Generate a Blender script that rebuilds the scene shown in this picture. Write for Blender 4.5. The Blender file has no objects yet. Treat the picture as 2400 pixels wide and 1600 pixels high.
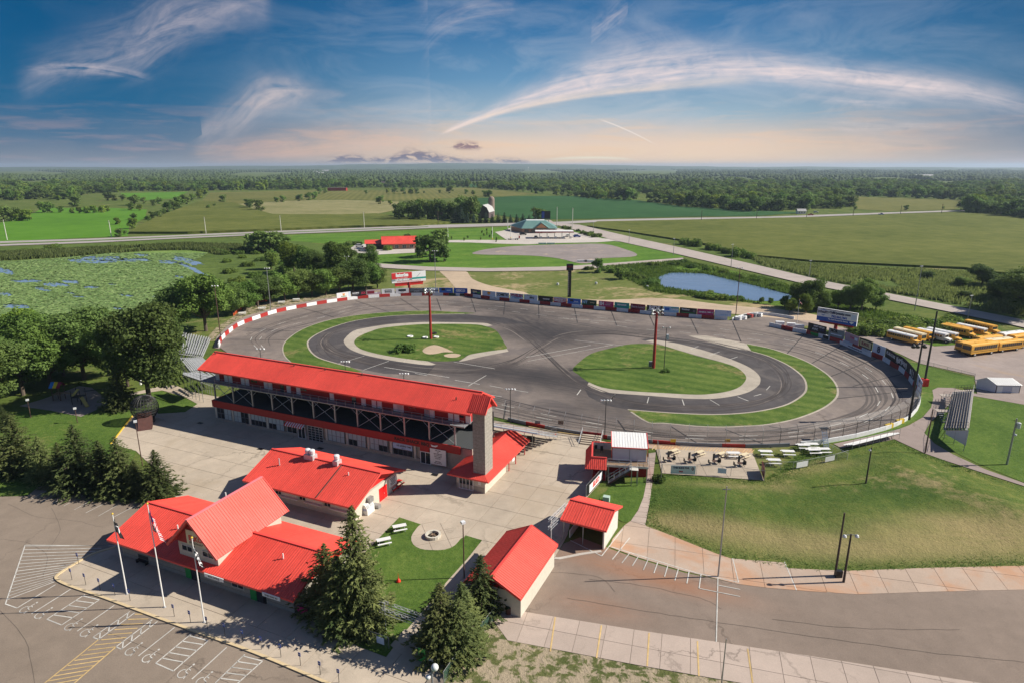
import bpy,bmesh,math,random
import numpy as np
from mathutils import Vector,Matrix,noise as mnoise
from mathutils.geometry import tessellate_polygon
S=bpy.context.scene
COL=S.collection
R=math.radians
rnd=random.Random(7)
FOC,HOR,CAMH=1500.0,390.0,50.0
PITCH=math.atan((800-HOR)/FOC)
sp,cp=math.sin(PITCH),math.cos(PITCH)
cam=bpy.data.objects.new('camera',bpy.data.cameras.new('camera'))
COL.objects.link(cam)
cam.location=(0,0,CAMH)
cam.rotation_euler=(R(90)-PITCH,0,0)
cam.data.sensor_width=36
cam.data.lens=36*FOC/2400
cam.data.clip_start=0.5
cam.data.clip_end=60000
S.camera=cam
SUN_EL,SUN_AZ=36.5,3.5
sd=bpy.data.lights.new('sun','SUN')
sd.energy=5.0
sd.angle=R(0.5)
sd.color=(1.0,0.925,0.80)
sun=bpy.data.objects.new('sun',sd)
COL.objects.link(sun)
dv=Vector((math.cos(R(SUN_EL))*math.cos(R(SUN_AZ)),math.cos(R(SUN_EL))*math.sin(R(SUN_AZ)),math.sin(R(SUN_EL))))
sun.rotation_euler=dv.to_track_quat('Z','Y').to_euler()
sun.location=(60,0,120)
S.view_settings.view_transform='Standard'
S.view_settings.look='None'
EXPO=0.50
S.view_settings.exposure=EXPO
S.view_settings.gamma=1.0
S.view_settings.use_curve_mapping=False
S.render.engine='CYCLES'
S.cycles.max_bounces=6
S.cycles.transparent_max_bounces=16
S.cycles.volume_bounces=0
S.cycles.caustics_reflective=False
S.cycles.caustics_refractive=False
def lin(r,g,b,a=1.0):
 f=lambda v:v/12.92 if v<=0.04045 else((v+0.055)/1.055)**2.4
 return(f(r),f(g),f(b),a)
def px_dir(u,v):
 """direction of a photo pixel as azimuth / elevation in degrees"""
 x=(u-1200)/FOC;y=(v-800)/FOC
 d=(x,cp-y*sp,-(sp+y*cp))
 return math.degrees(math.atan2(d[0],d[1])),math.degrees(math.atan2(d[2],math.hypot(d[0],d[1])))
class NT:
 """small node-tree writer"""
 def __init__(s,tree):s.t=tree;s.n=tree.nodes;s.l=tree.links
 def node(s,typ,**kw):
  n=s.n.new(typ)
  for k,v in kw.items():setattr(n,k,v)
  return n
 def put(s,sock,v):
  if isinstance(v,bpy.types.NodeSocket):s.l.new(v,sock)
  elif v is not None:sock.default_value=v
 def math(s,op,a,b=None,c=None,clamp=False):
  n=s.node('ShaderNodeMath',operation=op,use_clamp=clamp)
  s.put(n.inputs[0],a)
  if b is not None:s.put(n.inputs[1],b)
  if c is not None:s.put(n.inputs[2],c)
  return n.outputs[0]
 def rng(s,v,a,b,c=0.0,d=1.0,smooth=False):
  n=s.node('ShaderNodeMapRange')
  if smooth:n.interpolation_type='SMOOTHSTEP'
  s.put(n.inputs[0],v)
  for i,x in enumerate((a,b,c,d)):s.put(n.inputs[i+1],x)
  return n.outputs[0]
 def mix(s,f,a,b,mode='MIX'):
  n=s.node('ShaderNodeMix',data_type='RGBA',blend_type=mode)
  s.put(n.inputs[0],f);s.put(n.inputs[6],a);s.put(n.inputs[7],b)
  return n.outputs[2]
 def xyz(s,v):
  n=s.node('ShaderNodeSeparateXYZ');s.put(n.inputs[0],v);return n.outputs
 def comb(s,x,y,z=0.0):
  n=s.node('ShaderNodeCombineXYZ')
  for i,q in enumerate((x,y,z)):s.put(n.inputs[i],q)
  return n.outputs[0]
 def noise(s,vec,scale,detail=4,rough=0.55,dist=0.0,out=0):
  n=s.node('ShaderNodeTexNoise')
  s.put(n.inputs['Vector'],vec)
  s.put(n.inputs['Scale'],scale);n.inputs['Detail'].default_value=detail
  n.inputs['Roughness'].default_value=rough;n.inputs['Distortion'].default_value=dist
  return n.outputs[out]
 def ramp(s,f,stops,interp='LINEAR'):
  n=s.node('ShaderNodeValToRGB');e=n.color_ramp.elements
  n.color_ramp.interpolation=interp
  while len(e)<len(stops):e.new(0.5)
  for i,(p,c)in enumerate(stops):e[i].position=p;e[i].color=c
  s.put(n.inputs[0],f);return n.outputs[0]
 def curve(s,f,pts):
  n=s.node('ShaderNodeFloatCurve');c=n.mapping.curves[0]
  while len(c.points)<len(pts):c.points.new(0.5,0.5)
  for i,(x,y)in enumerate(pts):c.points[i].location=(x,y);c.points[i].handle_type='AUTO'
  n.mapping.update();s.put(n.inputs['Value'],f);return n.outputs[0]
W=bpy.data.worlds.new('World');S.world=W;W.use_nodes=True
w=NT(W.node_tree);w.n.clear()
tc=w.node('ShaderNodeTexCoord')
D=tc.outputs['Generated']
dx,dy,dz=w.xyz(D)
el=w.math('MULTIPLY',w.math('ARCSINE',dz),57.29578)
az=w.math('MULTIPLY',w.math('ARCTAN2',dx,dy),57.29578)
sky=w.node('ShaderNodeTexSky');sky.sky_type='NISHITA';sky.sun_disc=False
sky.sun_elevation=R(SUN_EL);sky.sun_rotation=R(90-SUN_AZ);sky.altitude=300
sky.air_density=1.0;sky.dust_density=0.6;sky.ozone_density=2.0
K=10.0
KE=K/2**EXPO
def kc(r,g,b):c=lin(r/255,g/255,b/255);return(c[0]*KE,c[1]*KE,c[2]*KE,1)
def els(lst):return[((e+1)/25.0,kc(*c))for e,c in lst]
e01=w.math('DIVIDE',w.math('ADD',el,1.0),25.0)
def ramp_hdr(f,lst):
 return w.ramp(f,els(lst))
warm=ramp_hdr(e01,[(-1,(236,196,160)),(0.3,(255,220,180)),(1.8,(238,212,188)),(4,(160,184,200)),(7,(102,150,188)),(10.5,(58,118,168)),(15,(30,92,146)),(24,(20,78,132))])
cool=ramp_hdr(e01,[(-1,(132,132,142)),(0.5,(118,130,148)),(2,(66,110,144)),(4.5,(20,98,142)),(9,(0,86,134)),(14,(0,76,124)),(24,(0,66,120))])
side=w.rng(w.math('ABSOLUTE',w.math('SUBTRACT',az,8.0)),7.0,38.0,0.0,1.0,True)
base=w.mix(side,warm,cool)
# soft, very wide fans of haze
fx=w.comb(w.math('MULTIPLY',az,0.05),w.math('MULTIPLY',el,0.16),2.0)
soft=w.rng(w.noise(fx,2.2,7,0.62,0.9),0.42,0.72)
cloudcol=w.mix(w.rng(el,0.0,6.0),kc(240,200,176),kc(218,220,226))
midcl=w.math('MULTIPLY',soft,w.math('MULTIPLY',w.rng(el,15.0,3.0,0.12,0.42),w.rng(side,0.95,0.1,0.12,1.0)))
col=w.mix(midcl,base,cloudcol)
# stretched low banks near the horizon
lb=w.noise(w.comb(w.math('MULTIPLY',az,0.10),w.math('MULTIPLY',el,0.9),7.3),1.6,5,0.6,0.4)
lbm=w.math('MULTIPLY',w.rng(lb,0.48,0.68,0,1,True),w.rng(el,5.5,1.0,0.0,0.6))
col=w.mix(lbm,col,w.mix(side,kc(246,208,170),kc(168,150,158)))
A0,A1,E0,E1=-46.0,46.0,-4.0,20.0
a01=w.math('DIVIDE',w.math('SUBTRACT',az,A0),A1-A0)
def streak(col,pts,strength,fib=(0.10,1.1),colr=(240,222,220),thr=(0.30,0.66),seed=0.0,dist=0.8,tilt=0.0):
 """a cirrus band: pts = (u, v, half width px up, half width px down, intensity)"""
 P=[]
 for u,v,wu,wd,it in pts:
  a,e=px_dir(u,v)
  P.append(((a-A0)/(A1-A0),(e-E0)/(E1-E0),wu/27.0/4,wd/27.0/4,it))
 c=w.curve(a01,[(p[0],p[1])for p in P])
 wu=w.math('MULTIPLY',w.curve(a01,[(p[0],p[2])for p in P]),4.0)
 wd=w.math('MULTIPLY',w.curve(a01,[(p[0],p[3])for p in P]),4.0)
 it=w.curve(a01,[(0,0),(max(P[0][0]-0.012,0.001),0)]+[(p[0],p[4])for p in P]+([(min(P[-1][0]+0.012,0.999),0),(1,0)]if P[-1][0]<0.97 else[]))
 d=w.math('SUBTRACT',el,w.math('ADD',w.math('MULTIPLY',c,E1-E0),E0))
 up=w.math('GREATER_THAN',d,0.0)
 wdt=w.math('MAXIMUM',w.math('ADD',w.math('MULTIPLY',up,wu),w.math('MULTIPLY',w.math('SUBTRACT',1.0,up),wd)),0.05)
 q=w.math('DIVIDE',d,wdt)
 g=w.math('EXPONENT',w.math('MULTIPLY',w.math('MULTIPLY',q,q),-1.2))
 along=w.math('ADD',w.math('MULTIPLY',az,fib[0]),w.math('MULTIPLY',d,tilt))
 nv=w.comb(along,w.math('MULTIPLY',d,fib[1]),seed)
 n1=w.noise(nv,1.6,8,0.62,dist)
 n2=w.noise(w.comb(w.math('MULTIPLY',az,0.35),w.math('MULTIPLY',d,0.7),seed+3),1.3,6,0.6,1.2)
 fibm=w.rng(w.math('ADD',w.math('MULTIPLY',n1,0.65),w.math('MULTIPLY',n2,0.35)),thr[0],thr[1])
 m=w.math('MULTIPLY',w.math('MULTIPLY',g,it),w.math('MULTIPLY',fibm,strength),clamp=True)
 return w.mix(m,col,kc(*colr))
# the long arc on the right
col=streak(col,[(1056,306,6,3,.9),(1130,276,14,6,1),(1250,238,30,10,1),(1350,212,48,14,1),(1450,196,70,16,1),(1540,180,66,20,1),(1660,168,46,22,.95),(1800,168,34,22,.9),(1950,182,28,24,.9),(2100,198,26,24,.85),(2250,216,26,22,.7),(2400,250,24,20,.35)],1.12,thr=(0.26,0.66),seed=1.0,tilt=0.10)
col=streak(col,[(1056,305,4,3,1),(1250,246,9,5,1),(1450,216,10,6,.9),(1620,200,12,8,.6),(1750,190,14,8,.3)],0.8,colr=(250,226,208),thr=(0.25,0.6),seed=5.0)
# left wisps
col=streak(col,[(60,200,40,30,.25),(170,165,50,26,.4),(300,125,60,40,.65),(380,70,55,50,.85),(450,35,40,45,.7),(620,5,30,40,.4)],0.80,fib=(0.12,0.40),thr=(0.36,0.72),seed=11.0,dist=0.9,tilt=0.25)
col=streak(col,[(80,165,12,10,.5),(200,160,12,10,.7),(330,180,10,8,.4)],0.7,thr=(0.42,0.62),seed=14.0)
col=streak(col,[(470,320,20,50,.3),(560,268,40,40,.7),(640,220,34,36,.95),(720,216,20,26,.6),(800,222,8,8,.2)],0.95,fib=(0.12,0.45),colr=(232,212,206),thr=(0.28,0.70),seed=17.0,dist=0.8,tilt=-0.15)
col=streak(col,[(470,365,20,30,.5),(640,350,30,30,.7),(820,330,36,30,.7),(980,330,30,30,.4)],0.75,colr=(250,200,168),thr=(0.34,0.68),seed=21.0)
col=streak(col,[(1000,95,40,30,.2),(1080,40,30,20,.5),(1200,20,30,20,.3)],0.5,thr=(0.42,0.66),seed=24.0)
col=streak(col,[(1380,90,20,20,.4),(1430,50,30,30,.9),(1480,12,16,16,.4)],0.5,fib=(0.3,1.0),thr=(0.44,0.70),seed=27.0)
# right, low
col=streak(col,[(1880,225,10,8,.3),(1990,240,12,10,.6),(2120,248,10,8,.4)],0.6,thr=(0.42,0.62),seed=31.0)
col=streak(col,[(1900,290,12,10,.2),(2060,300,16,14,.8),(2200,300,12,10,.4),(2380,300,8,6,.2)],0.6,colr=(232,214,206),thr=(0.42,0.62),seed=34.0)
col=streak(col,[(1450,320,14,12,.2),(1650,335,24,20,.7),(1900,340,26,24,.8),(2200,350,20,20,.3)],0.6,colr=(244,208,176),thr=(0.42,0.66),seed=37.0)
col=streak(col,[(1290,374,3,2,.4),(1390,370,3,3,1),(1480,374,3,2,.3)],0.9,colr=(255,244,214),thr=(0.1,0.4),seed=41.0)
col=streak(col,[(1410,282,1,1,.3),(1450,297,1.3,1.3,1),(1525,333,1,1,.6)],0.9,colr=(248,236,226),thr=(0.05,0.3),seed=44.0)
# small dark clouds sitting on the horizon
col=streak(col,[(750,380,3,8,.3),(820,373,9,9,.9),(900,376,6,8,.8),(960,368,15,14,1),(1040,374,10,10,.9),(1130,378,5,6,.5),(1190,376,6,7,.8),(1240,381,3,4,.3)],1.5,fib=(0.7,2.0),colr=(120,108,126),thr=(0.42,0.56),seed=51.0,dist=0.9)
col=streak(col,[(1062,345,3,3,.4),(1092,343,9,7,1),(1128,346,4,4,.4)],1.6,fib=(0.9,2.0),colr=(150,120,124),thr=(0.38,0.50),seed=54.0)
low=w.rng(el,16.0,26.0,1.0,0.0,True)
final=w.mix(low,w.mix(1.0,sky.outputs[0],(0.5,0.5,0.56,1),'MULTIPLY'),col)
bg=w.node('ShaderNodeBackground');w.put(bg.inputs[0],final);bg.inputs[1].default_value=1.0/K
wo=w.node('ShaderNodeOutputWorld');w.l.new(bg.outputs[0],wo.inputs[0])
W.cycles.sampling_method='MANUAL';W.cycles.sample_map_resolution=512
def G(u,v,z=0.0):
 x=(u-1200)/FOC;y=(v-800)/FOC
 t=(CAMH-z)/(sp+y*cp)
 return Vector((x*t,t*(cp-y*sp),z))
def smooth_px(pts,n=4,closed=True):
 """Catmull-Rom through pixel points"""
 out=[];m=len(pts)
 rngi=range(m)if closed else range(m-1)
 for i in rngi:
  if closed:p0,p1,p2,p3=pts[i-1],pts[i],pts[(i+1)%m],pts[(i+2)%m]
  else:p0,p1,p2,p3=pts[max(i-1,0)],pts[i],pts[i+1],pts[min(i+2,m-1)]
  for k in range(n):
   t=k/n
   q=[]
   for a in range(2):
    q.append(0.5*(2*p1[a]+(p2[a]-p0[a])*t+(2*p0[a]-5*p1[a]+4*p2[a]-p3[a])*t*t+(3*p1[a]-p0[a]-3*p2[a]+p3[a])*t**3))
   out.append(tuple(q))
 if not closed:out.append(tuple(pts[-1]))
 return out
MATS={}
def newmat(name):
 m=bpy.data.materials.new(name);m.use_nodes=True
 t=NT(m.node_tree);b=t.n.get('Principled BSDF')
 MATS[name]=m
 return m,t,b
def flat(name,rgb,rough=0.6,metal=0.0,var=0.06,scale=1.5,bump=0.0,bscale=20,spec=0.4):
 """plain painted / metal / plastic surface with faint grain and weathering"""
 m,t,b=newmat(name)
 tcn=t.node('ShaderNodeTexCoord')
 oi=t.node('ShaderNodeObjectInfo')
 v=tcn.outputs['Object']
 n=t.noise(v,scale,5,0.6)
 n2=t.noise(v,scale*9,3,0.6)
 k=t.math('ADD',t.math('MULTIPLY',n,0.7),t.math('MULTIPLY',n2,0.3))
 f=t.rng(k,0.3,0.7,1-var,1+var)
 f=t.math('MULTIPLY',f,t.rng(oi.outputs['Random'],0,1,1-var*0.5,1+var*0.5))
 c=t.mix(1.0,(*rgb,1),t.comb(f,f,f),'MULTIPLY')
 t.put(b.inputs['Base Color'],c)
 t.put(b.inputs['Roughness'],t.rng(n,0.3,0.7,rough*0.9,min(rough*1.1,1)))
 b.inputs['Metallic'].default_value=metal
 b.inputs['Specular IOR Level'].default_value=spec
 if bump:
  bp=t.node('ShaderNodeBump');bp.inputs['Strength'].default_value=bump
  t.put(bp.inputs['Height'],t.noise(v,bscale,4,0.6));t.put(b.inputs['Normal'],bp.outputs[0])
 return m
def worldpos(t):
 g=t.node('ShaderNodeNewGeometry');return g.outputs['Position']
def spotted(t,P,c,spots):
 """worn, rubbered-in, rusty or dried-out areas that belong to the surface itself"""
 x,y,z=t.xyz(P)
 for(sx,sy,rx,ry,ang,cc,amt)in spots:
  ca,sa=math.cos(ang),math.sin(ang)
  ux=t.math('SUBTRACT',x,sx);uy=t.math('SUBTRACT',y,sy)
  a=t.math('DIVIDE',t.math('ADD',t.math('MULTIPLY',ux,ca),t.math('MULTIPLY',uy,sa)),rx)
  bb=t.math('DIVIDE',t.math('SUBTRACT',t.math('MULTIPLY',uy,ca),t.math('MULTIPLY',ux,sa)),ry)
  r2=t.math('ADD',t.math('MULTIPLY',a,a),t.math('MULTIPLY',bb,bb))
  g=t.math('EXPONENT',t.math('MULTIPLY',r2,-1.4))
  g=t.math('MULTIPLY',g,t.rng(t.noise(t.comb(t.math('MULTIPLY',a,2.5),t.math('MULTIPLY',bb,7.0),0.0),1.5,6,0.65,0.7),0.3,0.6,0.45,1.0))
  c=t.mix(t.math('MULTIPLY',g,amt,clamp=True),c,(*cc,1))
 return c
def turf(name,dark,mid,light,dry=None,dryamt=(0.55,0.72),s=1.0,stripe=None,bump=0.5,dryscale=0.05,fine=1.0,spots=None):
 """grass, crops: three greens mixed over several scales, dry patches, optional mowing stripes"""
 m,t,b=newmat(name)
 P=worldpos(t)
 n1=t.noise(P,0.045*s,5,0.6,0.4)
 n2=t.noise(P,0.35*s,5,0.65)
 n3=t.noise(P,3.2*fine,4,0.7)
 k=t.math('ADD',t.math('ADD',t.math('MULTIPLY',n1,0.34),t.math('MULTIPLY',n2,0.36)),t.math('MULTIPLY',n3,0.30))
 if stripe:
  ang,width,amt=stripe
  x,y,z=t.xyz(P)
  q=t.math('ADD',t.math('MULTIPLY',x,math.cos(ang)/width),t.math('MULTIPLY',y,math.sin(ang)/width))
  q=t.math('ADD',q,t.math('MULTIPLY',n1,0.8))
  sw=t.math('SINE',t.math('MULTIPLY',q,math.pi))
  k=t.math('ADD',k,t.math('MULTIPLY',sw,amt))
 c=t.ramp(k,[(0.36,(*dark,1)),(0.5,(*mid,1)),(0.64,(*light,1))])
 if dry:
  dn=t.math('ADD',t.math('MULTIPLY',t.noise(P,dryscale,6,0.65,0.6),0.75),t.math('MULTIPLY',n2,0.25))
  c=t.mix(t.math('MULTIPLY',t.rng(dn,dryamt[0],dryamt[1],0,1,True),0.85),c,t.mix(n3,(*[q*0.75 for q in dry],1),(*[q*1.2 for q in dry],1)))
 if spots:c=spotted(t,P,c,spots)
 t.put(b.inputs['Base Color'],c)
 b.inputs['Roughness'].default_value=0.95
 b.inputs['Specular IOR Level'].default_value=0.08
 if bump:
  bp=t.node('ShaderNodeBump');bp.inputs['Strength'].default_value=bump;bp.inputs['Distance'].default_value=0.25
  t.put(bp.inputs['Height'],t.noise(P,1.6*fine,5,0.75));t.put(b.inputs['Normal'],bp.outputs[0])
 return m
def paving(name,rgb,var=0.12,stain=0.25,crack=0.0,s=1.0,tint=None,tintamt=(0.55,0.7),bump=0.15,agg=0.08,rough=0.9,spots=None,objvar=0.0):
 """concrete and asphalt: aggregate, stains, patches, hairline cracks; spots = rubbered-in or rusty areas of the real surface"""
 m,t,b=newmat(name)
 P=worldpos(t)
 n1=t.noise(P,0.06*s,6,0.6,0.5)
 n2=t.noise(P,0.5*s,5,0.6,0.3)
 n3=t.noise(P,9.0,3,0.7)
 f=t.math('ADD',t.math('ADD',t.rng(n1,0.3,0.7,-var,var),t.rng(n2,0.3,0.7,-var*0.6,var*0.6)),t.rng(n3,0.3,0.7,-agg,agg))
 f=t.math('ADD',f,1.0)
 if objvar:
  oi=t.node('ShaderNodeObjectInfo')
  f=t.math('MULTIPLY',f,t.rng(oi.outputs['Random'],0,1,1-objvar,1+objvar))
 c=t.mix(1.0,(*rgb,1),t.comb(f,f,f),'MULTIPLY')
 if tint:
  c=t.mix(t.math('MULTIPLY',t.rng(t.noise(P,0.09*s,5,0.6,0.8),tintamt[0],tintamt[1],0,1,True),0.8),c,(*tint,1))
 st=t.rng(t.noise(P,1.1*s,6,0.7,1.0),0.60,0.78,0,stain)
 c=t.mix(st,c,(*[q*0.45 for q in rgb],1))
 if crack:
  vo=t.node('ShaderNodeTexVoronoi',feature='DISTANCE_TO_EDGE')
  wob=t.noise(P,0.5,4,0.6,0,1)
  vv=t.node('ShaderNodeVectorMath',operation='MULTIPLY_ADD')
  t.put(vv.inputs[0],wob);vv.inputs[1].default_value=(5,5,0);t.put(vv.inputs[2],P)
  t.put(vo.inputs['Vector'],vv.outputs[0]);vo.inputs['Scale'].default_value=crack
  cr=t.math('MULTIPLY',t.rng(vo.outputs['Distance'],0.0,0.010,1,0),t.rng(n1,0.45,0.6,0,0.55))
  c=t.mix(cr,c,(*[q*0.25 for q in rgb],1))
 if spots:c=spotted(t,P,c,spots)
 t.put(b.inputs['Base Color'],c)
 b.inputs['Roughness'].default_value=rough
 b.inputs['Specular IOR Level'].default_value=0.25
 bp=t.node('ShaderNodeBump');bp.inputs['Strength'].default_value=bump;bp.inputs['Distance'].default_value=0.05
 t.put(bp.inputs['Height'],n3);t.put(b.inputs['Normal'],bp.outputs[0])
 return m
def leafmat(name,dark,light,var=0.25):
 m,t,b=newmat(name)
 P=worldpos(t)
 oi=t.node('ShaderNodeObjectInfo')
 n=t.noise(P,0.35,3,0.6);n3=t.noise(P,2.5,3,0.7)
 k=t.math('ADD',t.math('MULTIPLY',n,0.5),t.math('MULTIPLY',n3,0.5))
 k=t.math('ADD',k,t.rng(oi.outputs['Random'],0,1,-var*0.3,var*0.3))
 c=t.ramp(k,[(0.33,(*dark,1)),(0.67,(*light,1))])
 hs=t.node('ShaderNodeHueSaturation')
 t.put(hs.inputs['Color'],c);t.put(hs.inputs['Hue'],t.rng(t.math('FRACT',t.math('MULTIPLY',oi.outputs['Random'],7.3)),0,1,0.485,0.512))
 t.put(hs.inputs['Value'],t.rng(t.math('FRACT',t.math('MULTIPLY',oi.outputs['Random'],3.1)),0,1,1-var,1+var))
 t.put(b.inputs['Base Color'],hs.outputs[0])
 b.inputs['Roughness'].default_value=0.7
 b.inputs['Specular IOR Level'].default_value=0.2
 tr=t.node('ShaderNodeBsdfTranslucent');t.put(tr.inputs[0],hs.outputs[0])
 mx=t.node('ShaderNodeMixShader');mx.inputs[0].default_value=0.38
 out=t.n.get('Material Output')
 t.l.new(b.outputs[0],mx.inputs[1]);t.l.new(tr.outputs[0],mx.inputs[2]);t.l.new(mx.outputs[0],out.inputs[0])
 return m
def meshmat(name,rgb,cell=0.9,cover=0.3):
 """woven wire: the diamonds are too fine to see singly here, so the wire shows as a partly see-through sheet"""
 m,t,b=newmat(name)
 P=worldpos(t)
 b.inputs['Base Color'].default_value=(*rgb,1);b.inputs['Roughness'].default_value=0.5
 b.inputs['Metallic'].default_value=0.4
 tr=t.node('ShaderNodeBsdfTransparent')
 mx=t.node('ShaderNodeMixShader')
 t.put(mx.inputs[0],t.rng(t.noise(P,1.2,3,0.6),0.3,0.7,cover*0.7,cover*1.2))
 out=t.n.get('Material Output')
 t.l.new(tr.outputs[0],mx.inputs[1]);t.l.new(b.outputs[0],mx.inputs[2]);t.l.new(mx.outputs[0],out.inputs[0])
 return m
def glassmat(name,rgb=(0.02,0.025,0.03),rough=0.08):
 m,t,b=newmat(name)
 oi=t.node('ShaderNodeObjectInfo')
 t.put(b.inputs['Base Color'],t.mix(oi.outputs['Random'],(*[q*0.6 for q in rgb],1),(*[q*1.6 for q in rgb],1)))
 b.inputs['Roughness'].default_value=rough;b.inputs['Specular IOR Level'].default_value=0.6
 return m
def ridged(name,rgb,ang,pitch,rough=0.45,depth=0.35,var=0.04,fade=0.1,spec=0.4):
 """sheet metal: fine pressed ribs too narrow to model singly"""
 m,t,b=newmat(name)
 P=worldpos(t)
 x,y,z=t.xyz(P)
 q=t.math('ADD',t.math('MULTIPLY',x,math.cos(ang)/pitch),t.math('MULTIPLY',y,math.sin(ang)/pitch))
 fr=t.math('FRACT',q)
 rib=t.rng(t.math('ABSOLUTE',t.math('SUBTRACT',fr,0.5)),0.30,0.5,0,1,True)
 n=t.noise(P,0.15,5,0.6);n2=t.noise(P,2.0,4,0.6)
 f=t.math('ADD',t.rng(n,0.3,0.7,1-var,1+var),t.rng(n2,0.3,0.7,-var*0.7,var*0.7))
 s1=t.math('FLOOR',t.math('MULTIPLY',q,0.5));across=t.math('SUBTRACT',t.math('MULTIPLY',y,math.cos(ang)),t.math('MULTIPLY',x,math.sin(ang)))
 sn=t.noise(t.comb(t.math('MULTIPLY',s1,1.7),t.math('MULTIPLY',across,0.10),0.0),1.0,3,0.6)
 f=t.math('ADD',f,t.rng(sn,0.3,0.7,-var*0.8,var*0.8))
 c=t.mix(1.0,(*rgb,1),t.comb(f,f,f),'MULTIPLY')
 t.put(b.inputs['Base Color'],c)
 t.put(b.inputs['Roughness'],t.rng(n,0.3,0.7,rough*0.8,rough*1.3));b.inputs['Specular IOR Level'].default_value=spec
 bp=t.node('ShaderNodeBump');bp.inputs['Strength'].default_value=depth;bp.inputs['Distance'].default_value=0.06
 t.put(bp.inputs['Height'],rib);t.put(b.inputs['Normal'],bp.outputs[0])
 return m
RED=(0.74,0.088,0.064)
A_EX=R(-23.5)
EX=Vector((math.cos(A_EX),math.sin(A_EX),0));EY=Vector((-math.sin(A_EX),math.cos(A_EX),0));UP=Vector((0,0,1))
M={}
M['red_roof']=ridged('red_roof_sheet',RED,A_EX,0.45,0.5,0.3,var=0.09)
M['red_roof_cross']=ridged('red_roof_sheet_cross',RED,A_EX+math.pi/2,0.45,0.5,0.3,var=0.09)
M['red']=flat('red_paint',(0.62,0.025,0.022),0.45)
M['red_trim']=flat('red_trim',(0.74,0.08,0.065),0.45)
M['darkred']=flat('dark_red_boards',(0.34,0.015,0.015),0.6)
M['red_wall']=flat('barrier_red',(0.36,0.022,0.018),0.6,var=0.15)
M['white_wall']=flat('barrier_white',(0.74,0.75,0.76),0.6,var=0.1)
M['white']=flat('white_paint',(0.78,0.78,0.77),0.5)
M['offwhite']=flat('offwhite_boards',(0.62,0.60,0.55),0.6,var=0.12)
M['lavender']=flat('pale_metal_siding',(0.55,0.57,0.66),0.5)
M['block']=flat('split_face_block',(0.36,0.33,0.28),0.9,var=0.2,scale=2.2,bump=0.4)
M['block_light']=flat('painted_block',(0.56,0.53,0.45),0.85,var=0.1,scale=2.0,bump=0.2)
M['grey_metal']=flat('galvanised_metal',(0.36,0.37,0.38),0.45,0.6)
M['grey_paint']=flat('grey_paint',(0.22,0.23,0.25),0.6)
M['alu']=flat('aluminium_planks',(0.58,0.59,0.60),0.45,0.35,var=0.12)
M['alu_dull']=flat('weathered_planks',(0.40,0.35,0.31),0.8,var=0.25,scale=3)
M['dark']=flat('dark_metal',(0.028,0.028,0.03),0.5)
M['black']=flat('black_paint',(0.012,0.012,0.014),0.5)
M['brown_pole']=flat('rust_brown_pole',(0.10,0.055,0.045),0.7,var=0.2)
M['wood_pole']=flat('creosote_pole',(0.075,0.055,0.045),0.9,var=0.25,scale=4)
M['wood']=flat('weathered_wood',(0.26,0.18,0.12),0.85,var=0.2,scale=5)
M['yellow']=flat('yellow_paint',(0.72,0.50,0.05),0.6)
M['bus_yellow']=flat('bus_yellow',(0.76,0.40,0.055),0.45,var=0.08)
M['cream']=flat('cream_paint',(0.72,0.62,0.42),0.6)
M['blue']=flat('blue_paint',(0.02,0.06,0.30),0.5)
M['green_sign']=flat('green_panel',(0.02,0.30,0.07),0.5)
M['brick']=flat('tan_brick',(0.36,0.20,0.13),0.9,var=0.2,scale=6)
M['brown_brick']=flat('brown_brick',(0.10,0.075,0.08),0.9,var=0.2,scale=6)
M['green_roof']=ridged('green_roof_sheet',(0.14,0.26,0.24),A_EX,0.6,0.45,0.2)
M['white_roof']=ridged('white_roof_sheet',(0.80,0.80,0.79),R(0),0.5,0.4,0.15)
M['glass']=glassmat('dark_glass')
M['glass_blue']=glassmat('bluish_glass',(0.05,0.08,0.10),0.15)  # bluish glass tone
M['blind']=flat('window_blinds',(0.42,0.50,0.52),0.6,var=0.04)
M['tyre']=flat('tyre_rubber',(0.018,0.018,0.018),0.9)
M['skin']=flat('skin',(0.35,0.2,0.14),0.7)
M['trunk']=flat('bark',(0.11,0.085,0.065),0.95,var=0.3,scale=3,bump=0.6)
M['rust']=flat('rusty_ramp',(0.085,0.036,0.030),0.8,var=0.25)
M['lamp_white']=flat('lamp_shell',(0.7,0.72,0.74),0.3)
M['line']=flat('road_paint_white',(0.50,0.49,0.46),0.8,var=0.30,scale=0.9)
M['line_y']=flat('road_paint_yellow',(0.55,0.39,0.17),0.8,var=0.25,scale=0.9)
M['chain']=meshmat('chain_link',(0.30,0.34,0.33),cover=0.22)
M['chain_green']=meshmat('green_chain_link',(0.10,0.20,0.15),cover=0.55)
M['kerb']=flat('faded_kerb_paint',(0.58,0.46,0.28),0.8,var=0.15)
M['orange_net']=meshmat('orange_netting',(0.75,0.12,0.03),cover=0.8)
M['catch']=meshmat('catch_fence_wire',(0.16,0.16,0.17),cover=0.14)
M['leaf_dark']=leafmat('leaf_dark',(0.062,0.110,0.028),(0.215,0.305,0.078))
M['leaf_mid']=leafmat('leaf_mid',(0.066,0.130,0.026),(0.205,0.320,0.066))
M['leaf_light']=leafmat('leaf_light',(0.095,0.175,0.022),(0.290,0.380,0.055))
M['needle']=leafmat('spruce_needles',(0.050,0.084,0.028),(0.250,0.285,0.100))
M['needle_blue']=leafmat('blue_spruce_needles',(0.035,0.070,0.050),(0.11,0.17,0.115))
M['shrub']=leafmat('shrub_leaves',(0.075,0.140,0.024),(0.230,0.330,0.060))
M['reed']=leafmat('reeds',(0.085,0.125,0.032),(0.240,0.280,0.090))
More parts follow.
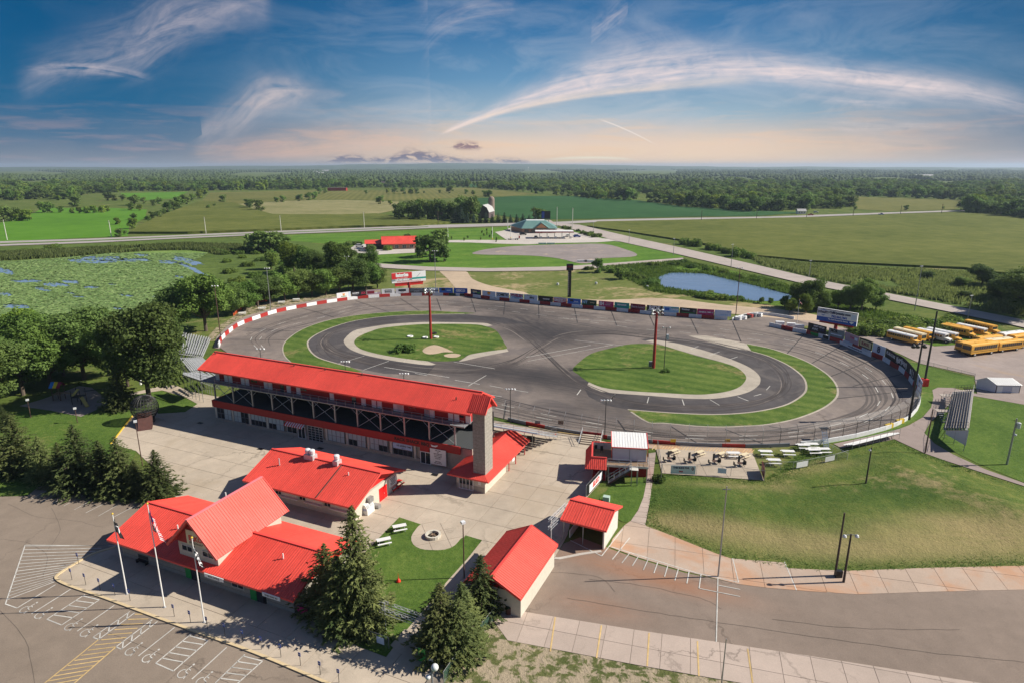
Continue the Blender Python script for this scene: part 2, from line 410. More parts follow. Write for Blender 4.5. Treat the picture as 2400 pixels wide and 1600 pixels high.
M['far_wood']=leafmat('far_woodland',(0.060,0.115,0.036),(0.200,0.270,0.085))
def wloc(o):
 v=Vector((0,0,0))
 while o is not None:v+=o.location;o=o.parent
 return v
class MB:
 def __init__(s):s.v=[];s.f=[];s.mi=[];s.cur=0;s.marks=[]
 def add(s,vs,fs):
  k=len(s.v);s.marks.append((k,len(s.f)));s.v.extend([tuple(p)for p in vs]);s.f.extend([tuple(k+i for i in f)for f in fs]);s.mi.extend([s.cur]*len(fs));return s
 def box(s,c,size,rz=0.0,ax=None):
  """box centred at c; axes rotated by rz, or given as three vectors"""
  c=Vector(c);hx,hy,hz=size[0]/2,size[1]/2,size[2]/2
  if ax is None:X=Vector((math.cos(rz),math.sin(rz),0));Y=Vector((-math.sin(rz),math.cos(rz),0));Z=UP
  else:X,Y,Z=ax
  vs=[c+X*a*hx+Y*b*hy+Z*d*hz for a in(-1,1)for b in(-1,1)for d in(-1,1)]
  return s.add(vs,[(0,1,3,2),(4,6,7,5),(0,4,5,1),(2,3,7,6),(0,2,6,4),(1,5,7,3)])
 def bar(s,a,b,w,h=None,up=None):
  a,b=Vector(a),Vector(b);h=h or w;X=(b-a)
  L=X.length
  if L<1e-6:return s
  X=X/L;u=Vector(up)if up else(UP if abs(X.z)<0.95 else Vector((1,0,0)))
  Y=u.cross(X).normalized();Z=X.cross(Y)
  return s.box((a+b)/2,(L,w,h),ax=(X,Y,Z))
 def tube(s,a,b,r0,r1=None,n=8,cap=True):
  a,b=Vector(a),Vector(b);r1=r0 if r1 is None else r1;X=(b-a)
  if X.length<1e-6:return s
  X.normalize();u=UP if abs(X.z)<0.9 else Vector((1,0,0));Y=u.cross(X).normalized();Z=X.cross(Y)
  vs=[]
  for p,r in((a,r0),(b,r1)):
   for i in range(n):t=2*math.pi*i/n;vs.append(p+Y*math.cos(t)*r+Z*math.sin(t)*r)
  fs=[(i,(i+1)%n,n+(i+1)%n,n+i)for i in range(n)]
  if cap:fs+=[tuple(range(n-1,-1,-1)),tuple(range(n,2*n))]
  return s.add(vs,fs)
 def poly(s,pts,flip=False):
  k=list(range(len(pts)));
  return s.add(pts,[tuple(reversed(k))if flip else tuple(k)])
 def slab(s,pts,th):
  """plate of thickness th below the ring pts (any planar ring)"""
  pts=[Vector(p)for p in pts];n=len(pts)
  nm=Vector((0,0,0))
  for i in range(n):
   p,q=pts[i],pts[(i+1)%n]
   nm+=Vector(((p.y-q.y)*(p.z+q.z),(p.z-q.z)*(p.x+q.x),(p.x-q.x)*(p.y+q.y)))
  nm.normalize()
  if nm.z<0:pts.reverse();nm=-nm
  lo=[p-nm*th for p in pts]
  fs=[tuple(range(n)),tuple(range(2*n-1,n-1,-1))]+[(i,n+i,n+(i+1)%n,(i+1)%n)for i in range(n)]
  return s.add(pts+lo,fs)
 def prism(s,ring,z0,z1):
  """upright prism over a 2D ring; concave rings are tessellated"""
  n=len(ring);A=sum(ring[i][0]*ring[(i+1)%n][1]-ring[(i+1)%n][0]*ring[i][1]for i in range(n))
  ring=list(ring)if A>0 else list(reversed(ring))
  tri=tessellate_polygon([[Vector((p[0],p[1],0))for p in ring]])
  vs=[(p[0],p[1],z1)for p in ring]+[(p[0],p[1],z0)for p in ring]
  fs=[]
  for a,b,c in tri:
   ar=(ring[b][0]-ring[a][0])*(ring[c][1]-ring[a][1])-(ring[c][0]-ring[a][0])*(ring[b][1]-ring[a][1])
   if ar<0:b,c=c,b
   fs.append((a,b,c))
  if z0 is not None and z0<z1:
   fs+=[(n+i,n+(i+1)%n,(i+1)%n,i)for i in range(n)]
  else:vs=vs[:n]
  return s.add(vs,fs)
 def lathe(s,c,prof,n=12):
  """prof: (radius, z) from bottom to top"""
  c=Vector(c);vs=[];fs=[]
  for r,z in prof:
   for i in range(n):t=2*math.pi*i/n;vs.append(c+Vector((r*math.cos(t),r*math.sin(t),z)))
  for j in range(len(prof)-1):
   for i in range(n):fs.append((j*n+i,j*n+(i+1)%n,(j+1)*n+(i+1)%n,(j+1)*n+i))
  fs.append(tuple(range(n-1,-1,-1)));m=(len(prof)-1)*n;fs.append(tuple(range(m,m+n)))
  return s.add(vs,fs)
 def ball(s,c,r,n=10,m=6,sq=(1,1,1)):
  prof=[(r*math.sin(math.pi*j/m),-r*math.cos(math.pi*j/m))for j in range(m+1)]
  prof=[(max(a,r*0.02)*sq[0],z*sq[2])for a,z in prof]
  return s.lathe(c,prof,n)
 def mesh(s,name,mats,off=Vector((0,0,0)),smooth=False):
  me=bpy.data.meshes.new(name)
  me.from_pydata([(a-off.x,b-off.y,c-off.z)for a,b,c in s.v],[],s.f)
  for m_ in(mats if isinstance(mats,(list,tuple))else[mats]):me.materials.append(m_)
  if isinstance(mats,(list,tuple))and len(mats)>1:me.polygons.foreach_set('material_index',s.mi)
  if smooth:me.polygons.foreach_set('use_smooth',[True]*len(me.polygons))
  me.validate()
  return me
 def each(s,name,mats,parent):
  """every added shape becomes an object of its own"""
  m_=s.marks+[(len(s.v),len(s.f))]
  for(a,b),(c,d)in zip(m_[:-1],m_[1:]):
   q=MB();q.v=s.v[a:c];q.f=[tuple(i-a for i in f)for f in s.f[b:d]];q.mi=s.mi[b:d];q.build(name,mats,parent)
 def build(s,name,mats,parent=None,smooth=False,**props):
  off=wloc(parent)if parent is not None else Vector((0,0,0))
  if parent is None and s.v and not props.get('kind'):
   xs=[p[0]for p in s.v];ys=[p[1]for p in s.v];zs=[p[2]for p in s.v]
   off=Vector(((min(xs)+max(xs))/2,(min(ys)+max(ys))/2,min(zs)))
  o=bpy.data.objects.new(name,s.mesh(name,mats,off,smooth));COL.objects.link(o)
  if parent is not None:o.parent=parent
  else:o.location=off
  for k,v in props.items():
   if v is not None:o[k]=v
  return o
def thing(name,label,cat,loc=(0,0,0),group=None):
 o=bpy.data.objects.new(name,None);COL.objects.link(o);o.location=loc
 o.empty_display_size=0.5
 o['label']=label;o['category']=cat
 if group:o['group']=group
 return o
KIDS={}
def clone(o,parent=None,loc=None,rz=None,label=None,scale=None,group=None):
 """copy a thing with its parts and their sub-parts"""
 c=o.copy();COL.objects.link(c)
 if parent is not None:c.parent=parent
 if loc is not None:c.location=loc
 if rz is not None:c.rotation_euler=(0,0,rz)
 if scale is not None:c.scale=(scale,)*3 if not isinstance(scale,(tuple,list))else scale
 if label:c['label']=label
 if group:c['group']=group
 for ch in list(o.children):clone(ch,c)
 return c
def put(proto,used,loc,rz=0.0,label=None,scale=None,group=None):
 """first use moves the prototype itself, later uses copy it"""
 if proto.name not in used:
  used.add(proto.name);o=proto
  o.location=loc;o.rotation_euler=(0,0,rz)
  if scale is not None:o.scale=(scale,)*3 if not isinstance(scale,(tuple,list))else scale
  if label:o['label']=label
  if group:o['group']=group
  return o
 return clone(proto,None,loc,rz,label,scale,group)
USED=set()
FONT=None
def text_part(txt,p,xdir,h,mat,parent=None,maxw=None,ndir=None,depth=0.02,bold=0.0,shear=0.0,name='lettering',align='CENTER',updir=None,copyto=None):
 """lettering as a thin mesh; p = centre of the baseline block, xdir = reading direction, text height h"""
 cu=bpy.data.curves.new('t','FONT');cu.body=txt;cu.size=1.0;cu.align_x=align;cu.align_y='CENTER'
 cu.extrude=0.0;cu.offset=bold+0.02;cu.shear=shear;cu.resolution_u=2
 ob=bpy.data.objects.new('t',cu);COL.objects.link(ob)
 dg=bpy.context.evaluated_depsgraph_get()
 me=bpy.data.meshes.new_from_object(ob.evaluated_get(dg))
 bpy.data.objects.remove(ob);bpy.data.curves.remove(cu)
 if not me.vertices:return None
 X=Vector(xdir).normalized();Z=Vector(updir).normalized()if updir else UP
 xs=[v.co.x for v in me.vertices];ys=[v.co.y for v in me.vertices]
 wd=max(xs)-min(xs);hh=max(ys)-min(ys);s=h/max(hh,0.01)
 sx=min(s,maxw/wd)if maxw else s
 cx=(max(xs)+min(xs))/2 if align=='CENTER' else min(xs);cy=(max(ys)+min(ys))/2
 off=wloc(parent)if parent is not None else Vector((0,0,0))
 p=Vector(p)
 for v in me.vertices:v.co=p+X*(v.co.x-cx)*sx+Z*(v.co.y-cy)*s-off
 me.materials.clear();me.materials.append(mat)
 me.name=name
 o=bpy.data.objects.new(name,me);COL.objects.link(o)
 if parent is not None:o.parent=parent
 return o
# ================================================================== THE SETTING
def inpoly(x,y,P):
 c=False;n=len(P);j=n-1
 for i in range(n):
  if(P[i][1]>y)!=(P[j][1]>y)and x<(P[j][0]-P[i][0])*(y-P[i][1])/(P[j][1]-P[i][1])+P[i][0]:c=not c
  j=i
 return c
def clip_convex(subject,cell):
 """Sutherland-Hodgman: subject ring clipped by a convex counter-clockwise cell"""
 out=list(subject)
 for i in range(len(cell)):
  a,b=cell[i],cell[(i+1)%len(cell)]
  inp,out=out,[]
  if not inp:return[]
  def side(p):return(b[0]-a[0])*(p[1]-a[1])-(b[1]-a[1])*(p[0]-a[0])
  for j in range(len(inp)):
   p,q=inp[j],inp[(j+1)%len(inp)]
   sp_,sq=side(p),side(q)
   if sp_>=0:out.append(p)
   if(sp_>=0)!=(sq>=0):
    t=sp_/(sp_-sq);out.append((p[0]+(q[0]-p[0])*t,p[1]+(q[1]-p[1])*t))
 return out
def ring(pxs,sm=0):
 """photo-pixel outline -> ground outline in metres"""
 if sm:pxs=smooth_px(pxs,sm)
 return[tuple(G(u,v)[:2])for u,v in pxs]
def sheet(name,pxs,z,mat,sm=0,parent=None,thick=None,world=False,**kw):
 rg=pxs if world else ring(pxs,sm)
 mb=MB()
 mb.prism(rg,z if thick is None else z-thick,z)
 if parent is None:kw.setdefault('kind','structure')
 return mb.build(name,mat,parent,**kw)
def bigdisc(name,r,z,mat,n=96):
 mb=MB();vs=[(0,0,z)];fs=[]
 rr=[60,200,500,1200,3000,8000,r]
 for k in rr:
  for i in range(n):a=2*math.pi*i/n;vs.append((k*math.cos(a),k*math.sin(a),z))
 for i in range(n):fs.append((0,1+i,1+(i+1)%n))
 for j in range(len(rr)-1):
  for i in range(n):fs.append((1+j*n+i,1+(j+1)*n+i,1+(j+1)*n+(i+1)%n,1+j*n+(i+1)%n))
 mb.add(vs,fs);return mb.build(name,mat,kind='structure')
g_base=turf('ground_grass',(0.045,0.080,0.018),(0.095,0.135,0.030),(0.165,0.180,0.050),dry=(0.30,0.235,0.12),dryamt=(0.54,0.70),dryscale=0.03)
g_lawn=turf('mown_lawn',(0.045,0.092,0.018),(0.085,0.145,0.028),(0.135,0.195,0.042),dry=(0.20,0.18,0.07),dryamt=(0.56,0.72),dryscale=0.07,s=2.5,bump=0.6)
g_meadow=turf('bright_meadow',(0.055,0.130,0.018),(0.095,0.190,0.026),(0.150,0.240,0.045),s=0.9,stripe=(R(100),9.0,0.03),dry=(0.20,0.24,0.05),dryamt=(0.56,0.7))
g_infield=turf('infield_grass',(0.045,0.090,0.018),(0.085,0.140,0.028),(0.145,0.195,0.048),dry=(0.30,0.235,0.11),dryamt=(0.53,0.68),s=2.2,stripe=(R(60),2.2,0.05),dryscale=0.07)
hs_=[]
for(u,v,rx,ry,ang,amt)in[(1800,1262,18,3.4,-12,.8),(2050,1290,18,3.2,0,.75),(1650,1235,10,2.6,-25,.7),(2330,1265,13,5.5,0,1.0),(2250,1240,9,2.5,-10,.8),(1700,1140,8,1.6,-5,.6),(2130,1265,8,3,-20,.6),(1880,1100,12,2.4,12,.6),(1560,1225,6,1.8,-25,.6),(1830,1140,3,3,0,.5)]:
 q=G(u,v);hs_.append((q.x,q.y,rx,ry,R(ang),(0.33,0.265,0.13),amt))
for(u,v,rx,ry,ang,amt)in[(1700,1190,12,3.5,-8,.6),(2000,1170,14,4,8,.6),(1620,1150,7,3,0,.5),(2130,1170,8,3,-20,.5),(1900,1215,12,2.6,0,.45)]:
 q=G(u,v);hs_.append((q.x,q.y,rx,ry,R(ang),(0.045,0.092,0.020),amt))
g_hill=turf('mound_grass',(0.040,0.085,0.018),(0.095,0.140,0.030),(0.190,0.200,0.055),dry=(0.34,0.27,0.14),dryamt=(0.54,0.66),s=1.6,dryscale=0.05,bump=1.0,spots=hs_)
g_dirtgrass=turf('worn_grass',(0.060,0.085,0.025),(0.110,0.125,0.045),(0.190,0.185,0.080),dry=(0.42,0.34,0.25),dryamt=(0.45,0.53),s=3,dryscale=0.6,bump=0.8)
g_dryfield=turf('trackside_field',(0.080,0.115,0.028),(0.135,0.165,0.045),(0.210,0.205,0.085),dry=(0.44,0.33,0.20),dryamt=(0.50,0.62),dryscale=0.035)
g_corn=turf('corn_crop',(0.060,0.085,0.016),(0.115,0.135,0.030),(0.170,0.180,0.050),s=0.25,stripe=(R(72),3.0,0.07),bump=1.0,fine=0.6)
g_corn2=turf('corn_crop_far',(0.075,0.095,0.022),(0.140,0.145,0.040),(0.200,0.185,0.062),s=0.2,stripe=(R(10),5.0,0.05),fine=0.3)
g_soy=turf('soy_crop',(0.022,0.070,0.022),(0.034,0.098,0.032),(0.055,0.125,0.045),s=0.12,fine=0.3)
g_green=turf('hay_field',(0.060,0.150,0.014),(0.090,0.215,0.020),(0.120,0.250,0.030),s=0.2,fine=0.3)
g_pale=turf('fallow_field',(0.14,0.15,0.055),(0.23,0.22,0.10),(0.33,0.29,0.16),s=0.25,fine=0.3)
g_marsh=turf('marsh_grass',(0.050,0.085,0.022),(0.095,0.140,0.034),(0.150,0.210,0.048),s=0.6,dry=(0.22,0.21,0.09),dryamt=(0.6,0.75),bump=1.0)
g_weeds=turf('roadside_weeds',(0.050,0.105,0.015),(0.090,0.165,0.022),(0.160,0.215,0.035),s=1.0,dry=(0.36,0.36,0.03),dryamt=(0.62,0.72),dryscale=0.1,bump=1.0)
gr_track=(0.215,0.180,0.160)
c_dark=(0.034,0.032,0.036)
def wp(u,v):q=G(u,v);return q.x,q.y
spots=[]
for(u,v,rx,ry,ang,amt)in[(1255,765,30,14,-62,1.0),(1290,790,14,12,-50,.9),(1180,722,24,9,-30,.8),(1390,775,38,9,5,.75),(1240,880,34,10,-20,.95),(1340,905,20,10,-35,.75),(1110,862,28,8,-20,.7),(1400,960,24,8,-8,.6),(1060,745,30,6,0,.6),(1600,745,40,5,-6,.35),(2010,900,20,6,80,.35),(760,770,22,6,50,.35)]:
 x,y=wp(u,v);spots.append((x,y,rx,ry,R(ang),c_dark,amt))
a_track=paving('track_asphalt',gr_track,0.22,0.35,0.03,spots=spots,agg=0.12,tint=(0.15,0.13,0.125),tintamt=(0.48,0.66))
a_inner=paving('inner_track_asphalt',(0.080,0.073,0.076),0.25,0.35,0.03,agg=0.12,spots=spots,tint=(0.13,0.115,0.11),tintamt=(0.48,0.66))
a_lot=paving('parking_asphalt',(0.245,0.198,0.158),0.12,0.42,0.045,agg=0.12,bump=0.3)
rs=[]
for(u,v,rx,ry,ang,amt)in[(1470,1335,11,2.2,-25,.55),(1600,1372,8,2,-22,.5),(1400,1420,6,2.5,-20,.35),(1400,1275,6,2.5,-25,.5),(1500,1255,7,3,-25,.45)]:
 x,y=wp(u,v);rs.append((x,y,rx,ry,R(ang),(0.34,0.15,0.075),amt))
a_lot2=paving('right_lot_asphalt',(0.238,0.188,0.155),0.12,0.42,0.05,agg=0.12,spots=rs,bump=0.3)
a_far=paving('bus_yard_gravel',(0.30,0.25,0.23),0.16,0.35,0,tint=(0.36,0.27,0.20),agg=0.12)
a_road=paving('road_surface',(0.40,0.35,0.32),0.10,0.2,0,agg=0.06)
a_hwy=paving('highway_surface',(0.36,0.33,0.32),0.10,0.2,0,agg=0.05)
c_plaza=paving('plaza_concrete',(0.45,0.382,0.305),0.13,0.35,0.035,agg=0.07,objvar=0.035,tint=(0.40,0.33,0.25),tintamt=(0.5,0.7))
c_joint=paving('slab_joint_filler',(0.30,0.25,0.20),0.2,0.3)
c_strip=paving('strip_concrete',(0.44,0.36,0.31),0.08,0.3,0.06,agg=0.07,objvar=0.06)
c_orange=paving('rust_stained_concrete',(0.45,0.35,0.28),0.08,0.3,0.0,tint=(0.48,0.26,0.15),tintamt=(0.44,0.62),agg=0.07,objvar=0.06)
c_light=paving('pale_concrete',(0.50,0.46,0.42),0.10,0.35,0.06,agg=0.07)
c_apron=paving('apron_concrete',(0.41,0.365,0.305),0.16,0.6,0.10,agg=0.12)
c_gravelfield=paving('gravel_lot',(0.26,0.225,0.215),0.15,0.3,0,tint=(0.42,0.33,0.25),tintamt=(0.56,0.68),agg=0.1)
c_dirt=paving('sandy_dirt',(0.46,0.36,0.26),0.15,0.3,0,agg=0.1)
ground=bigdisc('ground',24000,0.0,g_base)
# ---- pond water
def watermat(name,c,rough=0.12):
 m,t,b=newmat(name)
 P=worldpos(t)
 t.put(b.inputs['Base Color'],t.mix(t.noise(P,0.08,4),(*[q*0.85 for q in c],1),(*[q*1.2 for q in c],1)))
 b.inputs['Roughness'].default_value=rough;b.inputs['Specular IOR Level'].default_value=0.5
 bp=t.node('ShaderNodeBump');bp.inputs['Strength'].default_value=0.25;bp.inputs['Distance'].default_value=0.05
 t.put(bp.inputs['Height'],t.noise(P,2.2,4,0.6));t.put(b.inputs['Normal'],bp.outputs[0])
 return m
water_m=watermat('pond_water',(0.115,0.180,0.290),0.18)  # blue base colour stands in for the reflected sky
pond_px=[(1541,647),(1570,641),(1610,640),(1651,643),(1690,651),(1740,663),(1790,675),(1840,686),(1858,693),(1852,703),(1804,707),(1740,703),(1680,688),(1634,684),(1580,680),(1552,672),(1545,659)]
sheet('pond_water',pond_px,0.10,water_m,sm=4)
lake_px=[(-260,618),(-120,616),(0,614),(68,611),(170,604),(238,597),(340,590),(442,588),(488,592),(466,606),(448,620),(452,640),(440,660),(430,700),(400,750),(330,790),(200,815),(60,820),(-200,850)]
lake_green=turf('lake_leaf_mat',(0.090,0.160,0.035),(0.155,0.250,0.062),(0.235,0.320,0.100),s=1.5,bump=1.0)
sheet('lake_surface',lake_px,0.10,lake_green,sm=3)
openw=[(250,607,60,4.5),(210,614,62,5),(318,611,42,4.5),(395,616,28,5),(436,612,22,8),(446,630,12,12),(330,599,20,3),(10,636,22,8),(65,661,38,4.5),(130,668,32,5),(165,662,24,5),(98,679,18,4.5),(214,675,24,3),(8,690,22,5),(165,688,9,3),(298,694,22,3.5),(362,697,10,3),(35,720,42,6),(420,650,12,3),(150,780,16,12),(262,668,10,2),(280,725,16,3),(185,697,16,2.5)]
def open_patch(cu_,cv_,ru,rv,sd_):
 out=[]
 for k in range(56):
  t=2*math.pi*k/56;r=1+0.55*mnoise.noise(Vector((math.cos(t)*1.6,math.sin(t)*1.6,sd_)))+0.35*mnoise.noise(Vector((math.cos(t)*5,math.sin(t)*5,sd_)))+0.2*mnoise.noise(Vector((math.cos(t)*12,math.sin(t)*12,sd_)))
  r=max(r,0.25);out.append((cu_+ru*r*math.cos(t)+rv*2.2*r*math.sin(t),cv_+rv*r*math.sin(t)))
 return out
OPW=[];water_l=watermat('lake_open_water',(0.20,0.29,0.43),0.25)  # sky reflection put into the pale blue of the open patches
for k,(cu_,cv_,ru,rv)in enumerate(openw):
 pg=open_patch(cu_,cv_,ru*0.95,rv*1.05,k*3.7);OPW.append(pg);sheet('open_water',pg,0.12,water_l)
def lily():
 lr=ring(lake_px,3);rr=np.random.RandomState(3)
 us,vs=[],[]
 pts=[]
 v=592.0
 allp=[]
 N=100000
 A=rr.rand(N*4,2)
 lo_u,hi_u=-60,500
 xs=-330+A[:,0]*300;ys=120+A[:,1]*260
 cnt=0
 for x,y in zip(xs,ys):
  if cnt>=N:break
  d=y*cp+CAMH*sp;up=y*sp-CAMH*cp
  u=1200+FOC*x/d;vv=800-FOC*up/d
  if u<-80 or u>505 or vv>830:continue
  if rr.rand()>0.04 and any(abs(vv-cv)<rv*2.2 and abs(u-cu)<ru*2.5 and inpoly(u,vv,OPW[i])for i,(cu,cv,ru,rv)in enumerate(openw)):continue
  if not inpoly(x,y,lr):continue
  allp.append((x,y));cnt+=1
 P=np.array(allp);n=len(P)
 r=(0.28+0.40*rr.rand(n))*(0.75+P[:,1]/500);a0=rr.rand(n)*6.28
 K=4
 ang=a0[:,None]+np.arange(K)[None,:]*2*math.pi/K
 V=np.zeros((n,K,3));V[:,:,0]=P[:,0:1]+r[:,None]*np.cos(ang);V[:,:,1]=P[:,1:2]+r[:,None]*np.sin(ang)
 tx=rr.randn(n)*0.09;ty=rr.randn(n)*0.09
 V[:,:,2]=0.24+0.16*rr.rand(n)[:,None]+tx[:,None]*r[:,None]*np.cos(ang)+ty[:,None]*r[:,None]*np.sin(ang)
 me=bpy.data.meshes.new('lily_pads')
 me.vertices.add(n*K);me.vertices.foreach_set('co',V.reshape(-1))
 me.loops.add(n*K);me.loops.foreach_set('vertex_index',np.arange(n*K,dtype=np.int32))
 me.polygons.add(n);me.polygons.foreach_set('loop_start',np.arange(0,n*K,K,dtype=np.int32));me.polygons.foreach_set('loop_total',np.full(n,K,dtype=np.int32))
 me.update()
 m,t,b=newmat('lily_leaves')
 PP=worldpos(t)
 cell=t.node('ShaderNodeTexWhiteNoise');geo=t.node('ShaderNodeNewGeometry')
 t.put(cell.inputs['Vector'],geo.outputs['True Normal']);cell.noise_dimensions='3D'
 k=t.math('ADD',t.math('MULTIPLY',t.noise(PP,0.05,4),0.4),t.math('MULTIPLY',cell.outputs['Value'],0.6))
 t.put(b.inputs['Base Color'],t.ramp(k,[(0.2,(0.105,0.185,0.045,1)),(0.55,(0.185,0.290,0.075,1)),(0.85,(0.310,0.400,0.150,1))]))
 b.inputs['Roughness'].default_value=0.55
 me.materials.append(m)
 o=bpy.data.objects.new('lily_pads',me);COL.objects.link(o)
 o['kind']='stuff';o['label']='green lily pads covering most of the shallow lake';o['category']='lily pads'
lily()
# ---- fields and crops
sheet('hay_field',[(-200,545),(0,523),(80,500),(100,488),(260,488),(345,492),(340,512),(303,530),(300,554),(0,567),(-200,575)],0.12,g_green)
def crop(name,pxs,h,mat):
 return sheet(name,pxs,h,mat,thick=h)
crop('corn_field',[(303,549),(350,520),(408,497),(470,474),(548,478),(600,495),(640,506),(800,507),(880,504),(940,512),(1055,525),(980,531),(800,535),(612,543),(440,549)],1.8,g_corn)
sheet('far_field',[(493,452),(714,447),(900,446),(1100,440),(1262,455),(1180,461),(1110,462),(935,472),(800,468),(690,470),(548,478),(470,474)],0.2,g_corn2)
sheet('fallow_field',[(548,479),(690,471),(800,469),(935,473),(935,492),(880,503),(800,506),(640,505),(600,494)],0.26,g_pale)
sheet('soy_field',[(1115,466),(1200,461),(1340,460),(1500,471),(1600,485),(1750,494),(1890,499),(1780,507),(1600,509),(1361,514),(1240,516),(1130,500)],0.3,g_soy)
crop('corn_field',[(1376,532),(1400,522),(1600,518),(1974,510),(2236,500),(2330,505),(2400,512),(2700,545),(2700,720),(2400,648),(2331,642),(2263,632),(2110,625),(1906,615),(1763,601.5),(1668,577.7),(1600,566),(1470,545)],1.1,g_corn)
sheet('far_field',[(1940,460),(2277,470.5),(2236,492),(2086,496),(2008,491),(1991,475)],0.25,g_corn2)
sheet('far_field',[(282,453.5),(442,450),(408,466),(340,470),(290,462)],0.2,g_green)
sheet('far_field',[(1100,432),(1165,428),(1165,436),(1100,440)],0.2,g_soy)
sheet('marsh',[(1560,566),(1668,580),(1763,604),(1906,618),(2110,628),(2263,636),(2331,650),(2400,656),(2600,700),(2600,830),(2400,751),(2110,693),(1940,660),(1770,620),(1600,580)],0.05,g_marsh)
sheet('marsh',[(-250,600),(0,580),(200,572),(408,562),(560,560),(700,566),(860,590),(860,640),(620,690),(470,690),(450,640),(455,612),(492,592),(442,586),(340,588),(170,602),(0,612),(-250,618)],0.05,g_marsh)
sheet('meadow',[(560,556),(800,547),(1004,539),(1160,534),(1260,530),(1480,560),(1606,603),(1412,622),(1310,629),(1140,632),(1004,629),(895,622),(850,600),(850,580),(720,568)],0.07,g_meadow)
sheet('trackside_field',[(880,628),(1004,635),(1140,636),(1310,634),(1480,628),(1520,640),(1545,672),(1600,690),(1700,705),(1860,712),(1960,728),(2080,760),(2080,790),(1900,770),(1700,752),(1500,736),(1300,716),(1100,692),(960,684),(800,700),(640,730),(560,760),(520,800),(480,800),(520,750),(620,710),(760,690),(850,680),(880,650)],0.06,g_dryfield)
sheet('pond_bank',[(1420,625),(1600,612),(1680,628),(1790,650),(1900,690),(2000,720),(2150,742),(2230,762),(2160,790),(2080,772),(1990,742),(1900,722),(1780,714),(1680,700),(1600,690),(1530,684),(1500,660),(1440,640)],0.08,g_weeds)
# cut the water back on top of the bank
bpy.data.objects['pond_water'].location.z+=0.06
# ---- roads
def band(name,top,bot,z,mat,**kw):
 return sheet(name,top+list(reversed(bot)),z,mat,**kw)
band('highway',[(-300,584),(0,567),(204,561),(408,553),(612,544),(800,537),(1004,529),(1174,524.5),(1310,521),(1412,516),(1600,512),(1804,508.8),(1940,504),(2076,499.3),(2236,494),(2400,489),(2700,484)],[(-300,596),(0,578),(204,571),(408,561),(612,552),(800,545),(1004,536),(1174,531),(1310,527),(1412,521),(1600,517),(1804,513),(1940,508),(2076,502.5),(2236,497),(2400,492),(2700,487)],0.32,a_hwy)
band('highway_median',[(0,571.5),(204,565),(408,556.5),(612,547.6),(800,540.5),(1004,532.4)],[(0,574),(204,567),(408,558),(612,549),(800,541.8),(1004,533.4)],0.40,g_weeds)
band('side_road',[(1298,524),(1358,528),(1480,557),(1600,583),(1770,622),(1940,662),(2110,695),(2400,752),(2800,835)],[(1280,528),(1310,530),(1446,566),(1600,600),(1736,632),(1872,664),(1991,687),(2062,700),(2220,732),(2365,762),(2400,770),(2800,880)],0.34,a_road)
band('drive_road',[(860,616),(895,620),(1004,627),(1140,630.4),(1310,627),(1412,620),(1600,606)],[(860,624),(902,630),(1004,636),(1140,638),(1310,636),(1412,629),(1612,618)],0.36,a_road)
sheet('dirt_track',[(1030,632),(1088,634),(1108,655),(1155,672),(1240,690),(1100,692),(1072,680),(1050,655)],0.12,c_dirt,sm=3)
sheet('gravel_lot',[(1106,594.7),(1140,585),(1208,577.7),(1310,574),(1412,572.6),(1463,584.5),(1492,596),(1480,603),(1405,607),(1400,616),(1358,618),(1310,607),(1242,600),(1140,598)],0.16,c_gravelfield,sm=3)
sheet('station_apron',[(1045,564),(1100,563.5),(1188,563.8),(1176,556),(1160,545),(1183,541),(1193,536),(1300,534),(1350,546),(1412,560),(1440,561),(1462,569),(1440,566),(1400,569),(1295,571),(1236,574),(1160,572),(1100,569.5),(1045,569)],0.20,c_light)
sheet('office_forecourt',[(875,586),(985,584),(1010,588),(980,593),(883,598),(840,594),(820,584),(836,573),(858,573)],0.20,c_light)
sheet('farm_track',[(1240,517),(1290,517),(1300,524),(1250,524)],0.36,a_road)
sheet('sand_strip',[(1280,700),(1420,704),(1560,700),(1700,716),(1860,730),(1960,752),(1880,752),(1700,735),(1560,722),(1400,714)],0.13,c_dirt,sm=3)
# bus yard and the strip behind the outer wall
yard=sheet('bus_yard',[(1776,742),(1870,742),(1960,765),(2076,791),(2160,800),(2240,806),(2300,795),(2400,788),(2800,860),(2800,1020),(2400,940),(2290,922),(2284,880),(2157,852),(2110,830),(2030,795),(1930,772),(1864,758)],0.10,a_far)
sheet('yard_grass',[(2120,790),(2150,775),(2240,768),(2330,780),(2290,806),(2190,812)],0.14,g_weeds)
sheet('grass_verge',[(2152,851),(2284,884),(2282,905),(2232,909),(2198,908),(2187,914),(2188,930),(2182,955),(2160,978),(2110,1003),(2040,1022),(1953,1038),(1900,1041),(1980,1026),(2056,1010),(2100,992),(2140,972),(2158,940),(2150,905),(2130,875),(2100,845)],0.07,g_lawn)
sheet('grass_field',[(2246,930),(2285,928),(2400,946),(2700,1000),(2700,1300),(2400,1130),(2290,1085),(2200,1040),(2165,1016),(2200,980)],0.05,g_lawn)
path_m=paving('path_asphalt',(0.29,0.235,0.215),0.1,0.25,0.04,agg=0.1)
sheet('path',[(1953,1040),(2020,1026),(2088,1012),(2131,996),(2162,978),(2182,955),(2188,930),(2185,914),(2198,908),(2234,909),(2285,922),(2400,938),(2600,972),(2600,985),(2400,948),(2285,928),(2240,926),(2222,950),(2180,990),(2166,1014),(2190,1039),(2234,1065),(2310,1100),(2400,1132),(2600,1210),(2600,1225),(2400,1139),(2335,1118),(2206,1076),(2167,1062),(2096,1029),(2040,1040),(1972,1050)],0.09,path_m)
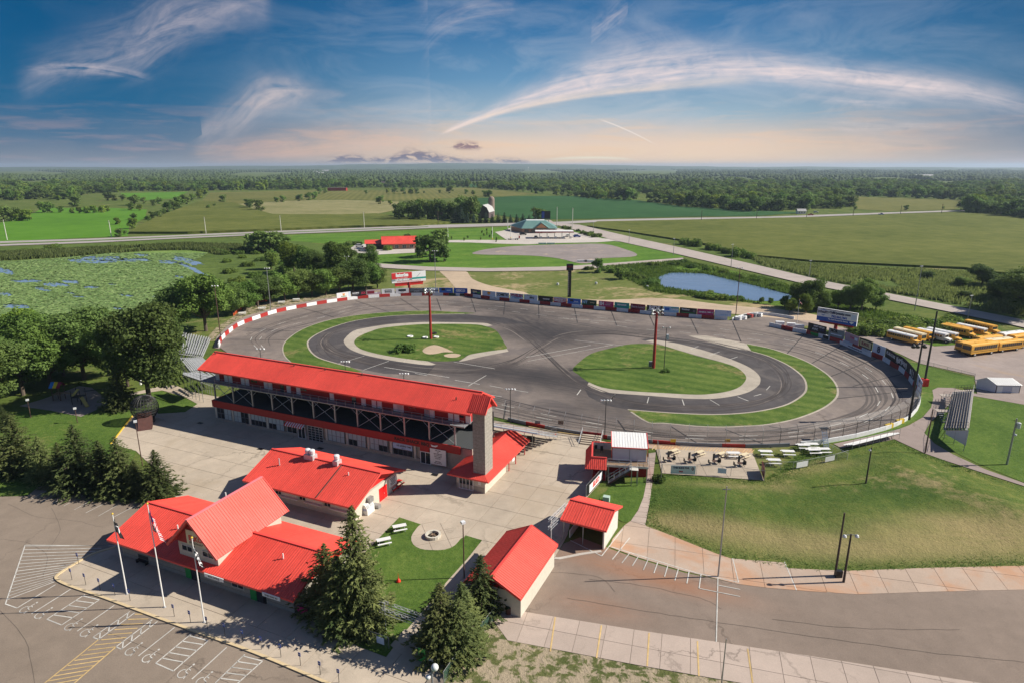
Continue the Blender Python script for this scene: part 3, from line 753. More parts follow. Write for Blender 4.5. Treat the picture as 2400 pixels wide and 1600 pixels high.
# ---- grassy mound to the right of the plaza
def mound():
 outer=ring([(1518,1128),(1551,1112),(1791,1127),(1900,1080),(2000,1052),(2096,1031),(2167,1064),(2206,1078),(2335,1120),(2400,1140),(2620,1235),(2620,1340),(2400,1325),(2182,1330),(1983,1337),(1847,1331),(1838,1318),(1713,1308),(1677,1296),(1568,1252),(1514,1232),(1523,1180)])
 xs=[p[0]for p in outer];ys=[p[1]for p in outer]
 st=1.0;nx=int((max(xs)-min(xs))/st)+2;ny=int((max(ys)-min(ys))/st)+2
 def edged(x,y):
  d=1e9
  for i in range(len(outer)):
   a,b=outer[i],outer[(i+1)%len(outer)]
   vx,vy=b[0]-a[0],b[1]-a[1];t=max(0,min(1,((x-a[0])*vx+(y-a[1])*vy)/(vx*vx+vy*vy+1e-9)))
   d=min(d,math.hypot(x-a[0]-vx*t,y-a[1]-vy*t))
  return d
 vs=[];idx={}
 for j in range(ny):
  for i in range(nx):
   x=min(xs)+i*st;y=min(ys)+j*st
   if inpoly(x,y,outer):
    d=edged(x,y)
    e_=min(d/14.0,1.0);e_=e_*e_*(3-2*e_);z=1.9*e_*(0.75+0.5*mnoise.noise(Vector((x*0.06,y*0.06,1))))+0.16*mnoise.noise(Vector((x*0.5,y*0.5,2)))*min(1,d/5)
    idx[i,j]=len(vs);vs.append((x,y,max(z,0)+0.06))
 fs=[(idx[i,j],idx[i+1,j],idx[i+1,j+1],idx[i,j+1])for i in range(nx)for j in range(ny)if all(k in idx for k in((i,j),(i+1,j),(i+1,j+1),(i,j+1)))]
 mb=MB();mb.add(vs,fs);o=mb.build('grass_mound',g_hill,smooth=True,kind='structure')
 sheet('mound_foot',outer,0.055,g_hill,world=True)
 return vs
MOUND=mound()
def mound_z(x,y):
 b=min(MOUND,key=lambda p:(p[0]-x)**2+(p[1]-y)**2)
 return b[2]if(b[0]-x)**2+(b[1]-y)**2<2.5 else 0.06
sheet('embankment',[(1421,1150),(1440,1136),(1500,1124),(1514,1120),(1508,1165),(1494,1196),(1478,1219),(1458,1222),(1428,1200),(1405,1168)],0.07,g_lawn,sm=2)
# ---- parking lots, slabs, plaza
lot_px=[(-400,1190),(0,1163),(64,1161),(89,1141),(143,1127),(250,1150),(367,1168),(330,1210),(260,1290),(217,1300),(178,1322),(142,1346),(131,1357),(160,1374),(236,1400),(312,1428),(398,1460),(478,1489),(600,1533),(764,1602),(900,1660),(900,1800),(-400,1800)]
lot=sheet('parking_lot',lot_px,0.02,a_lot)
rlot=sheet('service_yard',[(1303,1300),(1322,1272),(1360,1258),(1428,1284),(1500,1310),(1604,1341),(1640,1348),(1731,1368),(1800,1377),(1900,1385),(2010,1392),(2182,1386),(2400,1381),(2800,1370),(2800,1720),(2297,1600),(1900,1537),(1500,1477),(1233,1434),(1200,1440)],0.02,a_lot2)
sheet('worn_grass',[(1185,1417),(1158,1456),(1190,1500),(1500,1560),(1800,1612),(2000,1660),(2000,1800),(900,1800),(1000,1640),(1040,1600),(1076,1552)],0.03,g_dirtgrass)
def slabs(name,pxs,ang,sx,sy,z,mat,joint,gap=0.05,org=None,piece='slab',world=False,stagger=0.0,base_z=None):
 rg=pxs if world else ring(pxs)
 base=sheet(name,rg,base_z if base_z is not None else z-0.03,joint,world=True)
 ca,sa=math.cos(ang),math.sin(ang)
 o=org or rg[0]
 loc=[((p[0]-o[0])*ca+(p[1]-o[1])*sa,-(p[0]-o[0])*sa+(p[1]-o[1])*ca)for p in rg]
 A=sum(loc[i][0]*loc[(i+1)%len(loc)][1]-loc[(i+1)%len(loc)][0]*loc[i][1]for i in range(len(loc)))
 if A<0:loc.reverse()
 xs=[p[0]for p in loc];ys=[p[1]for p in loc]
 for j in range(math.floor(min(ys)/sy),math.ceil(max(ys)/sy)):
  for i in range(math.floor(min(xs)/sx),math.ceil(max(xs)/sx)):
   x0,x1,y0,y1=i*sx+gap/2,(i+1)*sx-gap/2,j*sy+gap/2,(j+1)*sy-gap/2
   c=clip_convex(loc,[(x0,y0),(x1,y0),(x1,y1),(x0,y1)])
   if len(c)<3:continue
   ar=0.5*abs(sum(c[k][0]*c[(k+1)%len(c)][1]-c[(k+1)%len(c)][0]*c[k][1]for k in range(len(c))))
   if ar<0.05:continue
   cc=[]
   for p in c:
    if not cc or(abs(p[0]-cc[-1][0])+abs(p[1]-cc[-1][1]))>1e-4:cc.append(p)
   if len(cc)<3:continue
   W_=[(o[0]+p[0]*ca-p[1]*sa,o[1]+p[0]*sa+p[1]*ca)for p in cc]
   mb=MB();mb.prism(W_,z-0.028,z+rnd.uniform(-0.004,0.004));mb.build(piece,mat,base)
 return base
strip=slabs('concrete_strip',[(1233,1434),(1500,1477),(1900,1537),(2297,1600),(2800,1685),(2800,1900),(2300,1730),(1800,1611),(1500,1559),(1190,1500),(1158,1456),(1190,1420)],R(-15.5),3.05,3.35,0.06,c_strip,c_joint,org=tuple(G(1165,1452)[:2]))
apron=slabs('concrete_apron',[(1463,1231),(1478,1220),(1512,1230),(1568,1250),(1677,1294.5),(1713,1306),(1838,1316),(1847,1331),(1983,1337),(2182,1330),(2400,1325),(2800,1318),(2800,1372),(2400,1381),(2182,1386),(2010,1392),(1900,1385),(1800,1377),(1731,1368),(1640,1346),(1604,1338),(1500,1307),(1428,1281),(1436,1262)],R(-14),3.6,4.6,0.05,c_orange,c_joint,org=tuple(G(1713,1306)[:2]))
slabs('footpath',[(1520,1062),(1517,1120),(1508,1165),(1496,1195),(1478,1221),(1512,1231),(1522,1180),(1529,1131),(1537,1060)],R(80),1.5,3.2,0.09,c_strip,c_joint)
deckpad=slabs('picnic_patio',[(1537,1052),(1764,1062),(1779,1100),(1791,1126),(1680,1118),(1551,1109),(1545,1080)],R(-3),3.4,3.4,0.12,c_plaza,c_joint)
walkband=sheet('striped_walkway',[(1519,1040),(1640,1046),(1763,1051),(1764,1062),(1640,1057),(1537,1052),(1519,1050)],0.11,c_orange)
for i in range(34):
 u=1528+i*7.0
 a=G(u,1053+(u-1528)*0.036,0.115);b=G(u+9,1041.5+(u-1519)*0.046,0.115)
 q=(b-a);n_=Vector((-q.y,q.x,0)).normalized()*0.07
 MB().poly([a-n_,a+n_,b+n_,b-n_]).build('painted_line',M['line_y'],walkband)
plaza_px=[(260,1039),(311,976),(340,960),(372,969),(434,965),(463,946),(434,930),(380,914),(306,926),(306,921),(372,905),(410,902),(450,918),(505,928),(600,940),(1100,1000),(1160,985),(1239,1001),(1300,1012),(1374,1022),(1420,1035),(1431,1070),(1432,1110),(1412,1124),(1375,1166),(1340,1210),(1330,1252),(1321,1270),(1303,1300),(1200,1440),(1185,1417),(1130,1490),(1076,1552),(1040,1600),(1000,1640),(860,1640),(764,1599),(600,1530),(478,1486),(398,1457),(312,1425),(236,1397),(160,1371),(134,1356),(143,1343),(178,1320),(217,1298),(260,1285),(300,1230),(367,1168),(386,1146),(423,1158),(319,1056)]
plaza=slabs('plaza',plaza_px,A_EX,4.3,4.3,0.05,c_plaza,c_joint,gap=0.06,org=tuple(G(700,1200)[:2]))
sheet('lawn',[(386,1147),(423,1158),(367,1169),(330,1160)],0.055,g_lawn)
sheet('lawn',[(-400,1060),(0,1010),(45,965),(120,945),(200,935),(306,924),(380,916),(434,932),(463,946),(434,964),(372,968),(340,960),(311,975),(260,1038),(319,1056),(300,1110),(200,1120),(143,1126),(89,1140),(64,1160),(0,1162),(-400,1190)],0.04,g_lawn)
sheet('lawn',[(380,914),(306,921),(380,900),(420,888),(470,885),(505,905),(505,926),(450,916),(410,900)],0.045,g_base)
# lawn beside the spruces
lawn_in=[(936,1212),(988,1229),(975,1240),(964,1258),(968,1275),(985,1286),(1010,1289),(1042,1288),(1066,1278),(1080,1262),(1090,1254),(1130,1266),(1095,1310),(1050,1360),(1010,1410),(950,1480),(905,1540),(840,1515),(770,1475),(700,1432),(720,1400),(850,1300)]
sheet('lawn',lawn_in,0.085,g_lawn)
fp=slabs('fire_pit_patio',ring([(988,1228),(1018,1222),(1060,1235),(1091,1254),(1080,1262),(1066,1278),(1042,1288),(1010,1289),(985,1286),(968,1275),(964,1258),(975,1240)],2),R(20),2.6,2.6,0.10,c_plaza,c_joint,world=True)
sheet('gate_walk',[(948,1475),(985,1480),(1010,1495),(975,1545),(935,1530),(915,1512)],0.092,c_plaza)
# walk between the lawn and the small red building
sheet('shed_walk',[(1130,1266),(1148,1272),(1100,1335),(1040,1400),(1015,1420),(1010,1408),(1050,1360),(1095,1310)],0.088,c_plaza)
sheet('building_kerb',[(1296,1304),(1303,1301),(1221,1440),(1206,1440)],0.07,c_light)
def ribbon(name,pxs,wd,z,mat,parent=None,h=None,closed=False,**kw):
 """a strip of constant width along a pixel path on the ground"""
 P=[G(u,v,0)for u,v in pxs];mb=MB();n=len(P);L=[];Rr=[]
 for i in range(n):
  a=P[(i-1)%n]if closed else P[max(i-1,0)];b=P[(i+1)%n]if closed else P[min(i+1,n-1)]
  d=(b-a);nn=Vector((-d.y,d.x,0)).normalized()*wd/2
  L.append(P[i]+nn);Rr.append(P[i]-nn)
 for i in range(n if closed else n-1):
  j=(i+1)%n
  if h is None:mb.poly([(L[i].x,L[i].y,z),(Rr[i].x,Rr[i].y,z),(Rr[j].x,Rr[j].y,z),(L[j].x,L[j].y,z)],flip=False)
  else:mb.prism([tuple(q[:2])for q in(L[i],Rr[i],Rr[j],L[j])],z,z+h)
 if parent is None:kw.setdefault('kind','structure')
 return mb.build(name,mat,parent,**kw)
kerb_px=smooth_px([(271,1282),(217,1298),(178,1320),(141,1343),(132,1356),(160,1372),(236,1398),(312,1426),(398,1458),(478,1487),(600,1531),(764,1600),(860,1642)],3,False)
kerb=ribbon('kerb',kerb_px,0.32,0.0,M['kerb'],h=0.16)
ribbon('kerb',smooth_px([(1295,1305),(1310,1308),(1360,1298),(1409,1291)],2,False),0.45,0.0,c_light,h=0.07)
ribbon('kerb',[(311,974),(260,1040)],0.25,0.0,M['yellow'],h=0.16)
ribbon('kerb',[(1239,1000),(1300,1012),(1372,1022)],0.25,0.0,M['line_y'],h=0.2)
ribbon('grass_strip',[(1241,996),(1300,1006),(1364,1016)],1.2,0.08,g_lawn)
def pline(par,a,b,wd=0.12,mat='line',z=0.034):
 a=G(*a,z);b=G(*b,z);d=b-a;n_=Vector((-d.y,d.x,0)).normalized()*wd/2
 MB().poly([a-n_,a+n_,b+n_,b-n_]).build('painted_line',M[mat],par)
# drains in the plaza
def i_(x,y):return(x/3.137,1100+y/3.137)
def m_(x,y):return(1300+x/3.92,1200+y/3.92)
# no-parking fan
pline(lot,i_(185,552),i_(850,558),0.13);pline(lot,i_(185,552),i_(40,985),0.13);pline(lot,i_(40,985),i_(125,1015),0.13);pline(lot,i_(125,1015),i_(408,843),0.13)
for k in range(16):
 t=k/16.0
 a=(183-142*t,560+420*t)
 e=[(800,556),(745,575),(700,597),(655,618),(625,640),(595,655),(575,672),(560,690),(540,706),(515,720),(495,738),(478,755),(462,772),(440,790),(420,805),(400,822)][k]
 pline(lot,i_(*a),i_(*e),0.12)
# stalls by the kerb
for a,b in[((520,876),(232,1057)),((840,995),(567,1185)),((1283,1158),(1018,1367)),((1667,1303),(1410,1538)),((625,915),(345,1097)),((730,955),(453,1140)),((345,1097),(453,1140)),((955,1040),(683,1230)),((683,1230),(725,1246)),((990,1050),(725,1246)),((1120,1100),(853,1300)),((853,1300),(893,1318)),((1158,1113),(893,1318)),((1405,1205),(1145,1420)),((1530,1255),(1275,1478)),((1145,1420),(1275,1478)),((1800,1355),(1580,1568)),((1930,1405),(1700,1610))]:
 pline(lot,i_(*a),i_(*b),0.13)
for k in range(5):
 t0=(k+0.3)/5.2
 for(a,b,c_,d_)in[((625,915),(345,1097),(730,955),(453,1140)),((1405,1205),(1145,1420),(1530,1255),(1275,1478)),((1800,1355),(1580,1568),(1930,1405),(1700,1610))]:
  p=(a[0]+(b[0]-a[0])*t0,a[1]+(b[1]-a[1])*t0);t1=max(t0-0.12,0)
  q=(c_[0]+(d_[0]-c_[0])*t1,c_[1]+(d_[1]-c_[1])*t1)
  pline(lot,i_(*p),i_(*q),0.13)
for k in range(4):
 for(a,b,c_,d_)in[((955,1040),(683,1230),(990,1050),(725,1246)),((1120,1100),(853,1300),(1158,1113),(893,1318))]:
  t0=(k+0.2)/4;t1=(k+0.9)/4
  pline(lot,i_(a[0]+(b[0]-a[0])*t0,a[1]+(b[1]-a[1])*t0),i_(c_[0]+(d_[0]-c_[0])*t1,c_[1]+(d_[1]-c_[1])*t1),0.13)
pline(lot,i_(725,1246),i_(300,1590),0.14,'line_y');pline(lot,i_(853,1300),i_(520,1590),0.14,'line_y')
for k in range(15):
 t=k/14.0
 a=(990-690*t,1060+530*t);b=(1130-560*t,1060+480*t)
 pline(lot,i_(*a),i_(*b),0.13,'line_y')
for a,b in[((450,90),(230,215)),((530,105),(305,235)),((600,130),(380,250)),((675,150),(470,265)),((690,215),(545,293)),((760,250),(630,316)),((880,250),(722,340)),((990,265),(830,350))]:
 pline(lot,i_(*a),i_(*b),0.11)
def wheelchair(x,y):
 """painted access symbol: wheel arc, seat stroke and head"""
 mb=MB();c0=G(*i_(x,y),0.036)
 X=Vector((0.78,-0.62,0)).normalized();Y=Vector((0.50,0.86,0)).normalized();s=1.25
 def P(a,b):return c0+X*a*s+Y*b*s
 pts=[P(0.42*math.cos(t),0.42*math.sin(t)-0.25)for t in[R(a)for a in range(120,400,25)]]
 def seg(a,b,wd=0.10):
  d=b-a;n_=Vector((-d.y,d.x,0)).normalized()*wd/2;mb.poly([a-n_,a+n_,b+n_,b-n_])
 for i in range(len(pts)-1):seg(pts[i],pts[i+1])
 seg(P(-0.12,0.62),P(-0.05,0.0));seg(P(-0.05,0.0),P(0.36,0.0));seg(P(0.36,0.0),P(0.55,-0.5));seg(P(-0.08,0.32),P(0.25,0.32))
 mb.poly([P(-0.14+0.11*math.cos(R(a)),0.80+0.11*math.sin(R(a)))for a in range(0,360,60)])
 mb.build('wheelchair_symbol',M['line'],lot)
for q in[(315,1055),(535,1140),(650,1185),(980,1320),(1105,1370),(1365,1482),(1500,1540),(205,1015)]:wheelchair(*q)
# service yard lines
for a,b in[((525,315),(1300,552)),((1300,552),(1690,640)),((1500,600),(1485,1190)),((1345,565),(1327,695)),((1327,695),(1705,770)),((1500,665),(1705,705)),((145,255),(432,398)),((432,398),(625,150))]:
 pline(rlot,m_(*a),m_(*b),0.13,z=0.06)
for a,b in[((690,230),(530,430)),((690,370),(618,462)),((770,400),(715,487)),((860,425),(815,527)),((948,455),(912,555)),((1040,485),(1010,588)),((1137,515),(1105,622)),((1235,540),(1215,650))]:
 pline(rlot,m_(*a),m_(*b),0.13,z=0.06)
for a,b in[((430,1035),(385,1335)),((868,1105),(850,1410)),((1312,1180),(1325,1500)),((1773,1250),(1820,1568)),((5,960),(-40,1275))]:
 pline(strip,m_(*a),m_(*b),0.16,'line_y',z=0.075)
for a,b in[((1635,420),(1690,640)),((2112,452),(2222,712))]:pline(apron,m_(*a),m_(*b),0.12,z=0.065)
# ================================================================== RACE TRACK
outer_px=[(514.8,815),(521,798),(537.8,781.6),(555.6,767.6),(578.6,757),(604,748.5),(637,737),(680.6,726.8),(729,718),(772,710.7),(821,703.8),(846,701),(897,697.4),(947.5,694.8),(999,694.3),(1048.7,694),(1095.5,695.7),(1142,702.5),(1212.7,709),(1260,713.6),(1309.7,718.3),(1360.7,723),(1420,728),(1474.6,733),(1534,739),(1583,742),(1641,747),(1699,750.6),(1717,752)]
exit_px=[(1735,746),(1760,740),(1785,738.5),(1830,744),(1864,750)]
wall2_px=[(1802,765),(1830,771),(1866,779.7),(1894.4,784),(1949,799.7),(1976,806.5),(2015,823),(2053.9,839.7),(2071.7,846.7),(2091.5,860.7),(2108,869),(2122.8,884),(2134,899),(2145,914),(2153,934),(2149.5,955),(2131.6,976.8),(2106,993),(2080.6,1003.6),(2050,1012.5),(2004,1024),(1973.5,1029.8),(1909.7,1040),(1848.5,1044),(1766.8,1047),(1700,1046),(1639,1044),(1555,1039),(1519,1035.5),(1431,1027),(1367.6,1018),(1303.8,1007.4),(1240,994.7),(1155,975.5)]
back_px=[(1000,941),(850,908),(700,873),(600,848),(540,832)]
track_ring=outer_px+exit_px+[(1900,760),(1880,768)]+[(1866,779.7)]+wall2_px[3:]+back_px
sheet('race_track',track_ring,0.12,a_track)
lc_out=[(1116,735),(1000,729.3),(935.7,731),(859,737),(795.4,746),(744.4,758.7),(706,774),(680.6,790.6),(666.6,804.6),(662.8,820),(668,836),(682,850),(720,862),(780,874),(850,872)]
lc_in=[(821,860.7),(782.7,850.5),(747,839),(729,825),(721.4,809.7),(724,798),(744.4,783),(782.7,766.8),(833.7,752.3),(910,742),(1000,738),(1088.8,737)]
rc_in=[(1761.7,824),(1797.4,834),(1835.7,850.5),(1861,865.8),(1881.6,883.7),(1889.3,901.5),(1886.7,919.4),(1866,937),(1835.7,951.3),(1784.7,962.8),(1733.7,969),(1670,971.7),(1593,969),(1529.6,964.8),(1471,960)]
rc_out=[(1478.6,965.3),(1519.4,990.3),(1555,992),(1631.6,999),(1695.4,1001),(1759,998.5),(1800,995),(1851,985.7),(1889.3,974),(1927.6,957.7),(1953,939.8),(1963,924.5),(1960.7,904),(1942.9,881),(1909.7,858),(1876.5,841.6),(1838,827.6),(1800,816),(1749,805.9)]
lap_out=[(1022,854.5),(1000,856),(935.7,848),(884.7,839),(843.9,828.8),(818.4,817.3),(807,804.6),(808,794.4),(828.6,776.5),(859,769),(910,761),(961,757.4),(1002,755.6),(1078.6,756.6),(1140,758)]
lisl=[(831,799.5),(833.7,809.7),(849,820),(884.7,830),(935.7,839),(1002,846.7),(1063,846.7),(1083.7,841.6),(1101.5,831.4),(1155,822.4),(1187,817.9),(1183,807),(1170,784),(1160,774),(1142,766.8),(1116.8,761.7),(1053,760),(976.5,761.5),(900,769),(872,776.5),(843.9,788)]
risl=[(1342,867),(1356,850.5),(1384,830),(1422.4,818.6),(1478.6,807),(1542,808.4),(1593,822.4),(1644.4,837.8),(1695.4,850.5),(1728.6,863),(1746.4,878.6),(1747.7,891),(1733.7,906.6),(1708,916.8),(1670,923),(1631.6,925),(1567.9,922),(1478.6,916.8),(1414.8,909),(1376.5,893.9),(1356,878.6)]
rap_out=[(1376.5,902),(1386.7,914.3),(1442.9,922),(1529.6,928),(1606,934),(1670,934.7),(1721,928),(1756.6,918),(1777,904),(1782,893.9),(1779.6,881),(1759,863),(1721,845.4),(1670,827.6),(1606,809.7),(1567.9,802),(1534.7,797),(1513,799.5)]
sm=lambda p,c=False:smooth_px(p,3,c)
# dark figure-eight road
sheet('inner_track',sm(lc_in[::-1][0:][::-1])+[(1130,742),(1180,745),(1240,760)]+[(1160,760)]+sm(lap_out[::-1])+[(1000,880),(900,876)],0.125,a_inner)
sheet('inner_track',sm(rc_in)+[(1420,950),(1380,930),(1370,912)]+sm(rap_out)+[(1500,796),(1560,790),(1640,800),(1700,812)],0.125,a_inner)
sheet('track_apron',sm(lap_out)+[(1155,764),(1142,766),(1060,762),(976,763),(900,770),(870,778),(843,790),(834,802),(840,812),(884,830),(935,839),(1002,847)],0.13,c_apron)
sheet('track_apron',[(1083,843),(1101,831),(1155,822),(1188,818),(1192,824),(1140,834),(1088,846),(1075,848)],0.131,c_apron)
sheet('track_apron',sm(rap_out)+[(1542,806),(1593,822),(1695,850),(1744,878),(1745,891),(1708,916),(1631,924),(1567,921),(1478,916),(1410,908),(1380,896)],0.13,c_apron)
sheet('track_apron',[(1612,787),(1657,788),(1713,798),(1749,806),(1761.7,824),(1708,815),(1657,800.8)],0.131,c_apron)
sheet('infield_grass',sm(lc_out)+sm(lc_in),0.14,g_infield)
sheet('infield_grass',sm(rc_in)+sm(rc_out),0.14,g_infield)
sheet('infield_island',sm(lisl,True),0.145,g_infield)
sheet('infield_island',sm(risl,True),0.145,g_infield)
sheet('dirt_patch',[(990,822),(1005,812),(1025,810),(1055,822),(1062,826),(1040,826),(1020,830),(1000,830)],0.17,c_dirt,sm=3)
sheet('dirt_patch',[(1040,833),(1060,829),(1080,832),(1070,838),(1050,838)],0.17,c_dirt,sm=3)
for p in(lc_in,rc_in,rc_out):ribbon('track_curb',sm(p),0.45,0.15,c_apron)
ribbon('track_curb',sm(lc_out[1:-3]),0.3,0.15,c_apron)
sheet('service_path',[(500,815),(508,790),(532,765),(578,741),(650,721),(720,707),(790,697),(820,696),(790,704),(725,714),(650,730),(592,750),(550,774),(526,798),(514,818)],0.11,path_m)
sheet('worn_ground',[(540,748),(575,722),(625,710),(700,700),(790,690),(790,697),(720,707),(650,721),(578,741),(534,763),(508,786),(498,800),(486,792),(505,770)],0.10,g_dirtgrass)
# seams and lane dashes
def tl(a,b,wd=0.16,mat='line',z=0.150,name='painted_line',par=None):
 a=G(*a,z);b=G(*b,z);d=b-a;n_=Vector((-d.y,d.x,0)).normalized()*wd/2
 return MB().poly([a-n_,a+n_,b+n_,b-n_]).build(name,M[mat]if isinstance(mat,str)else mat,par)
trk=bpy.data.objects['race_track']
seam_m=flat('tar_seam',(0.03,0.028,0.03),0.8)
def f_(x,y):return(900+x/3.92,700+y/3.92)
def g_(x,y):return(1300+x/3.92,700+y/3.92)
def h_(x,y):return(1800+x/3.92,700+y/3.92)
def e_(x,y):return(400+x/3.92,700+y/3.92)
for a,b in[(f_(150,0),f_(325,110)),(f_(485,0),f_(525,110)),(f_(800,0),f_(843,125)),(f_(1110,30),f_(1100,150)),(f_(1420,60),f_(1425,185)),(f_(1750,90),f_(1778,222)),(f_(2090,120),f_(2140,250)),(g_(870,150),g_(915,250)),(g_(1250,180),g_(1318,325)),(g_(1635,210),g_(1712,395)),(g_(2290,330),g_(2137,500)),(h_(685,425),h_(405,590)),(h_(1000,545),h_(580,710)),(h_(1290,675),h_(780,800)),(h_(1280,845),h_(620,915)),(g_(580,1112),g_(668,1235)),(g_(1070,1168),g_(1345,1345)),(g_(1565,1195),g_(2000,1360)),(f_(1125,955),f_(1100,1095)),(e_(480,372),e_(1060,378)),(e_(690,270),e_(1150,300)),(e_(1200,85),e_(1500,170)),(e_(1700,20),e_(2010,125)),(h_(10,1168),h_(420,1235))]:
 tl(a,b,0.28,seam_m,0.149,'track_seam',trk)
def dashes(pts,every=10.0,ln=3.6):
 q=smooth_px(pts,40,False);P=[G(u,v,0.15)for u,v in q];s=0.0;on=False;start=None
 for i in range(1,len(P)):
  s+=(P[i]-P[i-1]).length
  ph=s%every
  if ph<ln and not on:on=True;start=P[i-1]
  elif ph>=ln and on:
   on=False;a,b=start,P[i-1]
   d=b-a
   if 0.5<d.length<8:
    n_=Vector((-d.y,d.x,0)).normalized()*0.09
    MB().poly([a-n_,a+n_,b+n_,b-n_]).build('painted_line',M['line'],trk)
def lane(k):return[(586+52*k,815),(566+70*k,795),(590+85*k,774),(640+80*k,752+14*k),(730+60*k,728+22*k),(860,706+22*k),(1000,700+22*k),(1120,706+26*k),(1300,722+34*k),(1500,740+50*k),(1700,757+50*k),(1850,785+40*k),(1960-30*k,812+40*k),(2060-60*k,860+30*k),(2110-90*k,905+15*k),(2120-100*k,945),(2050-60*k,995-30*k),(1920-20*k,1025-34*k),(1750,1036-26*k),(1560,1030-24*k),(1400,1010-30*k),(1250,985-34*k),(1120,955-36*k)]
for k in(0.30,0.60):dashes(lane(k))
mk=[paving('rubber_mark',(0.105,0.09,0.085),0.2,0.2),paving('rubber_mark_dark',(0.06,0.052,0.052),0.2,0.2),paving('scuff_mark',(0.20,0.172,0.155),0.2,0.2)]
tr_r=random.Random(3)
def mark(path,z,wd,L0,L1,jit,closed=False,mats=(0,0,1,2)):
 n=len(path);P=[]
 ju,jv=tr_r.gauss(0,jit[0]),tr_r.gauss(0,jit[1]);s0=tr_r.uniform(0,n-2);ln=tr_r.uniform(L0,L1);i=int(s0);acc=0.0
 dr,dr2=tr_r.uniform(-0.25,0.25),tr_r.uniform(-0.12,0.12)
 while acc<ln:
  if i>=n and not closed:break
  u,v=path[i%n];q=G(u+ju+dr*(i-s0),v+jv+dr2*(i-s0),z)
  if P:acc+=(q-P[-1]).length
  P.append(q);i+=1
 if len(P)<3:return
 mb=MB();vs=[];m_=len(P)
 for j in range(m_):
  d=P[min(j+1,m_-1)]-P[max(j-1,0)];w_=wd*min(1.0,0.15+2.5*min(j,m_-1-j)/m_);nn=Vector((-d.y,d.x,0)).normalized()*w_/2
  vs+=[P[j]+nn,P[j]-nn]
 mb.add(vs,[(2*j,2*j+1,2*j+3,2*j+2)for j in range(m_-1)]);mb.build('tyre_mark',mk[tr_r.choice(mats)],trk)
lanes_=[smooth_px(lane(k),10,False)for k in(0.15,0.3,0.45,0.6,0.75,0.9)]
for i in range(170):mark(lanes_[i%6],0.127+0.0001*i,tr_r.uniform(0.12,0.5),8,60,(2.0,1.4),False,(0,0,0,1,0,0,1,2))
eight=smooth_px([(1100,747),(960,750),(860,760),(792,774),(765,790),(762,808),(785,826),(840,842),(920,858),(1000,868),(1110,868),(1200,850),(1265,815),(1320,788),(1420,778),(1540,790),(1640,803),(1740,826),(1800,848),(1834,876),(1836,905),(1806,930),(1740,947),(1640,954),(1510,946),(1420,926),(1340,885),(1280,830),(1230,785),(1180,757)],8,True)
for i in range(230):mark(eight,0.1335+0.00002*i,tr_r.uniform(0.12,0.45),6,40,(7.0,4.5),True,(0,1,1,1,0,1,1,1,2))
# tar-sealed cracks wandering over the two car parks
crk_m=paving('crack_sealer',(0.12,0.10,0.085),0.2,0.3)
def crack(par,pts,z,wd=0.04):
 q=smooth_px(pts,6,False);P=[G(u+tr_r.uniform(-1.6,1.6),v+tr_r.uniform(-1.2,1.2),z)for u,v in q];mb=MB()
 for a,b in zip(P[:-1],P[1:]):
  d=b-a;nn=Vector((-d.y,d.x,0)).normalized()*wd/2;mb.poly([a-nn,a+nn,b+nn,b-nn])
 mb.build('sealed_crack',crk_m,par)
for pts in([(0,1262),(60,1270),(110,1300),(100,1350)],[(20,1180),(90,1210),(180,1220),(240,1235)],[(150,1440),(300,1500),(480,1575),(560,1610)],[(0,1430),(60,1500),(80,1600)],[(120,1190),(140,1240),(110,1290)]):crack(lot,pts,0.030)
for pts in([(1330,1400),(1500,1428),(1650,1452),(1900,1490),(2200,1530),(2400,1550)],[(1380,1355),(1500,1370),(1640,1400),(1690,1425)],[(1810,1450),(2000,1470),(2250,1475)],[(1290,1340),(1400,1350),(1440,1385)]):crack(rlot,pts,0.045)
for a,b in[(f_(940,700),f_(775,798)),(f_(640,578),f_(1020,640)),(f_(1310,535),f_(1900,425)),(f_(1320,572),f_(2110,420)),(f_(1600,178),f_(2230,220)),(f_(1750,380),f_(2200,430)),(f_(970,795),f_(1090,818)),(f_(965,880),f_(1080,895)),(f_(1195,835),f_(1325,855)),(f_(285,682),f_(395,702)),(f_(650,745),f_(880,782)),(g_(240,832),g_(205,880)),(g_(558,872),g_(522,920)),(g_(865,900),g_(850,955)),(g_(1172,922),g_(1190,975)),(g_(1425,922),g_(1515,975)),(g_(1680,895),g_(1780,935)),(g_(1320,435),g_(1250,462)),(g_(1515,485),g_(1425,515)),(g_(1680,530),g_(1600,558)),(g_(1830,890),g_(1898,872)),(g_(1945,835),g_(1978,798)),(e_(1780,522),e_(1535,595)),(e_(2005,570),e_(1770,652)),(f_(2125,872),f_(2090,920)),(f_(0,625),f_(600,720))]:
 tl(a,b,0.2,par=trk)
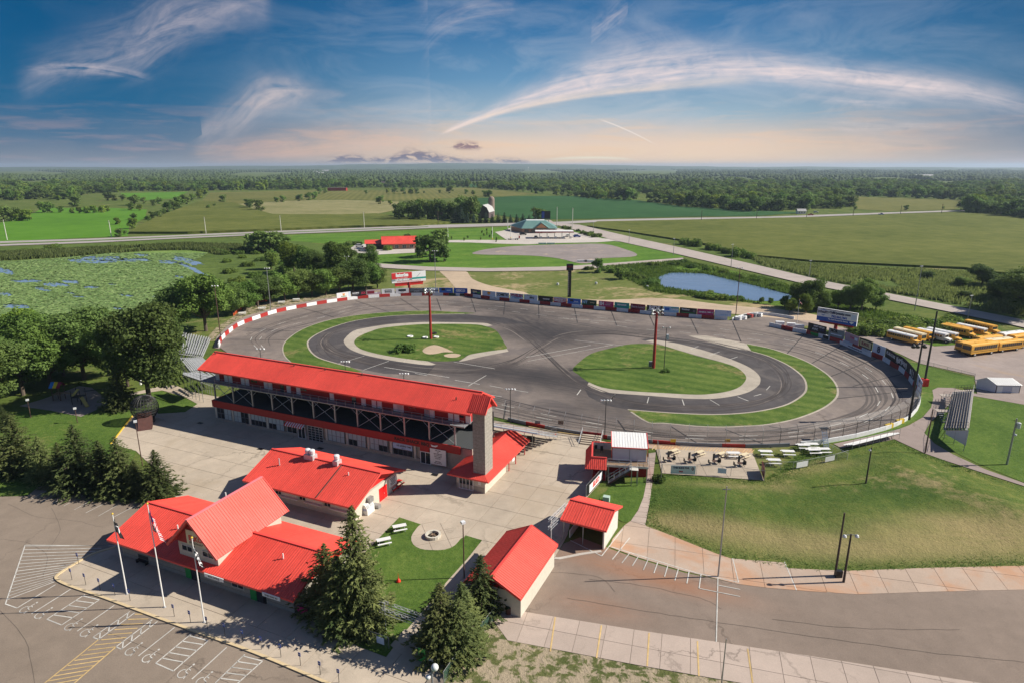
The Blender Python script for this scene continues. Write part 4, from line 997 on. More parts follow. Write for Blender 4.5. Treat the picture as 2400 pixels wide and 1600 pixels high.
# ================================================================== BUILDINGS
def Gy(u,v,Y):
 """photo pixel -> point on the upright plane at depth Y"""
 x=(u-1200)/FOC;y=(v-800)/FOC
 t=Y/(cp-y*sp)
 return Vector((x*t,Y,CAMH-t*(sp+y*cp)))
class Fr:
 """a building's own axes"""
 def __init__(s,O,ang):s.O=Vector((O[0],O[1],0));s.X=Vector((math.cos(ang),math.sin(ang),0));s.Y=Vector((-math.sin(ang),math.cos(ang),0));s.a=ang
 def __call__(s,u,v,z=0.0):return s.O+s.X*u+s.Y*v+UP*z
 def inv(s,p):d=Vector(p)-s.O;return d.dot(s.X),d.dot(s.Y)
 def box(s,mb,u0,u1,v0,v1,z0,z1):return mb.box(s((u0+u1)/2,(v0+v1)/2,(z0+z1)/2),(abs(u1-u0),abs(v1-v0),abs(z1-z0)),s.a)
def slope(root,a,b,c,d,mat,th=0.12,rib=0.35,name='roof_slope',ribs=True,ribmat=None):
 """roof plane a-b along the eave, d-c along the ridge (a under d, b under c), with raised seams running up it"""
 a,b,c,d=map(Vector,(a,b,c,d))
 o=MB().slab([a,b,c,d],th).build(name,mat,root)
 if ribs:
  n=(b-a).cross(d-a).normalized()
  if n.z<0:n=-n
  mb=MB();k=int((b-a).length/rib);E=(b-a).normalized()
  k2=int(max((b-a).length,(c-d).length)/rib)
  for i in range(1,k2):
   t=i/k2
   p=a+(b-a)*t;q=d+(c-d)*t
   if abs((b-a).length-(c-d).length)>0.3:
    up=(n.cross(E)).normalized()
    if up.z<0:up=-up
    H=(d-a).dot(up);x=(b-a).length*t;xl=(d-a).dot(E);xr=(c-a).dot(E)
    h=H
    if x<xl:h=min(h,H*x/max(xl,1e-3))
    L=(b-a).length
    if x>xr:h=min(h,H*(L-x)/max(L-xr,1e-3))
    q=p+up*max(h,0.05)
   mb.bar(p+n*0.015,q+n*0.015,0.045,0.04,up=n)
  mb.build('seams',ribmat or mat,o,kind='stuff')
 return o
def gable(root,F,u0,u1,v0,v1,ze,zr,mat,trim,rib=0.35,ends='both',wallmat=None,ins=0.6,ridge_cap=True,hip=0.0):
 """gable roof with its ridge along u; v0 is the front eave"""
 vm=(v0+v1)/2
 slope(root,F(u0,v0,ze),F(u1,v0,ze),F(u1-hip,vm,zr),F(u0+hip,vm,zr),mat,rib=rib)
 slope(root,F(u1,v1,ze),F(u0,v1,ze),F(u0+hip,vm,zr),F(u1-hip,vm,zr),mat,rib=rib)
 if ridge_cap:MB().bar(F(u0+hip,vm,zr+0.03),F(u1-hip,vm,zr+0.03),0.35,0.1).build('ridge_cap',trim,root)
 fa=MB()
 for v in(v0,v1):fa.bar(F(u0,v,ze-0.13),F(u1,v,ze-0.13),0.06,0.26)
 fa.each('fascia',trim,root)
 rk=MB()
 for u in(u0,u1):
  for v in(v0,v1):rk.bar(F(u,v,ze-0.1),F(u+(hip if u==u0 else-hip),vm,zr-0.1),0.06,0.28)
 rk.each('rake_board',trim,root)
 if wallmat:
  s_=(zr-ze)/(vm-v0)
  for u,k in((u0+ins,'gable_wall'),(u1-ins,'gable_wall')):
   z1=ze+s_*ins-0.1
   mb=MB();a,b,c=F(u,v0+ins,z1),F(u,v1-ins,z1),F(u,vm,zr-0.14)
   off=F.X*0.1
   mb.add([a-off,b-off,c-off,a+off,b+off,c+off],[(0,2,1),(3,4,5),(0,1,4,3),(1,2,5,4),(2,0,3,5)])
   mb.build(k,wallmat,root)
def window(root,F,u0,u1,z0,z1,v,glass='glass',nx=2,nz=1,fr='offwhite',side='front',name='window',w_=0.07,shade=None):
 """framed window lying on the wall plane v (front) or u (side='right')"""
 def P(a,z,d):return F(a,v-d,z)if side=='front' else F(v+d,a,z)
 Yd=-F.Y if side=='front' else F.X
 mb=MB();Xd=F.X if side=='front' else F.Y
 for a in(u0,u1):mb.box(P(a,(z0+z1)/2,0.04),(w_,0.1,z1-z0+w_),ax=(Xd,Yd,UP))
 for z in(z0,z1):mb.box(P((u0+u1)/2,z,0.04),(u1-u0-w_,0.1,w_),ax=(Xd,Yd,UP))
 for i in range(1,nx):mb.box(P(u0+(u1-u0)*i/nx,(z0+z1)/2,0.035),(w_*0.7,0.09,z1-z0-w_),ax=(Xd,Yd,UP))
 for j in range(1,nz):mb.box(P((u0+u1)/2,z0+(z1-z0)*j/nz,0.03),(u1-u0-w_,0.08,w_*0.6),ax=(Xd,Yd,UP))
 o=mb.build(name,M[fr],root)
 for i in range(nx):
  for j in range(nz):
   a0=u0+(u1-u0)*i/nx;a1=u0+(u1-u0)*(i+1)/nx;b0=z0+(z1-z0)*j/nz;b1=z0+(z1-z0)*(j+1)/nz
   g=M[glass]if not(shade and shade(i,j))else M['blind']
   MB().box(P((a0+a1)/2,(b0+b1)/2,0.012),(a1-a0-0.02,0.02,b1-b0-0.02),ax=(Xd,Yd,UP)).build('pane',g,o)
 return o
def vent(root,p,h=0.5,r=0.08,mat='white'):
 MB().tube(Vector(p),Vector(p)+UP*h,r,n=8).build('vent_pipe',M[mat],root)
FB=Fr((-53.2,74.2),R(-23.3))
LB,DB,ZE,ZR=31.0,12.7,2.8,5.05
club=thing('clubhouse','long low block clubhouse with red roof and tall cross gable behind the three flagpoles','building',FB(LB/2,0))
wl=MB()
FB.box(wl,1.0,30.0,1.1,11.6,0,2.75);wl.build('wall',M['block'],club)
cr=MB()
for z in(0.6,1.2,1.8,2.4):FB.box(cr,0.98,30.02,1.08,11.62,z-0.02,z+0.02)
cr.each('block_course',flat('mortar_line',(0.22,0.2,0.17),0.9),club)
gable(club,FB,0,LB,0,DB,ZE,ZR,M['red_roof'],M['red_trim'],wallmat=M['red'])
# the cross gable
dl,dw=12.2,8.3
q=FB.inv((-35.2,66.7,0));uR,vF=q[0],q[1]
uL=uR-dw;um=(uL+uR)/2;ZE2,ZR2=4.85,9.15
slope(club,FB(uR,vF+dl,ZE2),FB(uR,vF,ZE2),FB(um,vF,ZR2),FB(um,vF+dl,ZR2),M['red_roof_cross'])
slope(club,FB(uL,vF,ZE2),FB(uL,vF+dl,ZE2),FB(um,vF+dl,ZR2),FB(um,vF,ZR2),M['red_roof_cross'])
MB().bar(FB(um,vF-0.05,ZR2+0.03),FB(um,vF+dl,ZR2+0.03),0.35,0.1).build('ridge_cap',flat('pink_cap',(0.80,0.22,0.24),0.5),club)
rk=MB()
for v in(vF,vF+dl):
 for u in(uL,uR):rk.bar(FB(u,v,ZE2-0.08),FB(um,v,ZR2-0.08),0.08,0.32)
rk.each('rake_board',M['red_trim'],club)
gw=MB();v0_=vF+0.9
FB.box(gw,uL+0.9,uR-0.9,v0_,vF+dl-0.6,2.9,ZE2+0.35);gw.build('gable_base',M['block_light'],club)
gt=MB();s2=(ZR2-ZE2)/(um-uL)
for v,dv_ in((v0_,1),(vF+dl-0.7,1)):
 a,b,c_=FB(uL+0.9,v,ZE2+0.36),FB(uR-0.9,v,ZE2+0.36),FB(um,v,ZR2-0.5);o_=FB.Y*0.12
 a2,b2=FB(uL+0.9,v,ZE2+0.75),FB(uR-0.9,v,ZE2+0.75)
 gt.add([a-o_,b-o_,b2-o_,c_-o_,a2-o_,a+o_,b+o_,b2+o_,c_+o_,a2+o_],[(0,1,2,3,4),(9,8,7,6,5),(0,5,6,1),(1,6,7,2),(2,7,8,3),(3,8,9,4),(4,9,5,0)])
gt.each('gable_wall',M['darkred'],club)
window(club,FB,uL+1.5,uL+3.3,4.0,4.75,v0_,nx=2,name='window')
window(club,FB,uR-3.3,uR-1.5,4.0,4.75,v0_,nx=2,name='window')
sg=MB();FB.box(sg,um-1.35,um+1.75,v0_-0.24,v0_-0.14,5.3,7.25);sgn=sg.build('gable_sign',M['cream'],club)
text_part('ELKO',FB(um+0.2,v0_-0.26,6.25),FB.X,0.75,M['red'],sgn,maxw=2.6,bold=0.03)
text_part('SPEEDWAY',FB(um+0.2,v0_-0.26,5.6),FB.X,0.34,M['black'],sgn,maxw=2.6,shear=0.3)
for ud in(13.9,24.6):
 dm=MB();FB.box(dm,ud-1.2,ud+1.2,1.02,1.1,0.02,2.3);dd=dm.build('entrance',M['black'],club)
 MB().box(FB(ud-0.65,0.99,1.15),(0.95,0.05,2.1),FB.a).build('door',M['green_sign'],dd,label='green glazed door')
 MB().box(FB(ud+0.45,0.99,1.15),(0.95,0.05,2.1),FB.a).build('door',M['glass'],dd)
for u0,u1 in((16.5,18.6),(20.5,22.4)):window(club,FB,u0,u1,1.0,2.2,1.1,nx=2,nz=1)
for u0,u1,tx,ex in((17.5,20.6,'BOX OFFICE',None),(26.6,29.2,'THIS WAY IN',1)):
 b_=MB();FB.box(b_,u0,u1,-0.14,-0.06,2.25,2.75);so=b_.build('eave_sign',M['white'],club)
 text_part(tx,FB((u0+u1)/2,-0.16,2.5),FB.X,0.24,M['black'],so,maxw=(u1-u0)*0.85)
vent(club,FB(8.5,4.0,4.0),0.8);vent(club,FB(26.0,4.2,4.2),0.8)
vent(club,FB(um-2.6,vF+8.2,6.2),2.0,0.09)
FC=Fr((-41.9,90.3),R(-23.6))
LC,DC=21.3,13.2
conc=thing('concession_building','cream block concession building with wide red roof and steel exhaust hoods behind the clubhouse','building',FC(LC/2,0))
w_=MB();FC.box(w_,1.0,20.2,1.3,12.2,0,2.9);w_.build('wall',M['block_light'],conc)
gable(conc,FC,0,LC,0,DC,3.0,5.55,M['red_roof'],M['red_trim'],wallmat=M['red'],ins=1.1)
MB().bar(FC(14.2,0.1,3.12),FC(14.2,6.3,5.5),0.12,0.08).build('roof_joint',M['brown_pole'],conc)
for(u,n)in((8.0,2),(13.2,1)):
 bs=MB();FC.box(bs,u-0.45*n,u+0.45*n,6.0,7.1,5.2,6.15);ho=bs.build('exhaust_hood',M['alu'],conc)
 for k in range(n):
  uu=u+(k-(n-1)/2)*0.85
  MB().lathe(FC(uu,6.5,6.15),[(0.36,0),(0.36,0.25),(0.46,0.3),(0.46,0.75),(0.34,0.85),(0.1,0.9)],12).build('fan_cap',M['lamp_white'],ho)
vent(conc,FC(3.9,4.0,4.5),1.2,0.10,'alu');vent(conc,FC(16.5,5.0,4.9),0.5)
for i in range(4):
 u0=1.8+i*4.7
 sh=MB();FC.box(sh,u0,u0+3.2,1.2,1.28,1.35,2.6);so=sh.build('serving_shutter',M['offwhite'],conc)
 MB().box(FC(u0+1.6,1.05,1.28),(3.4,0.5,0.08),FC.a).build('counter_shelf',M['white'],so)
for u in(5.6,10.3,15.0):window(conc,FC,u-0.35,u+0.85,1.3,2.55,1.3,nx=2,nz=2)
dr=MB();dr.box(FC(20.23,8.3,1.1),(0.07,2.0,2.2),FC.a);dd=dr.build('red_double_door',flat('bright_red_door',(0.75,0.01,0.01),0.4),conc)
MB().box(FC(20.28,8.3,1.1),(0.02,0.03,2.1),FC.a).build('door_gap',M['black'],dd)
MB().ball(FC(20.32,8.45,1.05),0.06).build('handle',M['alu'],dd)
ac=MB();ac.box(FC(20.5,4.6,1.95),(0.6,1.0,0.8),FC.a);a_=ac.build('wall_unit',M['grey_metal'],conc)
mn=MB();mn.box(FC(20.24,11.0,1.9),(0.06,2.1,1.5),FC.a);mo=mn.build('menu_board',M['white'],conc)
for k in range(5):MB().box(FC(20.29,11.0,2.45-k*0.25),(0.02,1.5-0.25*(k%3),0.09),FC.a).build('menu_line',M['black'],mo)
FR_=Fr((-6.45,65.0),R(-24.6))
shedr=thing('ticket_building','small cream block building with steep red gable roof beside the service yard','building',FR_(4,0))
a1=FR_.inv((0.94,61.6,0));b1=FR_.inv((5.96,72.4,0))
ue,ve,vb=a1[0],a1[1],b1[1]
uw=ue-7.3;mu=(ue+uw)/2
w_=MB();FR_.box(w_,uw+0.5,ue-0.35,ve+0.9,vb-0.3,0,3.15);w_.build('wall',M['block_light'],shedr)
slope(shedr,FR_(ue,vb,3.25),FR_(ue,ve,3.25),FR_(mu,ve,5.1),FR_(mu,vb,5.1),M['red_roof_cross'])
slope(shedr,FR_(uw,ve,3.25),FR_(uw,vb,3.25),FR_(mu,vb,5.1),FR_(mu,ve,5.1),M['red_roof_cross'])
MB().bar(FR_(mu,ve,5.13),FR_(mu,vb,5.13),0.3,0.1).build('ridge_cap',M['red_trim'],shedr)
rk=MB()
for v in(ve,vb):
 for u in(uw,ue):rk.bar(FR_(u,v,3.15),FR_(mu,v,5.0),0.07,0.3)
for u in(uw,ue):rk.bar(FR_(u,ve,3.1),FR_(u,vb,3.1),0.07,0.28)
rk.each('rake_board',M['red_trim'],shedr)
g_=MB();s_=1.85/3.65
for v in(ve+1.0,vb-0.45):
 a,b,c_=FR_(uw+0.5,v,3.16),FR_(ue-0.35,v,3.16),FR_(mu,v,4.9);o_=FR_.Y*0.1
 a2,b2=FR_(uw+0.5,v,3.36),FR_(ue-0.35,v,3.33)
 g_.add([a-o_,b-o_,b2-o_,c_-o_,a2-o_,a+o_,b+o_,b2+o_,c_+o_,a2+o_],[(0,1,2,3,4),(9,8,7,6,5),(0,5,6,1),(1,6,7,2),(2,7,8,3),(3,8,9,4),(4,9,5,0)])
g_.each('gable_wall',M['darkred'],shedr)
FD=Fr((6.65,78.5),R(-26.5))
can=thing('entry_canopy','low open-sided booth with red ribbed roof next to the pale steel gate frame','shelter',FD(3,3))
gable(can,FD,0,6.6,0,7.3,3.25,4.5,M['red_roof'],M['red_trim'],wallmat=M['offwhite'],ins=0.5)
pp=MB()
bk=MB();FD.box(bk,0.6,6.1,6.6,6.8,0,3.2);bk.build('back_wall',M['grey_paint'],can)
bk=MB();FD.box(bk,6.0,6.2,0.5,6.6,0,3.2);bk.build('side_wall',M['offwhite'],can)
bk=MB();FD.box(bk,0.9,1.05,1.2,5.5,0,1.1);bk.build('counter',M['offwhite'],can)
for u in(0.35,3.2):MB().tube(FD(u,0.4,0),FD(u,0.4,3.2),0.07).build('post',M['grey_metal'],can)
FG=Fr((-60.5,121.9),R(-23.5))
gs=thing('grandstand','long two-level grandstand with red ribbed roof, glazed ground floor and white suite doors','grandstand',FG(30,0))
LG=58.6
w_=MB();FG.box(w_,0,LG,0.25,9.0,0,4.3);w_.build('ground_floor',M['block'],gs)
w_=MB();FG.box(w_,0,52.9,0.0,0.24,0,0.75);w_.build('base_course',M['block'],gs)
bd=MB();FG.box(bd,-0.25,56.5,-0.2,-0.0,3.1,4.5);band_=bd.build('fascia_band',M['red_wall'],gs)
bd=MB();FG.box(bd,-0.25,-0.02,0.0,9.0,3.1,4.5);bd.build('fascia_band',M['red_wall'],gs)
uw_=MB();FG.box(uw_,0,LG,8.6,8.8,4.42,8.0);uw_.build('dark_back_wall',M['dark'],gs)  # upright dark wall added for the sloping seat underside, keeps the openings dark
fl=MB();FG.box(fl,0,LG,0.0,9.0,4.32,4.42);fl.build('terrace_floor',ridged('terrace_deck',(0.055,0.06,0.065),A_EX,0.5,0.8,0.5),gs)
cols=[(403,915),(575,950),(748,985),(925,1020),(1110,1060),(1308,1090),(1505,1128),(1715,1170),(1928,1210),(2150,1250)]
cu=[FG.inv(G(400+x/3.92,700+y/3.92,4.45))[0]for x,y in cols]+[FG.inv(G(900+x/3.92,700+y/3.92,4.45))[0]for x,y in((418,1295),(657,1340))]
ZW=8.2
k0,k1=0.35,cu[-1]
cu=[k0+(k1-k0)*i/11 for i in range(12)]
for i,u in enumerate(cu):
 MB().box(FG(u,0.35,(4.42+ZW)/2-0.1),(0.26,0.26,ZW-4.42-0.25),FG.a).build('column',M['grey_metal'],gs)
 MB().box(FG(u,7.6,(4.42+ZW)/2-0.1),(0.26,0.26,ZW-4.42-0.25),FG.a).build('column',M['grey_metal'],gs)
for i in range(11):
 u0,u1=cu[i],cu[i+1]
 if i in(1,3,5,7,8,10)or i==0:
  MB().tube(FG(u0,0.3,4.5),FG(u1,0.3,ZW-0.35),0.055,n=6).build('cross_brace',M['grey_metal'],gs)
  MB().tube(FG(u0,0.42,ZW-0.35),FG(u1,0.42,4.5),0.055,n=6).build('cross_brace',M['grey_metal'],gs)
 for s_ in(-1,1):
  u=u0 if s_>0 else u1
  MB().tube(FG(u,0.35,ZW-1.5),FG(u+s_*1.3,0.35,ZW-0.3),0.05,n=6).build('knee_brace',M['grey_metal'],gs)
 MB().tube(FG(u0,7.6,4.6),FG(u1,7.6,ZW-0.4),0.055,n=6).build('cross_brace',M['grey_metal'],gs)
for v in(0.35,4.0,7.6):MB().bar(FG(-2.6,v,ZW-0.22),FG(57.2,v,ZW-0.22),0.16,0.26).build('floor_beam',M['grey_metal'],gs)
jo=MB()
for i in range(60):jo.bar(FG(-2.4+i,0.0,ZW-0.12),FG(-2.4+i,8.6,ZW-0.12),0.07,0.14)
jo.build('floor_joists',M['grey_metal'],gs,kind='stuff')
fl=MB();FG.box(fl,-2.8,57.4,-0.15,8.7,ZW-0.05,ZW+0.05);fl.build('walkway_floor',M['grey_paint'],gs)
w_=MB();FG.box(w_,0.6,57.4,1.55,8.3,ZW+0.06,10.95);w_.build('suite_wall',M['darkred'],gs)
# doors: measured along the front
dpx=[(400,705),(475,720),(513,727),(632,745),(672,752),(852,778),(892,785),(1066,812),(1152,828),(1460,880),(1750,930),(1845,947),(1897,955),(2045,980),(2095,990),(2330,1030)]
du=[FG.inv(G(400+x/3.92,700+(y)/3.92,ZW+1.1))[0]for x,y in dpx]+[FG.inv(G(900+x/3.92,700+y/3.92,ZW+1.1))[0]for x,y in((135,985),(372,1028),(422,1036),(588,1068),(642,1078),(750,1095))]
for u in du:
 u+=0.3
 d_=MB().box(FG(u,1.50,ZW+1.13),(0.95,0.08,2.1),FG.a).build('door',M['white'],gs)
 MB().box(FG(u-0.2,1.45,ZW+1.7),(0.12,0.03,0.35),FG.a).build('door_light',M['glass'],d_)
for x,y in((1022,800),(1684,912)):
 u=FG.inv(G(400+x/3.92,700+y/3.92,ZW+1.1))[0]
 MB().box(FG(u,1.50,ZW+1.13),(0.9,0.06,2.1),FG.a).build('doorway',M['glass'],gs,label='open dark doorway')
for x,y in((760,760),(1215,835),(2215,1005),(2650,1080)):
 u=FG.inv(G(400+x/3.92,700+y/3.92,ZW+1.1))[0]
 w__=MB().box(FG(u,1.50,ZW+1.5),(1.5,0.06,1.1),FG.a).build('window',M['glass'],gs)
 MB().box(FG(u,1.45,ZW+1.5),(0.07,0.05,1.1),FG.a).build('mullion',M['darkred'],w__)
for k in range(31):
 u=-2.8+k*2.0
 MB().tube(FG(u,-0.1,ZW+0.05),FG(u,-0.1,ZW+1.1),0.03,n=6).build('railing_post',M['grey_metal'],gs)
for z in(0.55,1.1):
 MB().tube(FG(-2.8,-0.1,ZW+z),FG(57.3,-0.1,ZW+z),0.028,n=6).build('railing_rail',M['grey_metal'],gs)
 MB().tube(FG(-2.8,-0.1,ZW+z),FG(-2.8,8.6,ZW+z),0.028,n=6).build('railing_rail',M['grey_metal'],gs)
MB().tube(FG(-2.7,0.0,ZW),FG(-2.7,0.0,10.6),0.06).build('post',M['grey_metal'],gs)
MB().box(FG(-1.0,3.5,9.4),(0.3,0.3,2.4),FG.a).build('post',M['grey_metal'],gs)
gable(gs,FG,-3.0,58.6,-0.25,9.2,10.65,13.1,M['red_roof'],M['red_trim'],wallmat=M['red'],ins=0.9,rib=0.34)
for x,y,hh in((415,540,.5),(1138,652,.5),(1422,694,.5),(1762,745,.5)):
 u,v=FG.inv(G(400+x/3.92,700+y/3.92,12.0));vent(gs,FG(u,max(v,0.5),10.7+max(v,0.5)*0.52),0.5,0.09,'brown_pole')
u,v=FG.inv(G(900+715/3.92,700+885/3.92,12.0));vent(gs,FG(u,2.2,11.9),0.5,0.09,'brown_pole')
# ground-floor glazing, bay by bay
def bay(u0,u1,shade):
 MB().box(FG(u0-0.28,-0.02,1.9),(0.45,0.2,2.4),FG.a).build('pier',M['block_light'],gs)
 window(gs,FG,u0,u1,0.78,3.05,-0.0,glass='glass',nx=4,nz=2,fr='grey_paint',shade=shade)
bays=[(0.5,lambda i,j:i>1),(5.0,lambda i,j:i<2),(9.5,lambda i,j:j>0),(14.0,lambda i,j:j>0 or i>1),(28.3,lambda i,j:True),(33.0,lambda i,j:j>0 or i>1),(37.7,lambda i,j:j>0 or i<2)]
for u0,s_ in bays:bay(u0+0.3,u0+4.1,s_)
window(gs,FG,18.9,21.2,0.78,2.5,-0.0,nx=2,nz=1,fr='alu')
dw_=window(gs,FG,21.5,23.2,0.05,2.5,-0.0,nx=2,nz=1,fr='white',name='glazed_door',w_=0.12)
aw=MB()
aw_o=thing('awning','red and white striped awning over the glazed doors of the grandstand','awning',FG(21,-0.3,2.5))
for k in range(16):
 u0=18.9+k*0.28
 MB().slab([FG(u0,-0.2,3.05),FG(u0+0.28,-0.2,3.05),FG(u0+0.28,-0.9,2.65),FG(u0,-0.9,2.65)],0.05).build('stripe',M['white']if k%2 else M['red'],aw_o)
 MB().box(FG(u0+0.14,-0.92,2.53),(0.27,0.03,0.22),FG.a).build('valance',M['white']if k%2 else M['red'],aw_o)
window(gs,FG,23.9,27.4,0.05,3.0,-0.0,nx=4,nz=6,fr='alu',name='glazed_overhead_door',w_=0.1)
window(gs,FG,43.0,47.0,0.78,1.9,-0.0,nx=4,nz=1,fr='grey_paint')
MB().box(FG(42.6,-0.02,1.9),(0.4,0.2,2.4),FG.a).build('pier',M['block_light'],gs)
MB().box(FG(47.5,-0.02,1.9),(0.4,0.2,2.4),FG.a).build('pier',M['block_light'],gs)
bn=MB();bn.box(FG(45.0,-0.12,2.5),(4.0,0.05,1.0),FG.a)
bno=bn.build('window_banner',flat('pale_blue_banner',(0.45,0.60,0.78),0.6),label='pale blue banner hung across the grandstand windows under the red lettering',category='banner')
text_part('U.S. LEGEND CARS',FG(45.3,-0.155,2.62),FG.X,0.34,M['black'],bno,maxw=3.0,bold=0.02)
text_part('GET IT',FG(45.2,-0.155,2.2),FG.X,0.22,M['blue'],bno)
window(gs,FG,48.6,50.6,0.05,2.3,-0.0,nx=2,nz=1,fr='white',name='glazed_door',w_=0.12)
MB().box(FG(49.5,-0.05,2.72),(1.9,0.1,0.7),FG.a).build('transom_panel',M['red_wall'],gs)
mb=MB();mb.box(FG(52.3,-0.35,1.95),(3.1,0.08,2.9),FG.a)
lb_=mb.build('letter_board',M['white'],label='white board of black notice lines standing at the grandstand doors',category='notice board')
for k,tx in enumerate(['WELCOME','TO','ELKO SPEEDWAY','RACK SHACK BBQ','HAVE A GREAT','RACE DAY','FUN FOR','THE FAMILY','SEE YOU SOON']):
 if k==6:continue
 text_part(tx,FG(52.3,-0.40,3.15-k*0.29),FG.X,0.17,M['black'],lb_,maxw=2.6,bold=0.03)
text_part('RACK SHACK BBQ',FG(47.0,-0.23,3.82),FG.X,0.78,M['black'],band_,maxw=8.6,bold=0.02)
hs_=MB();hs_.slab([FG(51.1,-0.28,3.7),FG(51.9,-0.28,3.72),FG(52.3,-0.28,4.0),FG(52.2,-0.28,4.15),FG(51.6,-0.28,3.95),FG(50.9,-0.28,4.05)],0.05).build('emblem',M['white'],band_)
# tiered seats on the track side
tiers=thing('tiered_seating','stepped aluminium seats behind the grandstand, facing the race track','seating',FG(33,12))
sup=MB()
for k in range(13):
 z=4.9-k*0.34;v=9.4+k*0.75
 MB().box(FG(33.0,v,z),(68.5,0.72,0.08),FG.a).build('foot_plank',M['alu'],tiers)
 MB().box(FG(33.0,v+0.1,z+0.42),(68.5,0.28,0.06),FG.a).build('bench_plank',M['red_trim']if k in(11,)else M['alu'],tiers)
for u in range(0,68,4):
 sup.bar(FG(u,9.4,4.8),FG(u,18.4,0.7),0.12,0.2);sup.bar(FG(u,10,0),FG(u,10,4.5),0.12);sup.bar(FG(u,14,0),FG(u,14,2.6),0.12)
sup.build('support_frame',M['grey_metal'],tiers)
for k in range(14):
 v=9.2+k*0.72;z=4.9-k*0.33
 MB().tube(FG(67.3,v,z),FG(67.3,v,z+1.15),0.03,n=6).build('railing_post',M['grey_metal'],tiers)
MB().tube(FG(67.3,9.2,6.05),FG(67.3,18.7,1.7),0.03,n=6).build('railing_rail',M['grey_metal'],tiers)
for k in range(5):
 MB().tube(FG(57.5+k*2.4,9.1,4.9),FG(57.5+k*2.4,9.1,6.0),0.03,n=6).build('railing_post',M['grey_metal'],tiers)
MB().tube(FG(57.5,9.1,6.0),FG(67.3,9.1,6.0),0.03,n=6).build('railing_rail',M['grey_metal'],tiers)
TW=Fr((-6.13,92.6),R(-23.5))
tow=thing('stair_tower','tall grey block tower with small red gabled cap at the near grandstand end','tower',TW(1,1.3))
bw=MB();TW.box(bw,0,2.1,0,2.75,0,13.9);bw.build('shaft',flat('tower_block',(0.27,0.25,0.22),0.92,var=0.35,scale=3.5,bump=0.6,bscale=6),tow)
for k in range(1,22):
 z=k*0.62
 c__=MB();TW.box(c__,-0.02,2.12,-0.02,2.77,z,z+0.03);c__.each('block_course',MATS['mortar_line'],tow)
slope(tow,TW(-0.6,-0.7,13.75),TW(2.6,-0.7,13.75),TW(2.6,1.35,15.9),TW(-0.6,1.35,15.9),M['red_roof'],rib=0.3)
slope(tow,TW(2.6,3.4,13.75),TW(-0.6,3.4,13.75),TW(-0.6,1.35,15.9),TW(2.6,1.35,15.9),M['red_roof'],rib=0.3)
g_=MB()
for u in(-0.05,2.15):
 a,b,c_=TW(u,0.0,13.9),TW(u,2.75,13.9),TW(u,1.38,15.6);o_=TW.X*0.06
 g_.add([a-o_,b-o_,c_-o_,a+o_,b+o_,c_+o_],[(0,2,1),(3,4,5),(0,1,4,3),(1,2,5,4),(2,0,3,5)])
g_.each('gable_wall',M['red'],tow)
rk=MB()
for u in(-0.6,2.6):
 for v in(-0.7,3.4):rk.bar(TW(u,v,13.66),TW(u,1.35,15.8),0.07,0.24)
for v in(-0.7,3.4):rk.bar(TW(-0.6,v,13.62),TW(2.6,v,13.62),0.07,0.22)
rk.each('rake_board',M['red_trim'],tow)
FA=Fr((-10.4,93.2),R(-23.5))
anx=thing('annex','low block annex with broad red hipped roof wrapping round the foot of the concrete tower','building',FA(3.6,5))
w_=MB();FA.box(w_,1.2,6.3,0.9,9.0,0,2.6);w_.build('wall',M['block_light'],anx)
w_=MB();FA.box(w_,1.18,6.28,0.86,0.9,0.0,1.0);w_.build('base_course',M['block'],anx)
Wd,LL=7.3,17.4
slope(anx,FA(0,0,2.7),FA(Wd,0,2.7),FA(Wd/2+0.05,3.6,4.2),FA(Wd/2-0.05,3.6,4.2),M['red_roof'],rib=0.3)
slope(anx,FA(Wd,0,2.7),FA(Wd,LL,2.7),FA(Wd/2,LL,4.2),FA(Wd/2,3.6,4.2),M['red_roof_cross'],rib=0.3)
slope(anx,FA(0,LL,2.7),FA(0,0,2.7),FA(Wd/2,3.6,4.2),FA(Wd/2,LL,4.2),M['red_roof_cross'],rib=0.3)
fa=MB();fa.bar(FA(0,0,2.58),FA(Wd,0,2.58),0.07,0.24);fa.bar(FA(Wd,0,2.58),FA(Wd,LL,2.58),0.07,0.24);fa.bar(FA(0,0,2.58),FA(0,LL,2.58),0.07,0.24);fa.bar(FA(Wd,LL,2.6),FA(Wd/2,LL,4.1),0.07,0.24)
fa.each('fascia',M['red_trim'],anx)
MB().bar(FA(Wd/2,3.6,4.24),FA(Wd/2,LL,4.24),0.3,0.08).build('ridge_cap',M['red_trim'],anx)
window(anx,FA,1.7,4.2,0.15,2.25,0.9,nx=4,nz=1,fr='white',name='window',w_=0.12)
MB().box(FA(5.4,0.8,1.7),(0.5,0.04,0.6),FA.a).build('notice',M['white'],anx)
for v in(9.6,12.5,16.6):MB().tube(FA(6.6,v,0),FA(6.6,v,2.65),0.08).build('post',M['red'],anx)
MB().box(FA(7.5,9.4,2.4),(0.06,0.9,0.5),FA.a).build('hanging_sign',M['white'],anx)
FS=Fr((15.75,97.1),R(5))
f0=G(*(1240+1535/7.84,980+515/7.84),5.4);f1=G(*(1240+2175/7.84,980+550/7.84),5.4)
FS=Fr((f0.x,f0.y),math.atan2(f1.y-f0.y,f1.x-f0.x));LS=(f1-f0).length
su=thing('hospitality_suite','raised pale metal suite with white roof, red trim and open deck, reached by grey stairs','building',FS(LS/2,0))
w_=MB();FS.box(w_,0.1,LS-0.1,0.15,4.2,2.95,5.38);w_.build('upper_wall',M['lavender'],su)
slope(su,FS(-0.1,-0.1,5.45),FS(LS+0.1,-0.1,5.45),FS(LS+0.1,4.6,6.2),FS(-0.1,4.6,6.2),M['white_roof'],name='roof_slope',rib=0.45)
